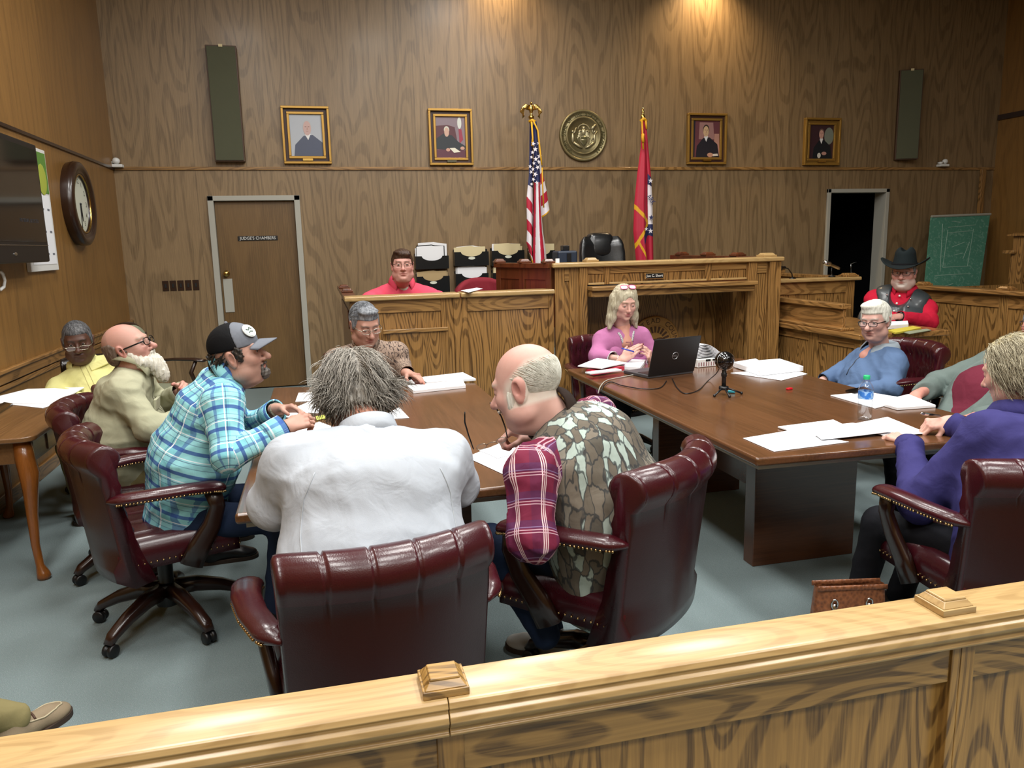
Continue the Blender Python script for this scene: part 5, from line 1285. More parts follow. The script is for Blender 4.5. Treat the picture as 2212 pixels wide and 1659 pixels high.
        uv = np.zeros((len(F), 4, 2)); g0 = G[F[:, 0]]
        for g, (o, t, q, w, rr) in fr.items():
            m = g0 == g
            if not m.any(): continue
            X = V[F[m]]-V3(o)
            if g == 0:
                lat = X@V3(q); dep = X@V3(w); uv[m, :, 0] = lat+np.where((dep.mean(1) < 0)[:, None], .013, 0); uv[m, :, 1] = X@V3(t)
            else:
                a = np.arctan2(X@V3(w), X@V3(q)); a0 = a[:, :1]; a = a0+np.mod(a-a0+PI, 2*PI)-PI; uv[m, :, 0] = a*rr*.9; uv[m, :, 1] = X@V3(t)
        o = mesh_obj(name, V, F, mat, s.root, uv=uv); s.top = o; return o
    def collar(s, mat, r=.066, hgt=.042, open_=.45, drop=.035, parent=None, name='collar', base=None, back=.0, up=None, thick=.003, flare=.022):
        ax = Vector(up).normalized() if up else (s.tr*.8+(s.hp+s.hR@Vector((0, -.03, -.1))-s.NB).normalized()*.5).normalized()
        fw = (s.sf-ax*s.sf.dot(ax)).normalized(); rt = fw.cross(ax); c0 = Vector(base) if base else s.NB+s.tr*.016+s.sf*.006; r += .004
        b = MB(); n_ = 33; vs = []
        prof_ = [(0, 0), (.0, hgt*.6), (.002, hgt), (flare*.5, hgt*.95), (flare, hgt*.45), (flare*1.25, -drop*.25)]
        for i in range(n_):
            a = open_+(2*PI-2*open_)*i/(n_-1); fr_ = 1-abs(i/(n_-1)-.5)*2; pt = max(0, (.25-fr_)/.25)
            for j, (dr, z) in enumerate(prof_):
                rr = r+dr; zz = z-(.018*(1-fr_)**2) - (drop*1.0*pt if j >= 4 else 0)*(1 if j == 5 else .4); rr += (.012*pt if j >= 4 else 0)
                vs.append(c0+ax*zz+(fw*math.cos(a)+rt*math.sin(a))*rr-fw*back)
        m_ = len(prof_); b.add(vs, [(i*m_+j, (i+1)*m_+j, (i+1)*m_+j+1, i*m_+j+1) for i in range(n_-1) for j in range(m_-1)])
        o = b.build(name, mat, parent or s.top, smooth=True, solid=thick, fix=False)
        me = o.data; l = me.uv_layers.new(name='pattern')
        for lp in me.loops: i, j = divmod(lp.vertex_index, m_); l.data[lp.index].uv = (i*.014, j*.016)
        return o
    def cuff(s, sd, mat, r=.040, l=.055, at=1.0, parent=None, flare=.004, name='cuff'):
        e, w = s.E[sd], s.Wr[sd]; d = (w-e).normalized(); p = e.lerp(w, at); b = MB()
        u = d.cross(s.up).normalized(); v = d.cross(u); vs = []
        for k, t in enumerate((-l, -l*.5, 0, -.004)):
            for i in range(20):
                a = 2*PI*i/20; rr = r+flare*(k/2 if k < 3 else .2)+.002*math.sin(3*a+k); vs.append(p+d*t+(u*math.cos(a)+v*math.sin(a))*rr)
        b.add(vs, [(k*20+i, k*20+(i+1) % 20, (k+1)*20+(i+1) % 20, (k+1)*20+i) for k in range(3) for i in range(20)])
        o = b.build(name, mat, parent or s.top, smooth=True, solid=.003, fix=False); l_ = o.data.uv_layers.new(name='pattern')
        for lp in o.data.loops: k, i = divmod(lp.vertex_index, 20); l_.data[lp.index].uv = (i*.012, k*.025)
        return o
    def legs(s, mat, shoe, kn=.47, an=.40, gap=.10, th=.085, sk=.058, foot_dir=None, spread=.05, knees=None, ankles=None, socks=None, shoe_name='shoe', hiph=0):
        T = SDF(.011); T.slab(s.P-s.tr*.05, s.P+s.tr*.10, s.r, (s.shw*.42, .12), (s.shw*.43, .125+s.belly*.5), k=.06); s.An = {}
        for i, sd in enumerate(('L', 'R')):
            q = -1 if sd == 'L' else 1; hp = s.P+s.r*q*gap-s.up*.02; k = Vector(knees[i]) if knees else hp+s.f*kn+s.r*q*spread-s.up*.0; a = Vector(ankles[i]) if ankles else Vector((k.x, k.y, .09))-s.f*.06
            T.cap(hp, k, th, th*.74, k=.04); T.cap(k, a, sk*1.1, sk*.9, k=.03); s.An[sd] = (k, a)
        T.post = folds(.006, 9); V, F, G = T.mesh(); o = mesh_obj('trousers', V, F, mat, s.root)
        for sd in ('L', 'R'):
            k, a = s.An[sd]; fd = Vector(foot_dir[0 if sd == 'L' else 1]) if foot_dir else s.f; fd = Vector((fd.x, fd.y, 0)).normalized(); make_shoe(shoe_name, shoe, Vector((a.x, a.y, 0)), fd, s.root)
        return o
def make_shoe(name, mat, p, fd, parent, L=.29, sole='3a2c22', lift=0, tilt=None):
    T = SDF(.006); R = frame(fd); q = lambda x, y, z: p+R@Vector((x, y, z))
    T.ell(q(0, -.03, .045), (.040, .045, .045), k=.03); T.cap(q(0, 0, .05), q(0, .12, .035), .042, .036, k=.03); T.ell(q(0, .15, .028), np.array([.046, .055, .026]), np.array(R), k=.03); T.cap(q(0, -.02, .05), q(0, -.015, .10), .040, .040, k=.02)
    T.cut(q(0, 0, .012), (0, 0, -1)); V, F, G = T.mesh(); o = mesh_obj(name, V, F, mat, parent)
    b = MB(); prof_ = [(.036*math.cos(a), -.045+.035*math.sin(a)) for a in np.linspace(PI, 2*PI, 9)]+[(.049*math.cos(a), .145+.065*math.sin(a)) for a in np.linspace(0, PI, 13)]
    vs = [q(x, y, 0) for x, y in prof_]+[q(x, y, .020) for x, y in prof_]; m_ = len(prof_)
    b.add(vs, [tuple(range(m_))[::-1], tuple(range(m_, 2*m_))]+[(i, (i+1) % m_, m_+(i+1) % m_, m_+i) for i in range(m_)]); b.build('sole', plain('shoe sole '+sole, sole, .7), o)
    return o
def glasses(s, mat, w=.026, hgt=.018, rimless=False, y=.108, z=-.002, parent=None, name='glasses', r=.0016, temple=True, lensmat=None, tm=None):
    """spectacles on a head; drawn in the head's frame"""
    b = MB(); g = b
    for e in (-1, 1):
        pts = []
        for k in range(25):
            a = 2*PI*k/24; ca, sa = math.cos(a), math.sin(a); q = (abs(ca)**3.2+abs(sa)**3.2)**(-1/3.2); pts.append(s.HP(e*.033+w*ca*q, y-.006*abs(ca*q*w+e*.033)/.06, z+hgt*sa*q))
        b.tube(pts, r, 6, cap=False)
    b.tube([s.HP(-.033+w*.95, y, z+.005), s.HP(0, y+.004, z+.007), s.HP(.033-w*.95, y, z+.005)], r, 6)
    o = b.build(name, mat, parent or s.root, smooth=True, fix=False)
    for e in (-1, 1):
        b = MB(); pts = []
        for k in range(24):
            a = 2*PI*k/24; ca, sa = math.cos(a), math.sin(a); q = (abs(ca)**3.2+abs(sa)**3.2)**(-1/3.2); pts.append(s.HP(e*.033+w*ca*q, y-.006*abs(ca*q*w+e*.033)/.06, z+hgt*sa*q))
        b.add(pts, [tuple(range(24))]); b.build('lens', lensmat or M['lens'], o, fix=False)
        if temple:
            b = MB(); b.tube([s.HP(e*(.033+w), y-.006, z+.006), s.HP(e*.074, y-.03, z+.006), s.HP(e*.080, .02, z+.005), s.HP(e*.081, -.012, z+.004), s.HP(e*.080, -.03, z-.014)], [(r*1.6, r)]*5, 6); b.build('temple', tm or mat, o, smooth=True, fix=False)
    return o
def hair_cap(s, mat, zf=.045, off=.010, yf=.085, side_z=-.02, back_z=-.075, amp=.004, seed=1, h=.004, vol=(0, 0, 0), name='hair', temple=.045, top=True, extra=None, bald=None):
    """close-fitting hair: an offset skull trimmed by a hairline"""
    T = SDF(h); T.ell((0, -.014, .030+vol[2]*.5), (.076+off+vol[0], .098+off+vol[1], .088+off+vol[2]), k=.01); T.ell((0, -.03, -.03), (.068+off*.8, .078+off, .05), k=.03)
    for z_, sx_ in ((-.01, 1),):
        for e in (-1, 1): T.ell((e*.070, .012, .0), (.010+off*.4, .026, .035), k=.015)
    if extra: extra(T)
    def post(P, G):
        x, y, z = P[:, 0], P[:, 1], P[:, 2]
        line = np.where(y > temple, zf+.35*(np.abs(x)/.08)**3*0-.010*np.cos(x*22)+(y-yf)*.25, np.where(y > -.01, side_z+(zf-side_z-.03)*np.clip((y-.018)/(temple-.018), 0, 1)**2, side_z+(back_z-side_z)*np.clip((-y-.01)/.05, 0, 1)))
        d = line-z
        if bald is not None: d = np.maximum(d, bald(x, y, z))
        return np.maximum(0, d*1.25)+amp*(np.abs(np.sin(x*160+y*50+seed))*.5+np.abs(np.sin(y*110+z*60+x*40))*.5-.5)
    T.post = post; V, F, G = T.mesh()
    o = mesh_obj(name, xf(V*s.hs, s.hR, s.hp), F, mat, s.root); return o
def locks(s, name, mat, n_, length, seed=1, dirf=None, r=.0022, off=.012, zmin=-.05, ymax=.06, wave=.012, grav=.6, seg=8, region=None, vol=1.0, jit=.12, stick=None):
    """long strands rooted on the scalp, combed by dirf and pulled down by their weight"""
    rs = np.random.RandomState(seed); paths, rad = [], []
    while len(paths) < n_:
        v = rs.randn(3); v /= np.linalg.norm(v); p = V3((0, -.014, .030))+v*V3((.077+off, .099+off, .089+off))
        if p[2] < zmin or p[1] > ymax or (region is not None and not region(p)): continue
        nrm = v/V3((.077, .099, .089)); nrm /= np.linalg.norm(nrm); d = V3(dirf(p)) if dirf else V3((0, -1, 0)); d = d-nrm*(d@nrm)*.9; d /= np.linalg.norm(d)+1e-6
        d = d*1.0+nrm*.25*vol*rs.rand()+rs.randn(3)*jit; L = length*(.7+.5*rs.rand())/seg; pts = [p-nrm*.006]; ph = rs.rand()*6; ax = rs.randn(3)
        for k in range(seg):
            d = d/np.linalg.norm(d); q = pts[-1]+d*L; w = ax*math.sin(ph+k*1.3)*wave*L/.02*.5; q = q+w*.3
            # keep outside skull
            e = (q-V3((0, -.014, .030)))/V3((.077+off*.6, .099+off*.6, .089+off*.6)); m_ = np.linalg.norm(e)
            if m_ < 1 and q[2] > -.05: q = V3((0, -.014, .030))+(q-V3((0, -.014, .030)))/m_
            if stick is not None and m_ > 1+stick: q = V3((0, -.014, .030))+(q-V3((0, -.014, .030)))/m_*(1+stick)
            pts.append(q); d = d+V3((0, 0, -1))*grav*L/.02*.35
        paths.append([s.hp+s.hR@Vector(q*s.hs) for q in pts]); r0 = r*(.7+.6*rs.rand()); rad.append([r0*.9]+[r0]*(seg-2)+[r0*.7, r0*.25])
    return tubes_obj(name, paths, rad, mat, s.root)

from mathutils.bvhtree import BVHTree
def seam(name, o, pts, dirv, r, mat, close=False, n_=5, parent=None):
    """a stitched line or strap laid on the outside of a garment: rays from outside find the cloth"""
    vs_, fs_ = [], []
    for q in (o if isinstance(o, list) else [o]): k0 = len(vs_); vs_ += [v.co.copy() for v in q.data.vertices]; fs_ += [tuple(i+k0 for i in p.vertices) for p in q.data.polygons]
    bv = BVHTree.FromPolygons(vs_, fs_); o = o[0] if isinstance(o, list) else o; d = Vector(dirv).normalized(); out = []
    P = [Vector(p) for p in pts]; fine = []
    for i in range(len(P)-1):
        for k in range(n_): fine.append(P[i].lerp(P[i+1], k/n_))
    fine.append(P[-1])
    for p in fine:
        h = bv.ray_cast(p-d*.5, d)
        if h[0] is not None: out.append(h[0]-d*.0012)
    if len(out) < 2: return None
    b = MB(); b.tube(out, r, 6, up=d if isinstance(r, list) else None); return b.build(name, mat, parent or o, smooth=True)
# ------------------------------------------------------------------ fabrics with patterns
def uvsep(n):
    u = n.n('ShaderNodeUVMap', uv_map='pattern'); sx = n.n('ShaderNodeSeparateXYZ'); n.put(sx, 0, u.outputs[0]); return u.outputs[0], sx.outputs[0], sx.outputs[1]
def stripe(n, c, period, off, width, soft=.06):
    f = n.math('FRACT', n.math('ADD', n.math('DIVIDE', c, period), off)); d = n.math('ABSOLUTE', n.math('SUBTRACT', f, .5)); w = width/period/2
    m = n.n('ShaderNodeMapRange'); n.put(m, 0, d); m.inputs[1].default_value = w+soft*w; m.inputs[2].default_value = max(w-soft*w, 0); return m.outputs[0]
def plaid(name, base, bands, rough=.8, period=.1, mult=True):
    n = N(name); uv, x, y = uvsep(n); c = lin(base)
    for ax, off, w, col, al in bands:
        st = stripe(n, x if ax == 'x' else y, period, off, w); c = n.mix(n.math('MULTIPLY', st, al), c, lin(col))
    co = n.coord(); n.bump(n.noise(co, 13, 3, .5, .6), .5, .012); return n.fin(c, rough, spec=.2)
M['plaid_blue'] = plaid('aqua and navy plaid', '7cc0cc', [('x', .0, .034, '9ad6da', .7), ('y', .5, .030, '93cdd6', .7), ('x', .25, .012, '4a68a8', .65), ('y', .0, .015, '34509a', .85), ('x', .62, .004, 'e6eef4', .9), ('x', .70, .003, '30406e', .7), ('y', .34, .004, 'e6eef4', .8), ('y', .44, .003, '30406e', .7), ('y', .66, .003, '30406e', .5)], period=.092)
M['plaid_red'] = plaid('maroon plaid', '6c2038', [('x', .0, .030, '55203f', .6), ('y', .5, .026, '4a2a50', .6), ('x', .20, .0035, 'd8bfc0', .85), ('x', .28, .0035, 'd8bfc0', .85), ('x', .36, .0035, 'd8bfc0', .85), ('y', .20, .003, 'c8a4b0', .75), ('y', .30, .003, 'c8a4b0', .75), ('y', .40, .0025, '9a86b0', .5)], period=.085)
# tree-bark camouflage
n = N('tree bark camouflage'); co = n.coord('Object', (1, 1, .36), rot=(0, .45, .35)); wv = n.n('ShaderNodeTexNoise', ins={'Vector': co, 'Scale': 18.0, 'Detail': 3.0}).outputs[1]
vm = n.n('ShaderNodeVectorMath', operation='SCALE'); n.put(vm, 0, wv); vm.inputs[3].default_value = .06
va = n.n('ShaderNodeVectorMath', operation='ADD'); n.put(va, 0, co); n.put(va, 1, vm.outputs[0])
ve = n.n('ShaderNodeTexVoronoi', feature='DISTANCE_TO_EDGE', ins={'Vector': va.outputs[0], 'Scale': 29.0, 'Randomness': 1.0}); vc = n.n('ShaderNodeTexVoronoi', feature='F1', ins={'Vector': va.outputs[0], 'Scale': 29.0, 'Randomness': 1.0})
sx = n.n('ShaderNodeSeparateColor'); n.put(sx, 0, vc.outputs['Color'])
c = n.ramp(sx.outputs[0], [(0, lin('6a6358')), (.32, lin('7a7266')), (.56, lin('858276')), (.63, lin('afc0b8')), (.93, lin('56524a'))], 'CONSTANT')
c = n.mix(n.math('MULTIPLY', n.noise(co, 60, 3), .3), c, lin('4c463e')); ed = n.ramp(ve.outputs[0], [(.035, g3(1)), (.075, g3(0))]); c = n.mix(n.math('MULTIPLY', ed, .8), c, lin('33373a'))
n.bump(n.noise(n.coord(), 12, 3, .5, .6), .5, .012); M['camo'] = n.fin(c, .85, spec=.2)
# small dark squiggles on tan
n = N('tan shirt with dark squiggles'); uv, x, y = uvsep(n); mp = n.n('ShaderNodeMapping'); n.put(mp, 0, uv); mp.inputs['Scale'].default_value = (1, .55, 1); mp.inputs['Rotation'].default_value = (0, 0, -.6)
wv = n.n('ShaderNodeTexNoise', ins={'Vector': mp.outputs[0], 'Scale': 60.0, 'Detail': 2.0}).outputs[1]; vm = n.n('ShaderNodeVectorMath', operation='SCALE'); n.put(vm, 0, wv); vm.inputs[3].default_value = .02
va = n.n('ShaderNodeVectorMath', operation='ADD'); n.put(va, 0, mp.outputs[0]); n.put(va, 1, vm.outputs[0])
ve = n.n('ShaderNodeTexVoronoi', feature='DISTANCE_TO_EDGE', ins={'Vector': va.outputs[0], 'Scale': 62.0}); nz = n.noise(uv, 70, 2)
ed = n.math('MULTIPLY', n.ramp(ve.outputs[0], [(.05, g3(1)), (.11, g3(0))]), n.ramp(nz, [(.42, g3(0)), (.5, g3(1))]))
c = n.mix(n.math('MULTIPLY', ed, .92), n.mix(n.noise(uv, 9, 2), lin('a08c7e'), lin('8c7868')), lin('2a2024')); n.bump(n.noise(n.coord(), 13, 3, .5, .6), .5, .012); M['squiggle'] = n.fin(c, .8, spec=.2)
M['jacket'] = cloth('off white jacket cloth', 'aeb5be', .06, .8, 1.2); M['yellow'] = cloth('pale yellow cotton', 'd9d591', .1); M['khaki'] = cloth('khaki cotton', 'a7a68c', .12)
M['coral'] = cloth('coral knit', 'e0526a', .12); M['pink'] = cloth('mauve pink jersey', 'b4709c', .14); M['fleece'] = cloth('slate blue fleece', '5a7296', .16); M['fleecelt'] = cloth('pale grey fleece lining', '9aa6b0', .1)
M['purple'] = cloth('purple fleece', '38356c', .2); M['redshirt'] = cloth('bright red shirt', 'c01c38', .12); M['maroon'] = cloth('maroon knit', '6a2436', .15); M['darkjacket'] = cloth('grey green jacket', '66736f', .15)
M['denim'] = cloth('dark blue denim', '1c2a44', .3, .8); M['darkpants'] = cloth('dark trousers', '15161c', .2); M['tanpants'] = cloth('tan trousers', '8a8058', .15); M['brownknit'] = cloth('dark brown collar cloth', '2c211c', .2, .95); M['tee'] = cloth('white undershirt', 'cfc4b8', .05)
M['blackcloth'] = cloth('black mesh cloth', '0c0d10', .2); M['greycloth'] = cloth('grey cap cloth', '70757e', .12); M['hatfelt'] = cloth('black felt', '1b2325', .2, .9, .4); M['vestleather'] = leather('grey black leather vest', '3c4448', '262c30', .4)
M['shoeblack'] = plain('black shoe leather', '101012', .35); M['shoewhite'] = plain('white trainer', 'b8b8b4', .6); M['shoetan'] = plain('tan suede', '8a7a62', .8, bump=.3, bscale=300)
M['blackframe'] = plain('black spectacle frame', '0a0a0c', .2); M['silverframe'] = plain('silver spectacle frame', 'b8b4a8', .25, .9); M['pinkframe'] = plain('pink spectacle frame', 'd03878', .3); M['brownframe'] = plain('brown spectacle frame', '3a2a22', .3)
M['hgrey'] = hair_mat('mixed grey hair', '6e6a64', 'a8a298'); M['hwhite'] = hair_mat('white hair', 'c8c8bc', 'e2e2d8'); M['hdark'] = hair_mat('dark curly hair', '17130f', '3e362e'); M['hbrown'] = hair_mat('brown hair', '2c1c14', '4e3626'); M['hsteel'] = hair_mat('steel grey hair', '50545a', '8e9298')
M['hblond'] = hair_mat('ash blonde hair', '8a7c58', 'b8ae88'); M['hsilver'] = hair_mat('silver blonde hair', '9a9078', 'c8c2aa'); M['hblack'] = hair_mat('cropped dark grey hair', '2c2c2e', '6a6a6c'); M['beard'] = hair_mat('white beard', 'b8b4a6', 'dcd8cc'); M['goatee'] = hair_mat('salt and pepper goatee', '2a2624', '6e6862')
rad_ = math.radians

# ---------------------------------------------------------------- A: man in the yellow shirt
def person_A():
    p = Person('older man in pale yellow shirt and glasses, seated behind the side table at far left', (-1.36, 5.50), atY(181, 788, 5.76), rad_(193), sh=.50, belly=.03)
    p.arm('R', atY(205, 872, 5.20), None, Vector((.6, -.6, -.3)), (0, 0, 1), elbow=atY(118, 850, 5.60), curl=(.5, .55, .6, .6))
    p.arm('L', atY(212, 846, 5.28), None, Vector((.5, -.5, -.5)), (.1, -.5, .8), elbow=atY(262, 850, 5.55), curl=(.5, .55, .6, .6))
    p.make_body(atY(168, 736, 5.66), (.20, -1, -.16), (-.05, -.1, 1), dict(skin='4e3226', red='5a352a', lip='4a2c28', flush=.3, eye=.32, fat=.35, size=1.10, nose=1.15, brow='2a2220', ear=1.1, stubble='2a2422', stubble_w=.2))
    p.shirt('shirt', M['yellow'], seed=3, amp=.008, sleeve=.92, arm_r=(.075, .060, .046), neck=.072)
    p.collar(M['yellow'], r=.068, open_=.5, flare=.026); p.cuff('L', M['yellow'], r=.046, l=.06, at=.96); p.cuff('R', M['yellow'], r=.046, l=.06, at=.96)
    q = p.C+p.sf*.128-p.sr*.10; R = Matrix((p.sr, p.sf, p.tr)).transposed(); MB().obox(q, (.13, .012, .05), R).build('pocket_flap', M['yellow'], p.top, bevel=.004)
    for u in (-.016, .016): seam('placket', p.top, [p.NB-p.tr*t+p.sr*u for t in (.05, .15, .25, .35)], -p.sf, .002, plain('yellow seam', 'b8b078', .8))
    p.legs(M['tanpants'], M['shoeblack'], knees=[(-1.18, 5.02, .47), (-1.50, 5.0, .47)], ankles=[(-1.2, 5.1, .09), (-1.5, 5.12, .09)])
    hair_cap(p, M['hblack'], zf=.066, off=.004, side_z=-.012, back_z=-.06, amp=.002, temple=.05)
    glasses(p, M['silverframe'], w=.024, hgt=.012, y=.112, z=-.018)
    return p
# ---------------------------------------------------------------- B: bearded man in khaki
def person_B():
    hp = atY(277, 751, 4.22)
    p = Person('white bearded bald man with black glasses and khaki shirt, seated in profile at left', (-.98, 4.20), atY(284, 796, 4.22), rad_(-82), sh=.50, belly=.07, twist=.1)
    p.arm('R', atY(392, 903, 4.02), None, Vector((.3, .9, .15)), (.6, -.2, .6), elbow=atY(325, 928, 3.92), curl=(.5, .5, .5, .5))
    p.arm('L', atY(396, 842, 4.32), None, Vector((.35, -.85, .3)), (.6, .2, .6), elbow=atY(345, 880, 4.50), curl=(.35, .4, .5, .5))
    p.make_body(hp, (.93, -.16, .34), (-.34, 0, .94), dict(skin='bf9486', red='a85c54', flush=.8, size=1.04, eye=.5, fat=.3, nose=1.1, brow='a09080', scalp='7a6c62', scalp_w=.25, scalp_z=.16, scalp_y=-.02))
    p.shirt('shirt', M['khaki'], seed=5, amp=.012, sleeve=.9, arm_r=(.078, .066, .050), neck=.074)
    p.collar(M['khaki'], r=.072, open_=.55, flare=.024); p.cuff('R', M['khaki'], r=.048, l=.07, at=.93); p.cuff('L', M['khaki'], r=.048, l=.07, at=.93)
    R = Matrix((p.sr, p.sf, p.tr)).transposed(); q = p.C+p.sf*.165+p.sr*.09-p.tr*.02; MB().obox(q, (.13, .014, .055), R).build('pocket_flap', M['khaki'], p.top, bevel=.004)
    for u in (-.018, .018): seam('placket', p.top, [p.NB-p.tr*t+p.sr*u for t in (.05, .15, .25, .35)], -p.sf, .002, plain('khaki seam', '7e7d68', .8))
    p.legs(M['tanpants'], M['shoeblack'], kn=.42)
    def bl(x, y, z): return np.maximum((z-.045+np.maximum(y+.05, 0)*.9)*1.0, (y-.045))
    hair_cap(p, hair_mat('thin brown grey hair', '5a4a40', '8a7a70'), zf=.02, off=.004, side_z=-.01, back_z=-.06, amp=.002, bald=bl, temple=.02)
    T = SDF(.004); T.ell((0, .070, -.100), (.052, .042, .046), k=.02); T.ell((0, .088, -.160), (.043, .038, .060), k=.03); T.ell((0, .096, -.058), (.030, .013, .008), k=.01)
    for e in (-1, 1): T.cap((e*.067, .020, -.035), (e*.058, .050, -.085), .016, .024, k=.02); T.cap((e*.055, .045, -.085), (0, .075, -.115), .026, .034, k=.03)
    T.ell((0, .128, -.073), (.018, .03, .0065), k=.006, sub=True)
    T.post = lambda P, G: .005*(np.abs(np.sin(P[:, 0]*190+P[:, 2]*40))+np.abs(np.sin(P[:, 1]*170-P[:, 2]*60+2))-.9)
    V, F, G = T.mesh(); mesh_obj('beard', xf(V*p.hs, p.hR, p.hp), F, M['beard'], p.root)
    glasses(p, M['blackframe'], w=.027, hgt=.017, y=.110, z=-.002, r=.0024)
    return p
# ---------------------------------------------------------------- C: man in cap and plaid shirt
def person_C():
    hp = atY(514, 765, 3.42)
    p = Person('man in grey and black cap and aqua plaid shirt, seated in profile reading a paper', (-.62, 3.46), atY(489, 806, 3.45), rad_(-80), sh=.46, belly=.05)
    p.arm('R', atY(622, 922, 3.24), None, Vector((.9, .35, .22)), (-.1, -.75, .65), elbow=atY(492, 985, 3.14), curl=(.75, .8, .8, .8), thumb=.75)
    p.arm('L', atY(603, 884, 3.70), None, Vector((.85, -.45, .05)), (.1, .5, .85), elbow=atY(520, 930, 3.90), curl=(.45, .5, .6, .6), thumb=.6)
    p.make_body(hp, (.955, -.19, .20), (-.2, 0, .98), dict(skin='bd9484', red='ac7060', flush=.5, size=1.0, eye=.5, fat=.3, nose=1.12, stubble='4a4038', stubble_w=.3, brow='2e2622', h=.0027, ear=1.05))
    p.shirt('shirt', M['plaid_blue'], seed=2, amp=.009, sleeve=.86, arm_r=(.078, .064, .050), neck=.070, h=.008)
    p.collar(M['plaid_blue'], r=.068, open_=.6, flare=.026); p.cuff('R', M['plaid_blue'], r=.052, l=.085, at=.92, flare=.008); p.cuff('L', M['plaid_blue'], r=.050, l=.08, at=.92, flare=.008)
    p.legs(M['denim'], M['shoeblack'], kn=.42, knees=[(-.18, 3.66, .48), (-.20, 3.30, .48)], ankles=[(-.24, 3.7, .09), (-.26, 3.28, .09)])
    e, w = p.E['R'], p.Wr['R']; d = (w-e).normalized(); q = w-d*.012; u = d.cross(p.up).normalized(); v = d.cross(u)
    b = MB(); b.tube([q+(u*math.cos(a)*.033+v*math.sin(a)*.030) for a in np.linspace(0, 2*PI, 21)], [(.0035, .011)]*21, 8, cap=False, up=d); b.build('watch', M['blackplastic'], p.root, smooth=True)
    e, w = p.E['L'], p.Wr['L']; d = (w-e).normalized(); q = w-d*.015; u = d.cross(p.up).normalized(); v = d.cross(u)
    b = MB(); b.tube([q+(u*math.cos(a)*.032+v*math.sin(a)*.029) for a in np.linspace(0, 2*PI, 21)], [(.0035, .010)]*21, 8, cap=False, up=d); b.build('wristband', plain('olive wristband', '6a6858', .6), p.root, smooth=True)
    # cap
    hs = p.hs
    for nm, sg, mt in (('cap', 1, M['greycloth']), ('cap_mesh_panel', -1, M['blackcloth'])):
        T = SDF(.004); T.ell((0, -.010, .045), (.086, .106, .092), k=.01); T.cut((0, 0, .028), (0, 0, -1)); T.cut((0, .022, .06), np.array((0, -1, -.18))*sg, k=.002); V, F, G = T.mesh()
        oo = mesh_obj(nm, xf(V*hs, p.hR, p.hp), F, mt, p.root if sg == 1 else co_)
        if sg == 1: co_ = oo
    b = MB()
    b.grid(lambda u, v: p.HP((u-.5)*.165*(1-.10*v*v), .060+.040*math.cos((u-.5)*2.2)+.075*v*math.cos((u-.5)*2.6)**.7, .040-.012*v-.022*(2*u-1)**2), 21, 8); b.build('visor', M['greycloth'], co_, smooth=True, solid=.005, fix=False)
    b = MB(); b.ball(p.HP(0, -.010, .137), .008*hs, 8, 6); b.build('cap_button', M['greycloth'], co_, smooth=True)
    R_ = p.hR@rotm(0, 0, -.42)@rotm(.52, 0, 0)
    b = MB(); b.lathe([(.031, 0), (.031, .004), (.028, .005), (.027, .004), (.001, .004)], 28, p.HP(.028, .080, .086), R_@rotm(-PI/2, 0, 0)); b.mi = 1; b.lathe([(.0265, .0035), (.0265, .0058), (.001, .0058)], 28, p.HP(.028, .080, .086), R_@rotm(-PI/2, 0, 0)); pt = b.build('badge', [plain('white badge border', 'd8dcd8', .6), plain('grey green badge field', 'b6c4bc', .6)], co_)
    bq = lambda x, z: p.HP(.028, .080, .086)+R_@Vector((x, .0062, z))*hs; b = MB(); b.tube([bq(-.015, .004), bq(-.006, .012), bq(.004, .002), bq(.015, .008)], .002, 5); b.tube([bq(-.012, -.009), bq(0, -.005), bq(.012, -.011)], .002, 5); b.build('badge_mark', plain('dark badge stitching', '4a5650', .7), pt)
    T = SDF(.004)
    rs = np.random.RandomState(4)
    for i in range(60):
        a = rs.uniform(-2.5, -.64) if i % 2 else rs.uniform(-2.2, -.9); z = rs.uniform(-.085, .02); rr = .090 if z > -.03 else .080
        T.ell((rr*math.cos(a)*.86, rr*1.12*math.sin(a)-.008-.012*(z < -.04), z), (.016, .016, .014), k=.006)
    for e in (-1, 1): T.ell((e*.078, .022, .012), (.008, .022, .026), k=.01); T.ell((e*.076, .030, -.012), (.005, .010, .02), k=.01)
    T.post = lambda P, G: .004*(np.sin(P[:, 0]*240)*np.sin(P[:, 1]*230)*np.sin(P[:, 2]*220))*2
    V, F, G = T.mesh(); mesh_obj('hair', xf(V*hs, p.hR, p.hp), F, M['hdark'], p.root)
    locks(p, 'stray_curls', M['hdark'], 160, .06, 3, lambda q: (q[0]*3, -.6, -.5), r=.0028, off=.010, zmin=-.06, ymax=-.02, wave=.03, region=lambda q: q[2] < .03)
    T = SDF(.003); T.ell((0, .090, -.100), (.026, .020, .022), k=.012); T.ell((0, .080, -.112), (.030, .018, .016), k=.012)
    for e in (-1, 1): T.cap((e*.027, .092, -.062), (e*.028, .084, -.100), .006, .009, k=.008)
    T.ell((0, .101, -.058), (.026, .006, .006), k=.006)
    T.post = lambda P, G: .003*(np.abs(np.sin(P[:, 0]*220+P[:, 2]*70))+np.abs(np.sin(P[:, 2]*200))-.9)
    V, F, G = T.mesh(); mesh_obj('goatee', xf(V*hs, p.hR, p.hp), F, M['goatee'], p.root)
    return p
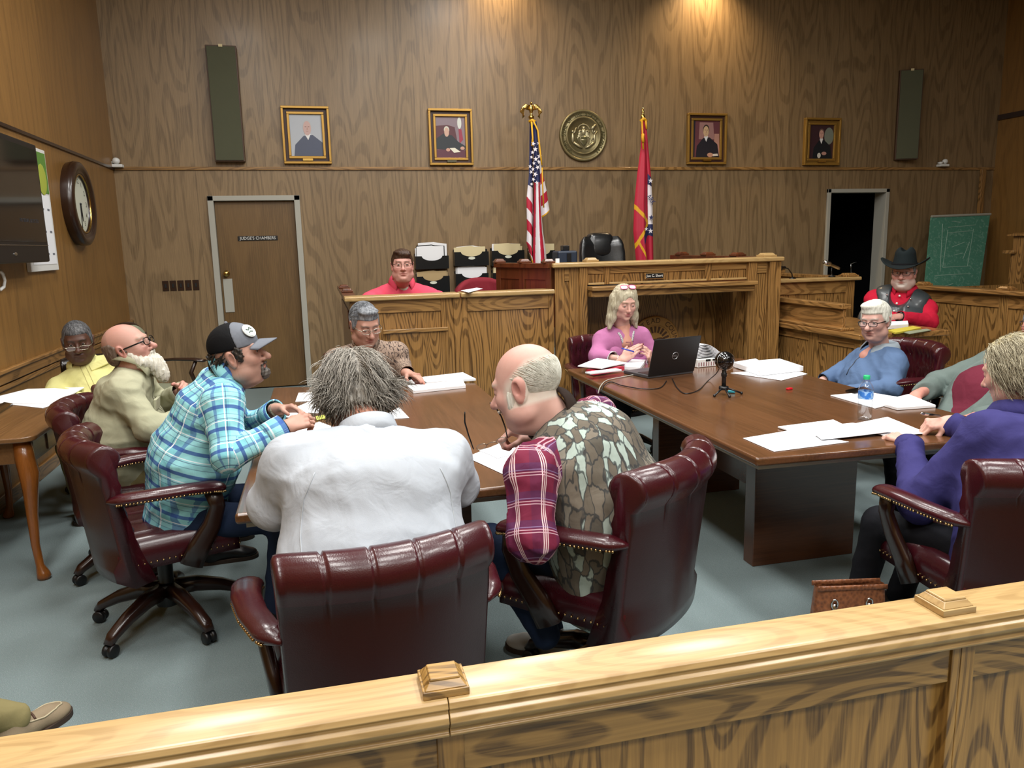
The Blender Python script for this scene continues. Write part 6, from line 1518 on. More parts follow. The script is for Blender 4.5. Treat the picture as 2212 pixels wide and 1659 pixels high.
# ---------------------------------------------------------------- D: man in patterned shirt
def person_D():
    p = Person('grey haired man in tan patterned shirt, at the far end of the left table', (.30, 5.20), atY(790, 742, 5.10), rad_(184), sh=.50, belly=.03)
    p.arm('L', atY(880, 806, 4.82), None, Vector((.55, -.80, -.12)), (.2, 0, 1), elbow=atY(868, 790, 5.14), curl=(.18, .2, .25, .3), thumb=.3)
    p.arm('R', atY(742, 825, 4.86), None, Vector((.4, -.8, -.1)), (0, 0, 1), elbow=atY(712, 800, 5.12), curl=(.2, .25, .3, .3))
    p.make_body(atY(788, 699, 5.02), (.30, -.90, -.34), (.06, -.32, .94), dict(skin='b48a7a', red='a06456', flush=.5, size=1.08, eye=.22, fat=.35, nose=1.1, brow='6a645e', gaze=(0, 1, -.6), smile=-1))
    p.shirt('shirt', M['squiggle'], seed=8, amp=.007, sleeve=.95, arm_r=(.072, .058, .046), neck=.070)
    p.collar(M['squiggle'], r=.066, open_=.35, flare=.016, drop=.01); p.cuff('L', M['squiggle'], r=.042, l=.05, at=.98)
    for u in (-.016, .016): seam('placket', p.top, [p.NB-p.tr*t+p.sr*u for t in (.05, .12, .2, .3)], -p.sf, .0022, plain('dark tan seam', '5e4e42', .8))
    p.legs(M['darkpants'], M['shoeblack'], kn=.42)
    def ex(T): T.ell((0, .050, .098), (.060, .040, .018), k=.025)
    hair_cap(p, M['hsteel'], zf=.066, off=.007, side_z=-.018, back_z=-.07, amp=.0025, extra=ex)
    locks(p, 'hair_strands', hair_mat('steel strands', '5c6066', '9a9ea4'), 700, .07, 4, lambda q: (.8+q[0]*3, -.4, .1), r=.0008, off=.008, zmin=-.03, ymax=.075, wave=.004, grav=.15, vol=.02, jit=.05, stick=.05, region=lambda q: q[2] > .055 or q[1] < .03)
    glasses(p, M['silverframe'], w=.025, hgt=.015, y=.110, z=-.004)
    return p
# ---------------------------------------------------------------- E: man in coral polo
def person_E():
    p = Person('man in coral polo shirt and glasses, seated behind the front desk', (.72, 6.98), atY(868, 612, 6.90), rad_(183), sh=.58, belly=.08, seat=.62, slope=.06)
    p.arm('R', (.50, 6.62, .98), None, Vector((.5, -.8, 0)), (0, 0, 1), elbow=atY(800, 650, 6.80)); p.arm('L', (.95, 6.62, .98), None, Vector((-.5, -.8, 0)), (0, 0, 1), elbow=atY(945, 648, 6.80))
    p.make_body(atY(869, 572, 6.74), (-.06, -1, .04), (0, 0, 1), dict(skin='cb9a8e', red='c0706a', flush=.8, size=1.10, eye=.3, fat=.6, nose=1.0, brow='5a4438'))
    p.shirt('polo_shirt', M['coral'], seed=4, amp=.005, short=True, arm_r=(.095, .085, .07), chest=(.02, .03), neck=.085)
    p.collar(M['coral'], r=.078, open_=.55, flare=.028)
    p.legs(M['darkpants'], M['shoeblack'], kn=.42, knees=[(.85, 6.6, .70), (.60, 6.6, .70)], ankles=[(.85, 6.65, .09), (.6, 6.65, .09)])
    q = p.NB+p.sf*.075-p.tr*.03; MB().ball(q, (.050, .03, .05), 12, 8).build('undershirt', M['tee'], p.root, smooth=True)
    seam('placket', p.top, [p.NB-p.tr*t+p.sr*.012 for t in (.07, .12, .2)], -p.sf, .0025, plain('coral seam', 'a83848', .8)); seam('placket', p.top, [p.NB-p.tr*t-p.sr*.018 for t in (.07, .12, .2)], -p.sf, .0025, plain('coral seam', 'a83848', .8))
    def ex(T): T.ell((0, .045, .094), (.066, .048, .020), k=.03); T.ell((-.02, .080, .076), (.045, .02, .016), k=.02)
    hair_cap(p, M['hbrown'], zf=.058, off=.008, side_z=.0, back_z=-.06, amp=.003, extra=ex)
    glasses(p, M['brownframe'], w=.025, hgt=.013, y=.112, z=-.002)
    return p
# ---------------------------------------------------------------- F: man in white jacket from behind
def person_F():
    p = Person('man in off white jacket with shaggy grey hair, seen from behind at the left table', (.10, 2.06), atY(797, 930, 2.32), rad_(5), sh=.545, belly=.05)
    p.arm('L', (-.02, 2.66, .80), None, Vector((.5, .8, 0)), (0, 0, 1), elbow=atY(592, 1092, 2.30), curl=(.3, .3, .4, .4)); p.arm('R', (.40, 2.72, .80), None, Vector((-.6, .7, 0)), (0, 0, 1), elbow=atY(985, 1045, 2.36), curl=(.4, .4, .5, .5))
    p.make_body(atY(764, 846, 2.47), (-.12, .80, -.58), (-.05, .55, .82), dict(skin='b98470', fat=.3, eyes=False, size=1.0))
    p.shirt('jacket', M['jacket'], seed=6, amp=.010, sleeve=.95, arm_r=(.084, .074, .055), chest=(.012, .03), neck=.082, hem=-.06, seat_w=.205, h=.0085, fq=.7)
    p.collar(M['jacket'], r=.074, open_=.7, flare=.012, hgt=.055, drop=.01, up=(p.hp+p.hR@Vector((0, -.05, -.15))-p.NB)*.6+p.tr*.1, base=p.NB-p.tr*.02+p.sf*.012)
    p.cuff('L', M['jacket'], r=.05, l=.06, at=.97); p.cuff('R', M['jacket'], r=.05, l=.06, at=.97)
    p.legs(M['darkpants'], M['shoeblack'], kn=.46)
    # yoke seam, storm flap and stitched mark on the back
    def back_pt(u, t, off=.0):
        q = p.P+p.tr*t+p.sr*u; return q
    hr = M['hgrey']
    T = SDF(.005); T.ell((0, -.012, .028), (.092, .114, .106), k=.01); T.ell((0, -.055, -.055), (.080, .060, .055), k=.03)
    for e in (-1, 1): T.ell((e*.082, -.005, -.035), (.018, .04, .05), k=.02)
    T.post = lambda P, G: .006*(np.abs(np.sin(P[:, 0]*120+P[:, 2]*30))+np.abs(np.sin(P[:, 1]*90-P[:, 2]*50+2))-.9)+np.maximum(0, (P[:, 1]-.075))*2
    V, F, G = T.mesh(); mesh_obj('hair', xf(V*p.hs, p.hR, p.hp), F, hr, p.root)
    def comb(q): return (q[0]*9+(.6 if q[0] > 0 else -.6)*.4, -.5-q[1]*2, -.35)
    locks(p, 'hair_strands', hair_mat('pale grey strands', '8a867e', 'b0aaa0'), 2300, .11, 11, comb, r=.0009, off=.018, zmin=-.09, ymax=.08, wave=.026, grav=.55, vol=.3, jit=.13)
    locks(p, 'hair_strands', hair_mat('dark grey strands', '4c4842', '7a746c'), 1300, .12, 12, comb, r=.0010, off=.016, zmin=-.10, ymax=.08, wave=.026, grav=.65, vol=.25, jit=.13)
    locks(p, 'hair_strands', hair_mat('mid grey strands', '6a665e', '948e84'), 500, .10, 13, lambda q: (q[0]*14, -.6, -1), r=.0013, off=.020, zmin=-.11, ymax=.06, wave=.03, grav=.6, vol=.5, jit=.2, region=lambda q: q[2] < .02)
    bp_ = lambda u, t: p.P+p.tr*t+p.sr*u
    sm = plain('jacket seam thread', 'a8aeb4', .8)
    seam('seam', p.top, [bp_(-.245, .02), bp_(-.1, .035), bp_(.1, .035), bp_(.245, .02)], p.sf, .0018, sm); seam('seam', p.top, [bp_(-.25, -.01), bp_(0, .0), bp_(.25, -.01)], p.sf, .0018, sm)
    seam('storm_flap', p.top, [bp_(.02, .075), bp_(.05, .055), bp_(.16, .07), bp_(.235, .085)], p.sf, [(.002, .006)]*16, M['jacket'])
    for e in (-1, 1): seam('seam', p.top, [bp_(e*.175, .47), bp_(e*.205, .40), bp_(e*.215, .30), bp_(e*.212, .20), bp_(e*.22, .12)], p.sf, .0018, sm)
    seam('embroidered_mark', p.top, [bp_(-.075, .088), bp_(-.068, .104), bp_(-.058, .096), bp_(-.066, .088), bp_(-.054, .092), bp_(-.045, .100), bp_(-.040, .090), bp_(-.030, .098), bp_(-.022, .090), bp_(-.010, .099), bp_(.0, .092), bp_(.012, .103), bp_(.016, .092)], p.sf, .0016, plain('grey embroidery', '5c646c', .8))
    return p
# ---------------------------------------------------------------- G: bald man in camouflage vest
def person_G():
    hp = atY(1137, 831, 2.50)
    p = Person('bald man in camouflage vest over maroon plaid shirt, bent over holding his glasses', (.96, 2.38), atY(1204, 908, 2.48), rad_(42), sh=.53, belly=.06)
    p.S['L'] = Vector(atY(1146, 1022, 2.24)); p.S['R'] = p.NB-p.tr*.075+p.sr*.21
    eL = Vector(atY(1152, 1165, 2.14)); p.arm('L', eL+Vector((.07, .25, .03)), None, (-.1, 1, 0), (0, 0, 1), elbow=eL, curl=(.5, .5, .5, .5))
    p.arm('R', atY(1150, 946, 2.64), None, Vector((-.86, .18, .25)), (.25, .15, .95), elbow=p.NB+Vector((.16, .30, -.28)), curl=(.95, 1.0, 1.0, 1.0), thumb=.95)
    p.make_body(hp, (-.76, .56, -.28), (-.20, .22, .95), dict(skin='cca498', red='b46c64', flush=.8, size=1.14, eye=.15, fat=.45, nose=1.15, brow='b4a89c', h=.0026, ear=1.12, gaze=(0, 1, -.6), scalp='dcd8cc', scalp_fn=lambda V: .78*np.clip(((.075-.62*np.maximum(V[:, 1]+.04, 0))-V[:, 2])/.025, 0, 1)*np.clip((.052-V[:, 1])/.02, 0, 1)*np.clip((V[:, 2]+.062)/.012, 0, 1)*(np.abs(V[:, 0]) < .0775)))
    # plaid sleeves
    p.shirt('shirt', M['plaid_red'], seed=7, amp=.015, fq=1.3, sleeve=.9, arm_r=(.080, .072, .052), neck=.070, h=.008, hem=.05, seat_w=.15, chest=(-.02, -.01))
    p.cuff('L', M['plaid_red'], r=.048, l=.06, at=.93); p.cuff('R', M['plaid_red'], r=.048, l=.06, at=.93)
    # vest
    T = SDF(.0085); bl = p.belly; cw = .245
    T.slab(p.P+p.sf*.05-p.up*.03, p.W, p.sr, (cw*.99, .165+bl*.4), (cw+.01, .150+bl), k=.06); T.slab(p.W, p.C, p.sr, (cw+.01, .150+bl), (cw, .155), k=.06); T.slab(p.C, p.NB-p.tr*.09, p.sr, (cw*.97, .150), (cw*.60, .090), k=.06)
    T.cap(p.NB-p.tr*.085-p.sr*.13, p.NB-p.tr*.085+p.sr*.15, .066, .066, k=.05); T.ell(p.C-p.sf*.035+p.tr*.02, (cw*.85, .135, .17), np.array(Matrix((p.sr, p.sf, p.tr)).transposed()), k=.06)
    for sd in ('L', 'R'):
        a, e = p.S[sd], p.E[sd]; d = (e-a).normalized(); o_ = (p.sr if sd == 'R' else -p.sr); T.cap(a+o_*.060+p.tr*.03, a.lerp(e, .45)+o_*.075, .088, .080, k=.012, sub=True)
    T.cap(p.NB-p.tr*.02+p.sf*.02, p.NB+p.tr*.1+p.sf*.05, .074, .080, k=.01, sub=True)
    T.post = folds(.006, 21, .8); V, F, G = T.mesh(); vo = mesh_obj('vest', V, F, M['camo'], p.root); p.vest = vo
    p.collar(M['brownknit'], r=.084, open_=.5, flare=.008, hgt=.060, drop=.0, thick=.008, parent=vo, base=p.NB+p.tr*.022+p.sf*.012, up=(hp+p.hR@Vector((0, -.05, -.13))-p.NB))
    # orange piping round the armhole
    a, e = p.S['L'], p.E['L']; cI = a-p.sr*.045; ax = -p.sr; u = p.tr; v = ax.cross(u)
    b = MB(); pts = []
    for k in range(33):
        t = 2*PI*k/32; pts.append(cI+u*(.10*math.cos(t)-.02)+v*.092*math.sin(t)+ax*(.02*math.cos(t)*-1))
    a_ = [Vector(atY(x_, y_, 2.2)) for x_, y_ in ((1094, 972), (1104, 952), (1122, 940), (1142, 948), (1160, 970), (1176, 1000), (1190, 1040), (1198, 1090))]
    seam('orange_piping', vo, a_, (.05, .93, -.30), .0035, plain('orange piping', 'd0562c', .7), parent=vo)
    p.legs(M['denim'], M['shoewhite'], th=.088, knees=[atY(1058, 1172, 2.55), (.72, 2.82, .46)], ankles=[atY(1180, 1372, 2.45), (.80, 2.70, .09)], foot_dir=[(-.5, .3), (-.6, .6)])
    locks(p, 'hair_strands', M['hwhite'], 2600, .06, 5, lambda q: (q[0]*2, -1, -.55), r=.0005, off=.0, zmin=-.045, ymax=.045, wave=.003, grav=.3, vol=.05, jit=.06, stick=.03, region=lambda q: q[2] < .072-.62*max(q[1]+.04, 0))
    T = SDF(.003)
    for e in (-1, 1): T.ell((e*.0715, .030, -.030), (.006, .013, .026), k=.008); T.ell((e*.068, .036, -.052), (.006, .012, .014), k=.008)
    T.post = lambda P, G: .002*(np.abs(np.sin(P[:, 1]*300+P[:, 2]*40))-.4)
    V, F, G = T.mesh(); mesh_obj('sideburns', xf(V*p.hs, p.hR, p.hp), F, M['hwhite'], p.root)
    T = SDF(.003); T.ell((0, .100, -.058), (.028, .012, .008), k=.008); T.post = lambda P, G: .002*np.abs(np.sin(P[:, 0]*260)); V, F, G = T.mesh(); mesh_obj('moustache', xf(V*p.hs, p.hR, p.hp), F, M['beard'], p.root)
    return p
# ---------------------------------------------------------------- H: woman in pink
def person_H():
    hp = atY(1348, 652, 5.24)
    p = Person('woman in mauve pink top with long blonde hair, sitting behind the laptop', (2.16, 5.38), atY(1344, 706, 5.31), rad_(180), sh=.40, belly=.05)
    p.arm('R', atY(1345, 777, 5.02), None, Vector((.72, -.25, .62)), (-.3, -.75, .6), elbow=atY(1290, 770, 5.24), curl=(.12, .15, .2, .25), spread=.12, thumb=.2, nail='5a1428', h=.0024)
    p.arm('L', atY(1408, 785, 5.02), None, Vector((-.42, -.25, .85)), (.4, -.7, .55), elbow=atY(1418, 780, 5.26), curl=(.35, .4, .45, .5), spread=.08, thumb=.5, nail='5a1428', h=.0024)
    p.make_body(hp, (.04, -.96, -.26), (.01, -.26, .96), dict(skin='cfa496', red='c07c74', lip='a8585c', flush=.6, size=.97, eye=.10, fat=.0, nose=.82, brow='8a7458', gaze=(0, 1, -.9), h=.0026))
    p.shirt('blouse', M['pink'], seed=9, amp=.006, sleeve=.62, arm_r=(.066, .060, .050), chest=(.012, .015), neck=.066, vee=(.095, .085, .165, .034))
    T = SDF(.007)
    for e in (-1, 1): T.ell(p.C+p.sf*.09-p.tr*.045+p.sr*e*.075, (.080, .065, .080), k=.03)
    T.ell(p.C+p.sf*.05-p.tr*.06, (.14, .08, .09), k=.05); T.slab(p.C, p.NB-p.tr*.09, p.sr, (.14, .115), (.09, .075), k=.05); T.cap(p.NB+p.sf*.085+p.tr*.02, p.NB-p.tr*.095+p.sf*.165, .034, .012, k=.006, sub=True); T.cap(p.NB-p.tr*.0, p.NB+p.tr*.1, .064, .09, k=.006, sub=True); V, F, G = T.mesh(); bf = mesh_obj('blouse_front', V, F, M['pink'], p.top, uv=np.zeros((len(F), 4, 2)))
    n_ = N('grey white woven trim'); n_.fin(n_.mix(n_.ramp(n_.noise(n_.coord(), 160, 2), [(.45, g3(0)), (.55, g3(1))]), lin('8a8a94'), lin('d8d4d2')), .8); tr_ = n_.mat
    nb = p.NB; fr = p.sf; pt = lambda u, t: nb-p.tr*t+p.sr*u
    for e in (-1, 1): seam('neckline_trim', [p.top, bf], [pt(e*.060, .02), pt(e*.050, .035), pt(e*.043, .055), pt(e*.037, .08), pt(e*.028, .105), pt(e*.016, .13), pt(e*.010, .15)], -fr, [(.005, .009)]*31, tr_)
    b = MB(); q0 = nb-p.tr*.075+fr*.145; b.tube([q0+p.sr*.03, q0+fr*.012, q0-p.tr*.05+fr*.045+p.sr*.012, q0-p.tr*.09+fr*.06], .0028, 6); b.tube([q0-p.sr*.03, q0+fr*.012, q0-p.tr*.05+fr*.045-p.sr*.015, q0-p.tr*.10+fr*.06-p.sr*.02], .0028, 6); b.build('neck_tie', plain('dark pink cord', '7c2c58', .6), p.top, smooth=True)
    T = SDF(.006); T.cap(nb+fr*.01-p.tr*.0, nb-p.tr*.10+fr*.070, .058, .056, k=.02); V, F, G = T.mesh(); mesh_obj('bare_neckline', V, F, SKIN, p.body, col=np.tile(V3(lin('c9927f')[:3]), (len(V), 1)))
    p.cuff('R', tr_, r=.046, l=.018, at=.63); p.cuff('L', tr_, r=.046, l=.018, at=.63)
    e, w = p.E['R'], p.Wr['R']; d = (w-e).normalized(); q = w-d*.02; u = d.cross(p.up).normalized(); v = d.cross(u)
    b = MB(); b.tube([q+(u*math.cos(a)*.030+v*math.sin(a)*.027)+d*.006*math.sin(a) for a in np.linspace(0, 2*PI, 21)], .0022, 6, cap=False); b.build('bracelet', M['chrome'], p.root, smooth=True)
    p.legs(M['darkpants'], M['shoeblack'], kn=.42, th=.08)
    # hair
    T = SDF(.004); T.ell((0, -.014, .034), (.086, .108, .098), k=.01)
    for e in (-1, 1):
        for (a, c_, r0, r1) in (((e*.050, .030, .080), (e*.078, .026, -.02), .024, .024), ((e*.078, .024, -.02), (e*.088, .020, -.11), .024, .026), ((e*.088, .020, -.11), (e*.108, .030, -.190), .026, .016), ((e*.072, -.03, .02), (e*.096, -.02, -.17), .034, .026)): T.cap(a, c_, r0, r1, k=.035)
    T.ell((0, -.075, -.07), (.085, .050, .10), k=.04)
    T.ell((-.008, .140, -.004), (.055, .078, .092), k=.010, sub=True); T.ell((0, .115, -.12), (.058, .085, .09), k=.012, sub=True)
    T.post = lambda P, G: .0032*(np.abs(np.sin(P[:, 0]*190+np.sin(P[:, 2]*14)*1.2))+np.abs(np.sin(P[:, 1]*150+P[:, 2]*8+1))-.9)
    V, F, G = T.mesh(); mesh_obj('hair', xf(V*p.hs, p.hR, p.hp), F, M['hsilver'], p.root)
    # glasses pushed up on the head
    hR0, hp0 = p.hR, p.hp; p.hR = hR0@rotm(.95, 0, 0); p.hp = hp0+hR0@Vector((0, -.016, .026)); glasses(p, M['pinkframe'], w=.026, hgt=.017, y=.118, z=.012, r=.0026, temple=False, lensmat=plain('pale reflecting lens', 'e8dce4', .08)); p.hR, p.hp = hR0, hp0
    for e in (1, -1):
        b = MB(); b.tube([p.HP(e*.083, .015, -.055)+p.hR@Vector((0, .010*math.sin(a), .020*math.cos(a)-.020)) for a in np.linspace(0, 2*PI, 17)], .0028, 6, cap=False); b.build('earring', M['chrome'], p.root, smooth=True)
    b = MB(); b.tube([p.Wr['R']+Vector((-.02, -.03, .085)), p.Wr['R']+Vector((.06, -.06, .06))], .005, 8); o = b.build('ballpoint_pen', plain('blue pen', '2438a0', .35), smooth=True); tag(o, 'blue pen held in the hand of the woman in pink', 'pen')
    return p
# ---------------------------------------------------------------- I: white haired man in blue pullover
def person_I():
    hp = atY(1891, 691, 4.42)
    p = Person('white haired man with glasses in blue fleece pullover, at the right table', (3.52, 4.46), atY(1903, 757, 4.46), rad_(84), sh=.46, belly=.04)
    p.arm('R', atY(1778, 822, 4.66), None, Vector((-.8, -.3, -.3)), (0, 0, 1), elbow=atY(1822, 800, 4.68), curl=(.5, .5, .5, .5)); p.arm('L', atY(1790, 855, 4.20), None, Vector((-.8, .4, -.2)), (0, 0, 1), elbow=atY(1925, 838, 4.18), curl=(.5, .5, .5, .5))
    p.make_body(hp, (-.88, -.45, -.12), (-.12, -.02, .99), dict(skin='c59c90', red='b0706a', flush=.6, size=1.03, eye=.2, fat=.3, nose=1.2, brow='b8b4ac', gaze=(0, 1, -.3), smile=-.6))
    p.shirt('pullover', M['fleece'], seed=12, amp=.010, sleeve=.95, arm_r=(.076, .064, .052), neck=.074, chest=(.01, .01), vee=(.10, .08, .15, .034))
    T = SDF(.006); T.cap(p.NB+p.sf*.01, p.NB-p.tr*.08+p.sf*.075, .056, .052, k=.02); V, F, G = T.mesh(); mesh_obj('bare_neckline', V, F, SKIN, p.body, col=np.tile(V3(lin('c08a7c')[:3]), (len(V), 1)))
    p.collar(M['fleecelt'], r=.074, open_=.55, flare=.034, hgt=.052, drop=.05, thick=.007); p.cuff('R', M['fleece'], r=.046, l=.05, at=.97)
    seam('zip', p.top, [p.NB-p.tr*t+p.sr*.004 for t in (.09, .14, .19, .24)], -p.sf, .0035, plain('dark zip', '1c2434', .4))
    p.legs(M['darkpants'], M['shoeblack'], kn=.42)
    def ex(T): T.ell((.010, .040, .102), (.060, .048, .016), k=.04)
    hair_cap(p, M['hwhite'], zf=.066, off=.008, side_z=-.012, back_z=-.075, amp=.0025, vol=(.003, .002, .003), extra=ex)
    locks(p, 'hair_strands', hair_mat('white strands', 'd0d0c6', 'eeeee6'), 700, .08, 4, lambda q: (-.8+q[0]*3, -.5, .1), r=.0009, off=.009, zmin=-.04, ymax=.075, wave=.004, grav=.15, vol=.02, jit=.05, stick=.05, region=lambda q: q[2] > .06 or q[1] < .02)
    glasses(p, M['blackframe'], w=.026, hgt=.015, y=.112, z=-.006, r=.0022)
    return p
# ---------------------------------------------------------------- J: man in black hat
def person_J():
    hp = atY(1953, 588, 5.96)
    p = Person('man in black cowboy hat, red shirt and dark leather vest behind the oak desk', (5.02, 6.02), atY(1953, 628, 6.0), rad_(128), sh=.55, belly=.08, seat=.50, slope=.03)
    p.arm('R', (4.72, 5.92, .90), None, Vector((-.5, -.7, 0)), (0, 0, 1), elbow=atY(1893, 672, 6.05), curl=(.4, .4, .4, .4)); p.arm('L', (4.83, 5.68, .91), None, Vector((-.9, .05, -.05)), (.1, -.4, .9), elbow=atY(2008, 695, 5.72), curl=(.35, .4, .4, .4))
    p.make_body(hp, (-.76, -.64, -.02), (0, 0, 1), dict(skin='bf9084', red='a8605a', flush=.7, size=1.16, eye=.4, fat=.7, nose=1.2, brow='9a8a80', stubble='c8c0b8', stubble_w=.75))
    p.shirt('shirt', M['redshirt'], seed=13, amp=.008, sleeve=.95, arm_r=(.078, .070, .052), neck=.080, chest=(.01, .02)); p.collar(M['redshirt'], r=.078, open_=.4, flare=.026); p.cuff('L', M['redshirt'], r=.048, l=.06, at=.97)
    T = SDF(.009); cw = p.shw*.47+.022; bl = p.belly+.035
    T.slab(p.P-p.tr*.04, p.W, p.sr, (cw, .16+bl*.6), (cw+.03, .15+bl), k=.05); T.slab(p.W, p.C, p.sr, (cw+.03, .15+bl), (cw, .185), k=.05); T.slab(p.C, p.NB-p.tr*.09, p.sr, (cw*.97, .17), (cw*.66, .11), k=.05)
    T.cap(p.NB-p.tr*.08-p.sr*.15, p.NB-p.tr*.08+p.sr*.15, .086, .086, k=.05)
    for sd in ('L', 'R'): a, e = p.S[sd], p.E[sd]; o_ = (p.sr if sd == 'R' else -p.sr); T.cap(a+o_*.07+p.tr*.03, e+o_*.07, .10, .10, k=.012, sub=True)
    T.cap(p.NB+p.tr*.06, p.NB-p.tr*.08+p.sf*.18, .09, .085, k=.01, sub=True); T.cap(p.NB-p.tr*.08+p.sf*.22, p.P+p.sf*.36, .09, .11, k=.012, sub=True)
    V, F, G = T.mesh(); vo = mesh_obj('vest', V, F, M['vestleather'], p.root)
    b = MB()
    for t in (.06, .13, .20): b.ball(p.NB-p.tr*t+p.sf*(.11+.5*t*.6), .010, 8, 6)
    b.build('button', M['white'], p.top, smooth=True)
    b = MB()
    for e in (-1, 1):
        for t in (.07, .14, .21): b.ball(p.NB-p.tr*t+p.sf*(.13+.3*t)+p.sr*e*.10, .009, 8, 6)
    b.build('concho', M['chrome'], vo, smooth=True)
    p.legs(M['darkpants'], M['shoeblack'], kn=.40)
    e, w = p.E['L'], p.Wr['L']; d = (w-e).normalized(); q = w-d*.02; u = d.cross(p.up).normalized(); v = d.cross(u)
    b = MB(); b.tube([q+(u*math.cos(a)*.034+v*math.sin(a)*.031) for a in np.linspace(0, 2*PI, 21)], [(.003, .012)]*21, 8, cap=False, up=d); b.obox(q-v*.036, (.03, .03, .012), frame(d, -v)); b.build('watch', M['blackplastic'], p.root, smooth=True)
    hair_cap(p, M['hsteel'], zf=.03, off=.005, side_z=-.015, back_z=-.07, amp=.002)
    glasses(p, M['brownframe'], w=.026, hgt=.014, y=.112, z=-.004, r=.0020)
    ho = p.HP(0, -.01, .045); hb = MB(); R = p.hR
    def brim(u, v): a = 2*PI*u; r = .092+.085*v; x = r*math.cos(a)*.95; y = r*math.sin(a)*1.12; return ho+R@Vector((x, y, .012+.055*abs(math.cos(a))**2.2*v**1.6-.022*abs(math.sin(a))**2*v))*p.hs
    hb.grid(brim, 48, 6, cu=True); hat = hb.build('hat', M['hatfelt'], p.root, smooth=True, solid=.006, fix=False)
    T = SDF(.005); T.slab((0, 0, 0), (0, -.002, .085), (1, 0, 0), (.088, .104), (.074, .096), k=.02); T.ell((0, .0, .150), (.028, .105, .045), k=.02, sub=True); T.cut((0, 0, .0), (0, 0, -1))
    V, F, G = T.mesh(); mesh_obj('hat_crown', xf(V*p.hs, R, ho), F, M['hatfelt'], hat)
    b = MB(); b.tube([ho+R@Vector((.092*math.cos(a), .109*math.sin(a), .016))*p.hs for a in np.linspace(0, 2*PI, 33)], [(.012, .004)]*33, 6, cap=False, up=R@Vector((0, 0, 1))); b.build('hat_band', M['blackcloth'], hat, smooth=True)
    return p
# ---------------------------------------------------------------- K: man in maroon shirt, mostly hidden
def person_K():
    hp = atY(2252, 694, 3.46)
    p = Person('man in maroon shirt and grey green jacket leaning back at right, mostly hidden', (3.46, 3.44), atY(2228, 765, 3.48), rad_(92), sh=.48, belly=.10)
    p.arm('R', (3.14, 3.52, .735), None, Vector((-.8, -.3, -.2)), (0, 0, 1), elbow=(3.55, 3.82, .72), curl=(.3, .3, .3, .3)); p.arm('L', (3.20, 3.18, .68), None, Vector((-.7, .5, -.2)), (0, 0, 1), elbow=(3.56, 3.14, .70))
    p.make_body(hp, (-.9, -.35, -.05), (0, 0, 1), dict(skin='c58a7c', fat=.4, size=1.08, brow='8a7a70', stubble='b8b0a8', stubble_w=.5))
    p.shirt('shirt', M['maroon'], seed=15, amp=.006, sleeve=.5, arm_r=(.07, .06, .05), neck=.075)
    T = SDF(.010); cw = p.shw*.50; bl = p.belly
    T.slab(p.P, p.W, p.sr, (cw, .16+bl*.6), (cw+.03, .15+bl), k=.05); T.slab(p.W, p.C, p.sr, (cw+.03, .15+bl), (cw, .155), k=.05); T.slab(p.C, p.NB-p.tr*.09, p.sr, (cw*.95, .14), (cw*.62, .085), k=.05)
    for sd in ('L', 'R'): T.cap(p.NB-p.tr*.07, p.S[sd], .07, .08, k=.05); T.cap(p.S[sd], p.E[sd], .085, .072, k=.03); T.cap(p.E[sd], p.E[sd].lerp(p.Wr[sd], .9), .072, .052, k=.03)
    T.cap(p.NB+p.tr*.05, p.NB-p.tr*.10+p.sf*.16, .08, .09, k=.01, sub=True); T.cap(p.NB-p.tr*.08+p.sf*.20, p.P+p.sf*.36, .11, .17, k=.012, sub=True)
    T.post = folds(.006, 17); V, F, G = T.mesh(); mesh_obj('jacket', V, F, M['darkjacket'], p.root)
    p.legs(M['darkpants'], M['shoeblack'], kn=.40)
    hair_cap(p, M['hsteel'], zf=.05, off=.007, side_z=-.015, back_z=-.07, amp=.002); glasses(p, M['brownframe'], w=.026, hgt=.014, y=.112, z=-.004)
    return p
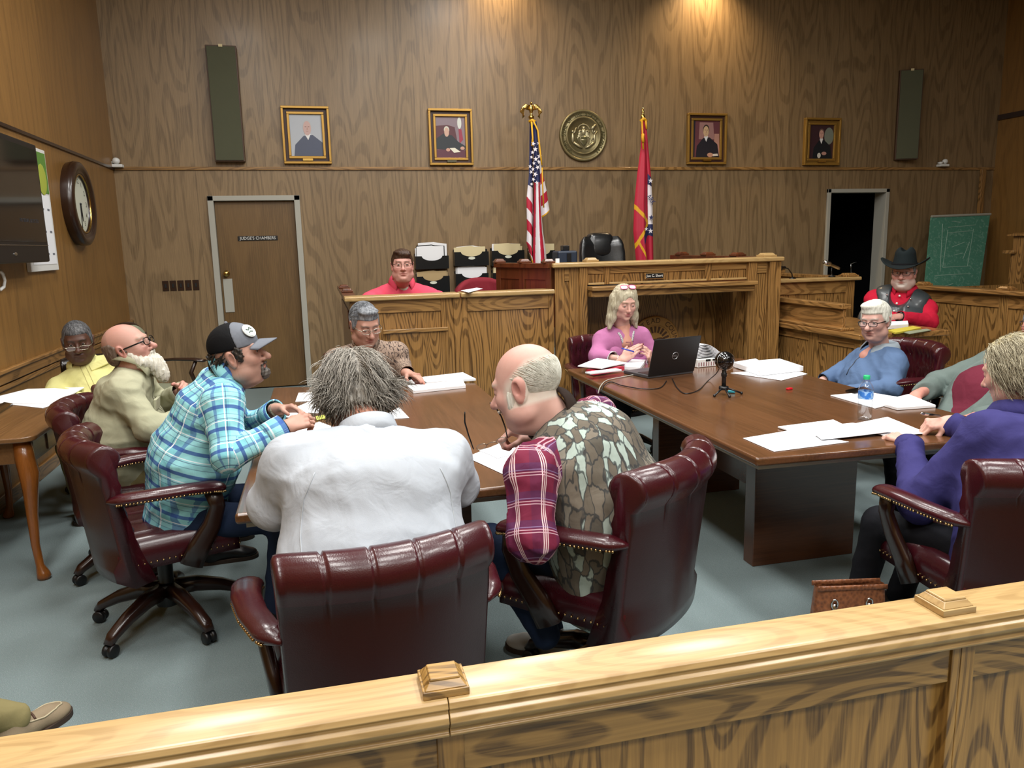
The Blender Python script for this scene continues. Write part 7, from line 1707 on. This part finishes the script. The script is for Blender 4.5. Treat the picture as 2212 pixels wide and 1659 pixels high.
# ---------------------------------------------------------------- L: woman in purple fleece
def person_L():
    hp = atY(2192, 800, 2.30)
    p = Person('woman in purple fleece with tousled blonde hair, writing at the right table', (2.30, 2.10), atY(2205, 915, 2.24), rad_(8), sh=.46, belly=.05)
    p.arm('L', atY(1962, 955, 2.64), None, Vector((-.15, .95, .05)), (-.1, -.1, 1), elbow=atY(1985, 1085, 2.34), curl=(.35, .4, .45, .5), thumb=.4, l1=.3)
    p.arm('R', atY(2048, 912, 2.72), None, Vector((-.90, .30, -.15)), (.1, -.35, .93), elbow=atY(2170, 985, 2.50), curl=(.75, .85, .9, .95), thumb=.8)
    p.make_body(hp, (-.34, .90, -.28), (-.08, .26, .96), dict(skin='cfa394', red='bc7a70', fat=.2, size=1.0, eye=.2, gaze=(0, 1, -.6)))
    p.shirt('fleece_jacket', M['purple'], seed=14, amp=.012, sleeve=.93, arm_r=(.082, .074, .055), chest=(.02, .03), neck=.085, hem=-.08, seat_w=.23)
    p.collar(M['purple'], r=.080, open_=.5, flare=.018, hgt=.055, drop=.02, thick=.010)
    p.cuff('L', plain('red inner cuff', 'b82040', .8), r=.038, l=.03, at=1.0, name='inner_cuff')
    p.cuff('L', M['purple'], r=.052, l=.05, at=.95); p.cuff('R', M['purple'], r=.052, l=.05, at=.95)
    p.legs(M['darkpants'], M['shoeblack'], th=.082, knees=[(2.10, 2.50, .48), (2.36, 2.52, .48)], ankles=[(2.06, 2.56, .09), (2.32, 2.62, .09)])
    T = SDF(.0045); T.ell((0, -.014, .030), (.090, .112, .104), k=.01); T.ell((0, -.060, -.05), (.078, .055, .065), k=.03)
    for e in (-1, 1): T.ell((e*.080, -.015, -.02), (.020, .045, .055), k=.02)
    T.post = lambda P, G: .006*(np.abs(np.sin(P[:, 0]*120+P[:, 2]*30))+np.abs(np.sin(P[:, 1]*90-P[:, 2]*50+2))-.9)+np.maximum(0, (P[:, 1]-.06))*2
    V, F, G = T.mesh(); mesh_obj('hair', xf(V*p.hs, p.hR, p.hp), F, M['hblond'], p.root)
    comb = lambda q: (q[0]*8, -.4-q[1]*2, -.5)
    locks(p, 'hair_strands', hair_mat('pale blonde strands', 'a29a80', 'cac2a8'), 2300, .11, 21, comb, r=.0008, off=.019, zmin=-.08, ymax=.07, wave=.028, grav=.5, vol=.32, jit=.14)
    locks(p, 'hair_strands', hair_mat('dark blonde strands', '6e6450', '968c74'), 1200, .11, 22, comb, r=.0009, off=.018, zmin=-.10, ymax=.07, wave=.022, grav=.6, vol=.4, jit=.16)
    w = p.Wr['R']; a = Vector(atY(2030, 898, 2.74)); b = MB(); b.tube([a, Vector(atY(1990, 893, 2.66)).lerp(a, .35)], .0045, 8); b.mi = 1; c2 = Vector(atY(1990, 893, 2.66)); b.tube([c2.lerp(a, .35), c2.lerp(a, .1), c2], [.0062, .0062, .004], 8)
    o = b.build('ballpoint_pen', [M['blackplastic'], M['chrome']], smooth=True); tag(o, 'black and silver pen held by the woman in purple', 'pen')
    return p
# ---------------------------------------------------------------- N: visitor at lower left, only a shoe and trouser leg in the frame
def person_N():
    p = Person('person at lower left edge, only a tan moccasin and trouser leg showing', (-1.72, 2.05), (-1.78, 2.0, 1.0), rad_(-60), sh=.44)
    p.arm('R', (-1.35, 2.1, .55), None, p.f, (0, 0, 1), elbow=(-1.6, 1.8, .7)); p.arm('L', (-1.45, 2.35, .55), None, p.f, (0, 0, 1), elbow=(-1.8, 2.3, .7))
    p.make_body((-1.77, 2.02, 1.19), (.85, .5, 0), (0, 0, 1), dict(eyes=False)); p.shirt('shirt', M['khaki'], seed=31)
    p.legs(M['tanpants'], M['shoetan'], knees=[(-1.42, 2.40, .44), (-1.38, 2.16, .45)], ankles=[(-1.06, 2.66, .10), (-1.18, 2.32, .10)], foot_dir=[(.50, .86), (.85, .4)])
    sh_ = [c for c in p.root.children if c.name.startswith('shoe')][0]; R_ = frame((.50, .86, 0)); sq_ = lambda x, y: Vector((-1.06, 2.66, 0))+R_@Vector((x, y, 0))
    seam('moccasin_seam', sh_, [sq_(-.030, .02), sq_(-.033, .08), sq_(-.030, .13), sq_(-.016, .168), sq_(0, .175), sq_(.016, .168), sq_(.030, .13), sq_(.033, .08), sq_(.030, .02)], (0, 0, -1), .0032, plain('pale stitching', 'b0a488', .8)); seam('lace', sh_, [sq_(-.03, .05), sq_(0, .06), sq_(.03, .05)], (0, 0, -1), .004, plain('dark leather lace', '4a3020', .7))
    hair_cap(p, M['hbrown'], zf=.05)
    return p
for fn in (person_A, person_B, person_C, person_D, person_E, person_F, person_G, person_H, person_I, person_J, person_K, person_L, person_N): fn()
# ------------------------------------------------------------------ papers and small things
def sheet(name, pts, z, lab, cat='paper', th=.0015, mat=None, group=None, curl=0, lines=False):
    """a sheet or stack lying flat: four picture-measured corners on the plane z"""
    P = [atZ(px, py, z) for px, py in pts]; c = sum(P, Vector())/4; b = MB()
    n_ = 7
    def f(u, v): q = P[0].lerp(P[1], u).lerp(P[3].lerp(P[2], u), v); return q-c+Vector((0, 0, curl*(u*u*v)))
    lo = [f(i/(n_-1), j/(n_-1)) for j in range(n_) for i in range(n_)]; hi = [p+Vector((0, 0, th)) for p in lo]; N_ = n_*n_
    fs = []
    for j in range(n_-1):
        for i in range(n_-1): a = j*n_+i; fs += [(a, a+n_, a+n_+1, a+1), (N_+a, N_+a+1, N_+a+n_+1, N_+a+n_)]
    ring = list(range(n_))+[j*n_+n_-1 for j in range(1, n_)]+[(n_-1)*n_+i for i in range(n_-2, -1, -1)]+[j*n_ for j in range(n_-2, 0, -1)]
    fs += [(ring[k], ring[(k+1) % len(ring)], ring[(k+1) % len(ring)]+N_, ring[k]+N_) for k in range(len(ring))]
    b.add(lo+hi, fs); o = b.build(name, mat or M['paper'], loc=c); tag(o, lab, cat, group)
    if lines:
        b = MB()
        for k in range(9):
            v = .12+.08*k; u1 = .85-.25*((k*7) % 3)/3; q = [f(.12, v), f(u1, v), f(u1, v+.018), f(.12, v+.018)]; b.add([p+Vector((0, 0, th+.0006)) for p in q], [(0, 1, 2, 3)])
        b.build('print', M['ink'], o)
    return o
ZT = .7515; GL, GR = 'papers on the left table', 'papers on the right table'
sheet('paper_sheet', [(1605, 947), (1702, 931), (1834, 955), (1672, 976)], ZT, 'single white sheet nearest the corner of the right table', group=GR)
sheet('paper_stack', [(1680, 924), (1800, 909), (1852, 936), (1745, 945)], ZT+.002, 'white papers lying over the corner sheet on the right table', th=.006, group=GR, curl=.004)
sheet('paper_sheet', [(1742, 925), (1842, 914), (1935, 935), (1775, 950)], ZT+.008, 'curled white page beside the writing woman', th=.002, group=GR, curl=.008)
sheet('paper_sheet', [(1828, 919), (1917, 901), (2004, 937), (1915, 943)], ZT+.003, 'white sheet under the hands of the woman in purple', group=GR, curl=.002)
sheet('paper_stack', [(1794, 855), (1872, 848), (1966, 863), (1890, 883)], ZT, 'white papers just behind the water bottle', th=.004, group=GR)
sheet('paper_stack', [(1893, 873), (1962, 856), (2021, 880), (1938, 886)], ZT+.0005, 'white papers by the hand of the man in maroon', th=.012, group=GR)
sheet('paper_stack', [(1584, 792), (1684, 784), (1735, 801), (1642, 812)], ZT+.004, 'thick white paper pile in front of the man in blue', th=.03, group=GR)
sheet('paper_sheet', [(1578, 806), (1700, 795), (1744, 808), (1688, 822)], ZT, 'loose white sheet under the thick pile by the man in blue', group=GR)
sheet('paper_sheet', [(1583, 786), (1632, 778), (1650, 788), (1600, 797)], ZT+.001, 'small white sheet behind the ball microphone', th=.012, group=GR)
sheet('paper_stack', [(905, 819), (1000, 808), (1028, 822), (922, 830)], ZT+.002, 'white paper stack near the hand of the man in patterned shirt', th=.012, group=GL)
sheet('paper_sheet', [(902, 816), (975, 808), (1010, 812), (930, 822)], ZT+.0145, 'loose top sheet on the far stack of the left table', group=GL)
sheet('document_folder', [(880, 838), (1000, 826), (1006, 838), (893, 850)], ZT, 'closed folder of papers lying in front of the far stack', 'folder', th=.016, group=GL)
sheet('paper_sheet', [(832, 818), (884, 815), (897, 829), (832, 832)], ZT, 'white sheet left of the folder, in front of the patterned shirt', group=GL)
sheet('paper_sheet', [(645, 849), (690, 847), (688, 866), (638, 868)], ZT, 'small white sheet on the left table beyond the raised paper', group=GL, lines=True)
sheet('paper_sheet', [(838, 893), (862, 880), (884, 903), (850, 905)], ZT, 'white sheet right of the shaggy grey head', group=GL, lines=True)
sheet('paper_sheet', [(1008, 988), (1080, 958), (1130, 985), (1085, 1024)], ZT, 'white sheet in front of the man holding spectacles', group=GL)
sheet('paper_sheet', [(1035, 973), (1090, 960), (1135, 975), (1075, 990)], ZT+.003, 'second white page under the held spectacles', group=GL)
sheet('paper_stack', [(628, 936), (690, 915), (730, 930), (660, 960)], ZT, 'white papers under the hands of the man in the cap', th=.010, group=GL)
sheet('paper_sheet', [(596, 898), (668, 868), (690, 884), (640, 905)], ZT+.03, 'white page held low by the man in the cap', group=GL, curl=.02)
b = MB(); P = [atY(652, 890, 3.42), atY(676, 858, 3.48), atY(694, 878, 3.46), atY(688, 893, 3.42)]; c = sum(P, Vector())/4
b.add([p-c for p in P], [(0, 1, 2, 3)]); o = b.build('paper_sheet', M['paper'], solid=.001, loc=c, fix=False); tag(o, 'folded white page held up by the man in the cap', 'paper', GL)
sheet('sticky_note', [(682, 900), (700, 896), (704, 904), (684, 908)], ZT+.001, 'small yellow green note by the man in the cap', 'note', mat=plain('yellow green note', 'c8d060', .7))
ZS_ = .743
sheet('paper_stack', [(-60, 872), (60, 842), (182, 838), (120, 874)], ZS_+.001, 'white papers spread on the side table at far left', th=.006)
sheet('paper_sheet', [(-30, 868), (55, 862), (128, 870), (92, 882)], ZS_+.0, 'lower white page on the side table, partly under the others')
sheet('phone', [(-30, 890), (10, 872), (28, 875), (-5, 897)], ZS_, 'dark phone at the left edge of the side table', 'phone', th=.010, mat=M['blackgloss'])
sheet('phone', [(1826, 846), (1865, 838), (1884, 846), (1845, 853)], ZT, 'dark phone on the right table before the man in blue', 'phone', th=.009, mat=M['blackgloss'])
sheet('paper_sheet', [(995, 628), (1030, 622), (1043, 624), (1012, 632)], 1.232, 'white paper on top of the front desk', th=.002)
ZJ = .847
sheet('note_pad', [(1905, 703), (1960, 700), (1962, 708), (1908, 712)], ZJ, 'yellow edged pad under the hands of the man in the hat', 'pad', th=.03, mat=M['paper'])
sheet('legal_pad', [(1918, 716), (1972, 707), (1990, 711), (1935, 722)], ZJ, 'yellow legal pad on the oak desk', 'pad', th=.012, mat=plain('yellow pad', 'c8b840', .7))
sheet('leaflet', [(1950, 718), (2002, 711), (2012, 714), (1965, 722)], ZJ, 'printed leaflet at the end of the oak desk', 'paper', th=.004, mat=plain('printed leaflet', '8a9078', .7))
# laptop
lt = empty('laptop', (2.15, 4.50, .7505), rad_(14.8), 'open black laptop seen from behind, in front of the woman in pink', 'laptop')
b = MB(); b.box(-.185, .185, .0, .255, 0, .020); bo = b.build('base', plain('grey laptop base', '55575c', .4, .5), lt, bevel=.004)
b = MB(); b.box(-.165, .165, .02, .13, .020, .0215); b.build('keyboard', M['blackplastic'], bo)
RL = rotm(rad_(15), 0, 0)
def lidp(x, y, z): q = RL@Vector((x, y, z)); return Vector((q.x, q.y, q.z+.014))
b = MB(); vs = [lidp(x, y, z) for y in (-.004, .004) for z in (0, .245) for x in (-.187, .187)]
b.add(vs, [(0, 1, 3, 2), (4, 6, 7, 5), (0, 4, 5, 1), (2, 3, 7, 6), (0, 2, 6, 4), (1, 5, 7, 3)]); ld = b.build('lid', plain('matte black lid', '141518', .45), lt, bevel=.003)
b = MB(); b.add([lidp(x, .0047, z) for z in (.015, .235) for x in (-.175, .175)], [(0, 1, 3, 2)]); n = N('lit laptop screen'); n.fin(lin('8090b0'), .3); n.put(n.b, 'Emission Color', lin('b8c8e8')); n.put(n.b, 'Emission Strength', .8); b.build('screen', n.mat, ld)
b = MB(); b.tube([lidp(.023*math.cos(a), -.0045, .125+.023*math.sin(a)) for a in np.linspace(0, 2*PI, 33)], .0018, 6, cap=False)
Mx = Matrix.Translation(lidp(0, -.0046, .125))@RL.to_4x4()@RX; text_mb(b, 'DELL', .0165, Mx, .0004); b.build('lid_emblem', plain('silver emblem', 'a8acb2', .3, .6), ld, smooth=False)
# ball microphone on a tripod
q = atZ(1563, 852, .75)
mc = empty('table_microphone', (q.x, q.y, .75), 0, 'glossy black ball microphone on small tripod, right table', 'microphone')
zb = .19
b = MB(); b.ball((0, 0, zb), .053, 28, 18); hd = b.build('ball', M['blackgloss'], mc, smooth=True)
b = MB(); b.tube([(.0545*math.cos(a), .0545*math.sin(a)*.2-.02, zb+.0545*math.sin(a)*.9) for a in np.linspace(0, 2*PI, 33)], .0012, 5, cap=False)
b.tube([(.030*math.cos(a), -.0435+.0*a, zb+.012+.012*math.sin(a)) for a in np.linspace(0, 2*PI, 25)], .0012, 5, cap=False); b.build('chrome_line', M['chrome'], hd, smooth=True)
b = MB(); b.lathe([(.012, .035), (.012, .14), (.009, .142)], 14); b.lathe([(.014, .10), (.016, .105), (.016, .118), (.014, .122)], 14); b.build('stem', M['blackplastic'], mc, smooth=True)
b = MB(); b.lathe([(.026, .028), (.028, .034), (.026, .046), (.014, .048)], 18); b.build('hub', M['blackplastic'], mc, smooth=True)
for a in (-2.6, -1.75, -.35):
    b = MB(); b.tube([(.02*math.cos(a), .02*math.sin(a), .036), (.095*math.cos(a), .095*math.sin(a), .008)], .005, 8); b.ball((.097*math.cos(a), .097*math.sin(a), .008), .0085, 8, 6); b.build('leg', M['blackplastic'], mc, smooth=True)
def cord(pts, r, mat, lab, name='cable'):
    P = [Vector(p) for p in pts]; out = []
    for i in range(len(P)-1):
        p0, p1, p2, p3 = P[max(i-1, 0)], P[i], P[i+1], P[min(i+2, len(P)-1)]
        for k in range(8):
            t = k/8; out.append(.5*((2*p1)+(p2-p0)*t+(2*p0-5*p1+4*p2-p3)*t*t+(3*p1-p0-3*p2+p3)*t**3))
    out.append(P[-1]); b = MB(); b.tube(out, r, 6); o = b.build(name, mat, smooth=True); return tag(o, lab, 'cable')
T_ = lambda px, py, z=.7545: atZ(px, py, z)
cord([T_(1556, 790, .85), T_(1548, 806, .80), T_(1530, 822), T_(1508, 843), T_(1480, 850), T_(1463, 838), T_(1455, 824), T_(1452, 818)], .003, M['blackplastic'], 'black microphone cable curving across the right table', 'microphone_cable')
cord([T_(1372, 809), T_(1340, 815), T_(1310, 822), T_(1297, 835), T_(1292, 850, .72)], .003, M['greypaint'], 'pale cable from the laptop over the table edge', 'laptop_cable')
cord([T_(1440, 823), T_(1425, 838), T_(1390, 840), T_(1345, 833), T_(1320, 825), T_(1305, 832), T_(1299, 845, .73)], .003, M['blackplastic'], 'dark cable looping in front of the laptop', 'laptop_cable')
# water bottle
q = atZ(1867, 906, .75)
wb = empty('water_bottle', (q.x, q.y, .75), 0, 'clear plastic water bottle with green cap and blue label', 'bottle')
M['pet'] = thin_clear('clear bottle plastic', (.95, .97, .985, 1), .6, .06)
prof_ = [(.020, 0), (.030, .004), (.0325, .015), (.031, .024), (.0325, .034), (.031, .044), (.0325, .054), (.031, .064), (.0325, .074), (.031, .084), (.0325, .094), (.0315, .100), (.0315, .135), (.0325, .140), (.031, .150), (.026, .165), (.016, .180), (.0125, .188), (.0125, .200)]
prof_ = [(r*1.02, z*1.0) for r, z in prof_]
MB().lathe(prof_, 28).build('body', M['pet'], wb, smooth=True)
MB().lathe([(r-.0015, z+.002) for r, z in prof_ if z < .1], 28).build('water', thin_clear('bottled water', (.93, .955, .97, 1), .4, .03), wb, smooth=True)
n = N('blue bottle label'); sx = n.n('ShaderNodeSeparateXYZ'); n.put(sx, 0, n.coord()); c = n.mix(n.ramp(n.noise(n.coord(), 40, 1), [(.48, g3(0)), (.56, g3(1))]), lin('2f72c4'), lin('8fb8e4')); lm = n.fin(c, .4)
b = MB()
for k in range(28): a0, a1 = 2*PI*k/28, 2*PI*(k+1)/28; b.add([(.0335*math.cos(a0), .0335*math.sin(a0), .102), (.0335*math.cos(a1), .0335*math.sin(a1), .102), (.0335*math.cos(a1), .0335*math.sin(a1), .138), (.0335*math.cos(a0), .0335*math.sin(a0), .138)], [(0, 1, 2, 3)])
b.build('label', lm, wb, smooth=True)
MB().lathe([(.0145, .192), (.0148, .194), (.0148, .208), (.013, .211), (.001, .211)], 24).build('cap', plain('green cap', '22b070', .4), wb, smooth=True)
# sweets, keys
q = atZ(1705, 842, .75); o = MB().obox((0, 0, .006), (.035, .022, .011), rotm(0, 0, .3)).build('wrapped_sweet', plain('red wrapper', 'c01828', .25), bevel=.003, loc=q); tag(o, 'tiny red wrapped sweet alone on the right table', 'sweet')
q = atZ(1580, 849, .75); o = MB().obox((0, 0, .008), (.04, .022, .014), rotm(0, 0, -.5)).build('wrapped_sweet', plain('teal and gold wrapper', '3fa6b8', .25), bevel=.004, loc=q); tag(o, 'tiny teal sweet beside the microphone tripod', 'sweet')
q = atZ(1352, 794, .75); kk = empty('key_fob', (q.x, q.y, .751), 0, 'black key fob with keys beside the laptop', 'keys')
MB().obox((0, 0, .008), (.07, .035, .015)).build('fob', M['blackplastic'], kk, bevel=.005); b = MB(); b.obox((-.04, -.05, .003), (.05, .012, .002), rotm(0, 0, .6)); b.tube([(-.03+.012*math.cos(a), -.03+.012*math.sin(a), .004) for a in np.linspace(0, 2*PI, 13)], .0015, 5); b.build('key', M['chrome'], kk)
# ring binders by the laptop
PK = plain('pink red binder cover', 'c83c50', .4)
bd = sheet('ring_binder', [(1266, 806), (1335, 800), (1349, 800), (1282, 811)], ZT+.005, 'pink red ring binder left of the laptop, papers on it', 'binder', th=.028, mat=PK)
sheet('paper_stack', [(1264, 806), (1330, 798), (1343, 801), (1275, 809)], ZT+.034, 'white pages bulging out of the pink binder', th=.008)
sheet('paper_stack', [(1248, 792), (1290, 775), (1356, 782), (1300, 797)], ZT+.045, 'open white pages on top of the pink binder', th=.006, curl=-.01)
sheet('paper_stack', [(1345, 798), (1365, 782), (1395, 783), (1383, 800)], ZT, 'white pages between binder and laptop', th=.02)
q = atZ(1527, 793, .75); tb_ = empty('tabbed_binder', (q.x, q.y, .751), rad_(8), 'white index-tabbed binder right of the laptop', 'binder')
MB().box(-.075, .075, 0, .26, 0, .055).build('cover', M['white'], tb_, bevel=.004)
b = MB()
for k in range(7): b.box(-.068+.02*k, -.062+.02*k, -.0012, .0, .008, .034)
b.mi = 1; b.box(-.01, .028, -.0014, 0, .038, .052); b.box(.045, .068, -.0014, 0, .040, .052); b.build('tab_marks', [plain('dark red print', '7a3a44', .7), M['dark']], tb_)
for k in range(9):
    b = MB(); b.grid(lambda u, v, k=k: (-.07+.26*u*1.0-.004*k, .02+.21*v, .062+.008*k+.030*math.sin(PI*min(1, u*1.2))*(.3+.1*k)-.05*u*u), 12, 4); o = b.build('document_page', M['paper'], smooth=True, solid=.002, fix=False)
    o.location = tb_.location; o.rotation_euler = tb_.rotation_euler; tag(o, 'curling white page in the fanned pile on the tabbed binder', 'paper', 'fanned pile right of the laptop')
# spectacles held by the bald man
sp = empty('spectacles', atY(1058, 960, 2.56), 0, 'black spectacles dangling from the hand of the bald man', 'glasses'); o0 = sp.location
def sq(px, py, Y): return atY(px, py, Y)-o0
ctrs = ((1040, 965), (1083, 951)); b = MB()
fx = (sq(1083, 951, 2.52)-sq(1040, 965, 2.60)).normalized(); fz_ = Vector((-.2, -.45, .55)).normalized()
for (px, py), Y in zip(ctrs, (2.60, 2.52)):
    c = sq(px, py, Y); b.tube([c+fx*.026*math.cos(a)+fz_*.016*math.sin(a) for a in np.linspace(0, 2*PI, 25)], .0012, 6, cap=False)
b.tube([sq(1040, 965, 2.60)+fx*.026, (sq(1040, 965, 2.6)+sq(1083, 951, 2.52))/2+fz_*.008, sq(1083, 951, 2.52)-fx*.026], .0012, 6); b.build('rim', M['silverframe'], sp, smooth=True)
for (px, py), Y in zip(ctrs, (2.60, 2.52)):
    c = sq(px, py, Y); b = MB(); b.add([c+fx*.025*math.cos(a)+fz_*.015*math.sin(a) for a in np.linspace(0, 2*PI, 24, endpoint=False)], [tuple(range(24))]); b.build('lens', M['lens'], sp, fix=False)
b = MB(); b.tube([sq(1023, 970, 2.61), sq(1012, 940, 2.60), sq(1004, 912, 2.59), sq(1004, 890, 2.58)], [.0022, .0026, .0028, .0022], 8); b.build('temple', M['blackframe'], sp, smooth=True)
b = MB(); b.tube([sq(1096, 945, 2.51), sq(1091, 922, 2.55), sq(1083, 900, 2.57), sq(1072, 882, 2.58), sq(1058, 870, 2.58)], [.0022, .0026, .0028, .0028, .0022], 8); b.build('temple', M['blackframe'], sp, smooth=True)
# handbag on the floor behind the bar
hb = empty('handbag', (1.85, 2.34, 0), rad_(-12), 'brown reptile leather handbag on the floor behind the bar rail', 'bag'); hb.scale = (1, 1, 1.3)
n = N('brown reptile leather'); v = n.n('ShaderNodeTexVoronoi', ins={'Vector': n.coord(), 'Scale': 90.0}); n.bump(v.outputs[0], .6, .003); M['bag'] = n.fin(n.mix(v.outputs[0], lin('5a3420'), lin('8a5636')), .4)
b = MB(); b.grid(lambda u, v: ((.15-.02*v)*math.copysign(abs(math.cos(2*PI*u))**.5, math.cos(2*PI*u)), (.07-.045*v)*math.copysign(abs(math.sin(2*PI*u))**.6, math.sin(2*PI*u)), .25*v), 40, 8, cu=True); b.build('body', M['bag'], hb, smooth=True)
b = MB(); b.tube([(x, -.027, .248+.0*x) for x in np.linspace(-.13, .13, 9)], [(.008, .004)]*9, 8); b.tube([(x, .027, .248) for x in np.linspace(-.13, .13, 9)], [(.008, .004)]*9, 8); b.build('rim', M['bag'], hb, smooth=True)
for x in (-.07, .06):
    b = MB(); b.tube([(x+.012*math.cos(a), -.040, .205+.014*math.sin(a)) for a in np.linspace(0, 2*PI, 17)], .003, 6, cap=False); b.box(x-.008, x+.008, -.043, -.034, .17, .205); b.build('ring', M['chrome'], hb, smooth=True)
b = MB(); b.tube([(-.07, -.045, .19), (-.085, -.06, .10), (-.02, -.075, .06), (.05, -.06, .10), (.06, -.045, .19)], [(.004, .009)]*5, 8); b.build('handle', M['bag'], hb, smooth=True)
# ------------------------------------------------------------------ light and camera
w = bpy.data.worlds.new('World'); S.world = w; w.use_nodes = True; w.node_tree.nodes['Background'].inputs[0].default_value = (.5, .55, .6, 1); w.node_tree.nodes['Background'].inputs[1].default_value = .0
def area(name, loc, sx, sy, e, col=(1, .97, .92), rot=(0, 0, 0), spread=PI):
    l = bpy.data.lights.new(name, 'AREA'); l.shape = 'RECTANGLE'; l.size = sx; l.size_y = sy; l.energy = e; l.color = col; l.spread = spread
    o = bpy.data.objects.new(name, l); COL.objects.link(o); o.location = loc; o.rotation_euler = rot; return o
TR = [(x, y) for y in (-2.2, .2, 2.6, 5.0) for x in (-.9, 1.1, 3.1)]+[(5.2, .2), (2.0, 7.0)]  # last position is an added fill that brightens the back wall's centre
for i, (x, y) in enumerate(TR):
    area('troffer_and_fill_light', (x, y, ZC-.06), .6, 1.2, 72, (1, .985, .95))
def spot(loc, tgt, e, col, ang=1.0, blend=.6, size=.05):
    l = bpy.data.lights.new('can_light', 'SPOT'); l.energy = e; l.color = col; l.spot_size = ang; l.spot_blend = blend; l.shadow_soft_size = size
    o = bpy.data.objects.new('can_light', l); COL.objects.link(o); o.location = loc
    o.rotation_euler = (Vector(tgt)-Vector(loc)).to_track_quat('-Z', 'Y').to_euler()
for x, e in ((2.25, 110), (4.85, 190)):
    spot((x, YB-.28, ZC-.05), (x, YB-.10, 2.0), e, (1, .72, .40), 2.1, 1.0)
cam = bpy.data.cameras.new('Camera'); co = bpy.data.objects.new('Camera', cam); COL.objects.link(co)
cam.sensor_fit = 'HORIZONTAL'; cam.sensor_width = 36; cam.lens = FPX/2212*36; cam.clip_start = .05
Rc = np.stack([RW[:, 0], -RW[:, 1], -RW[:, 2]], 1)
co.matrix_world = Matrix([list(Rc[i])+[(0, 0, CAMH)[i]] for i in range(3)]+[[0, 0, 0, 1]])
S.camera = co
S.view_settings.view_transform = 'Standard'; S.view_settings.look = 'None'; S.view_settings.gamma = 1; S.view_settings.use_curve_mapping = False
S.view_settings.exposure = 0.0
S.cycles.use_denoising = True
S.cycles.transparent_max_bounces = 24; S.cycles.max_bounces = 6; S.cycles.diffuse_bounces = 3; S.cycles.glossy_bounces = 3; S.cycles.transmission_bounces = 6; S.cycles.caustics_reflective = False; S.cycles.caustics_refractive = False
S.cycles.sample_clamp_indirect = 4.0
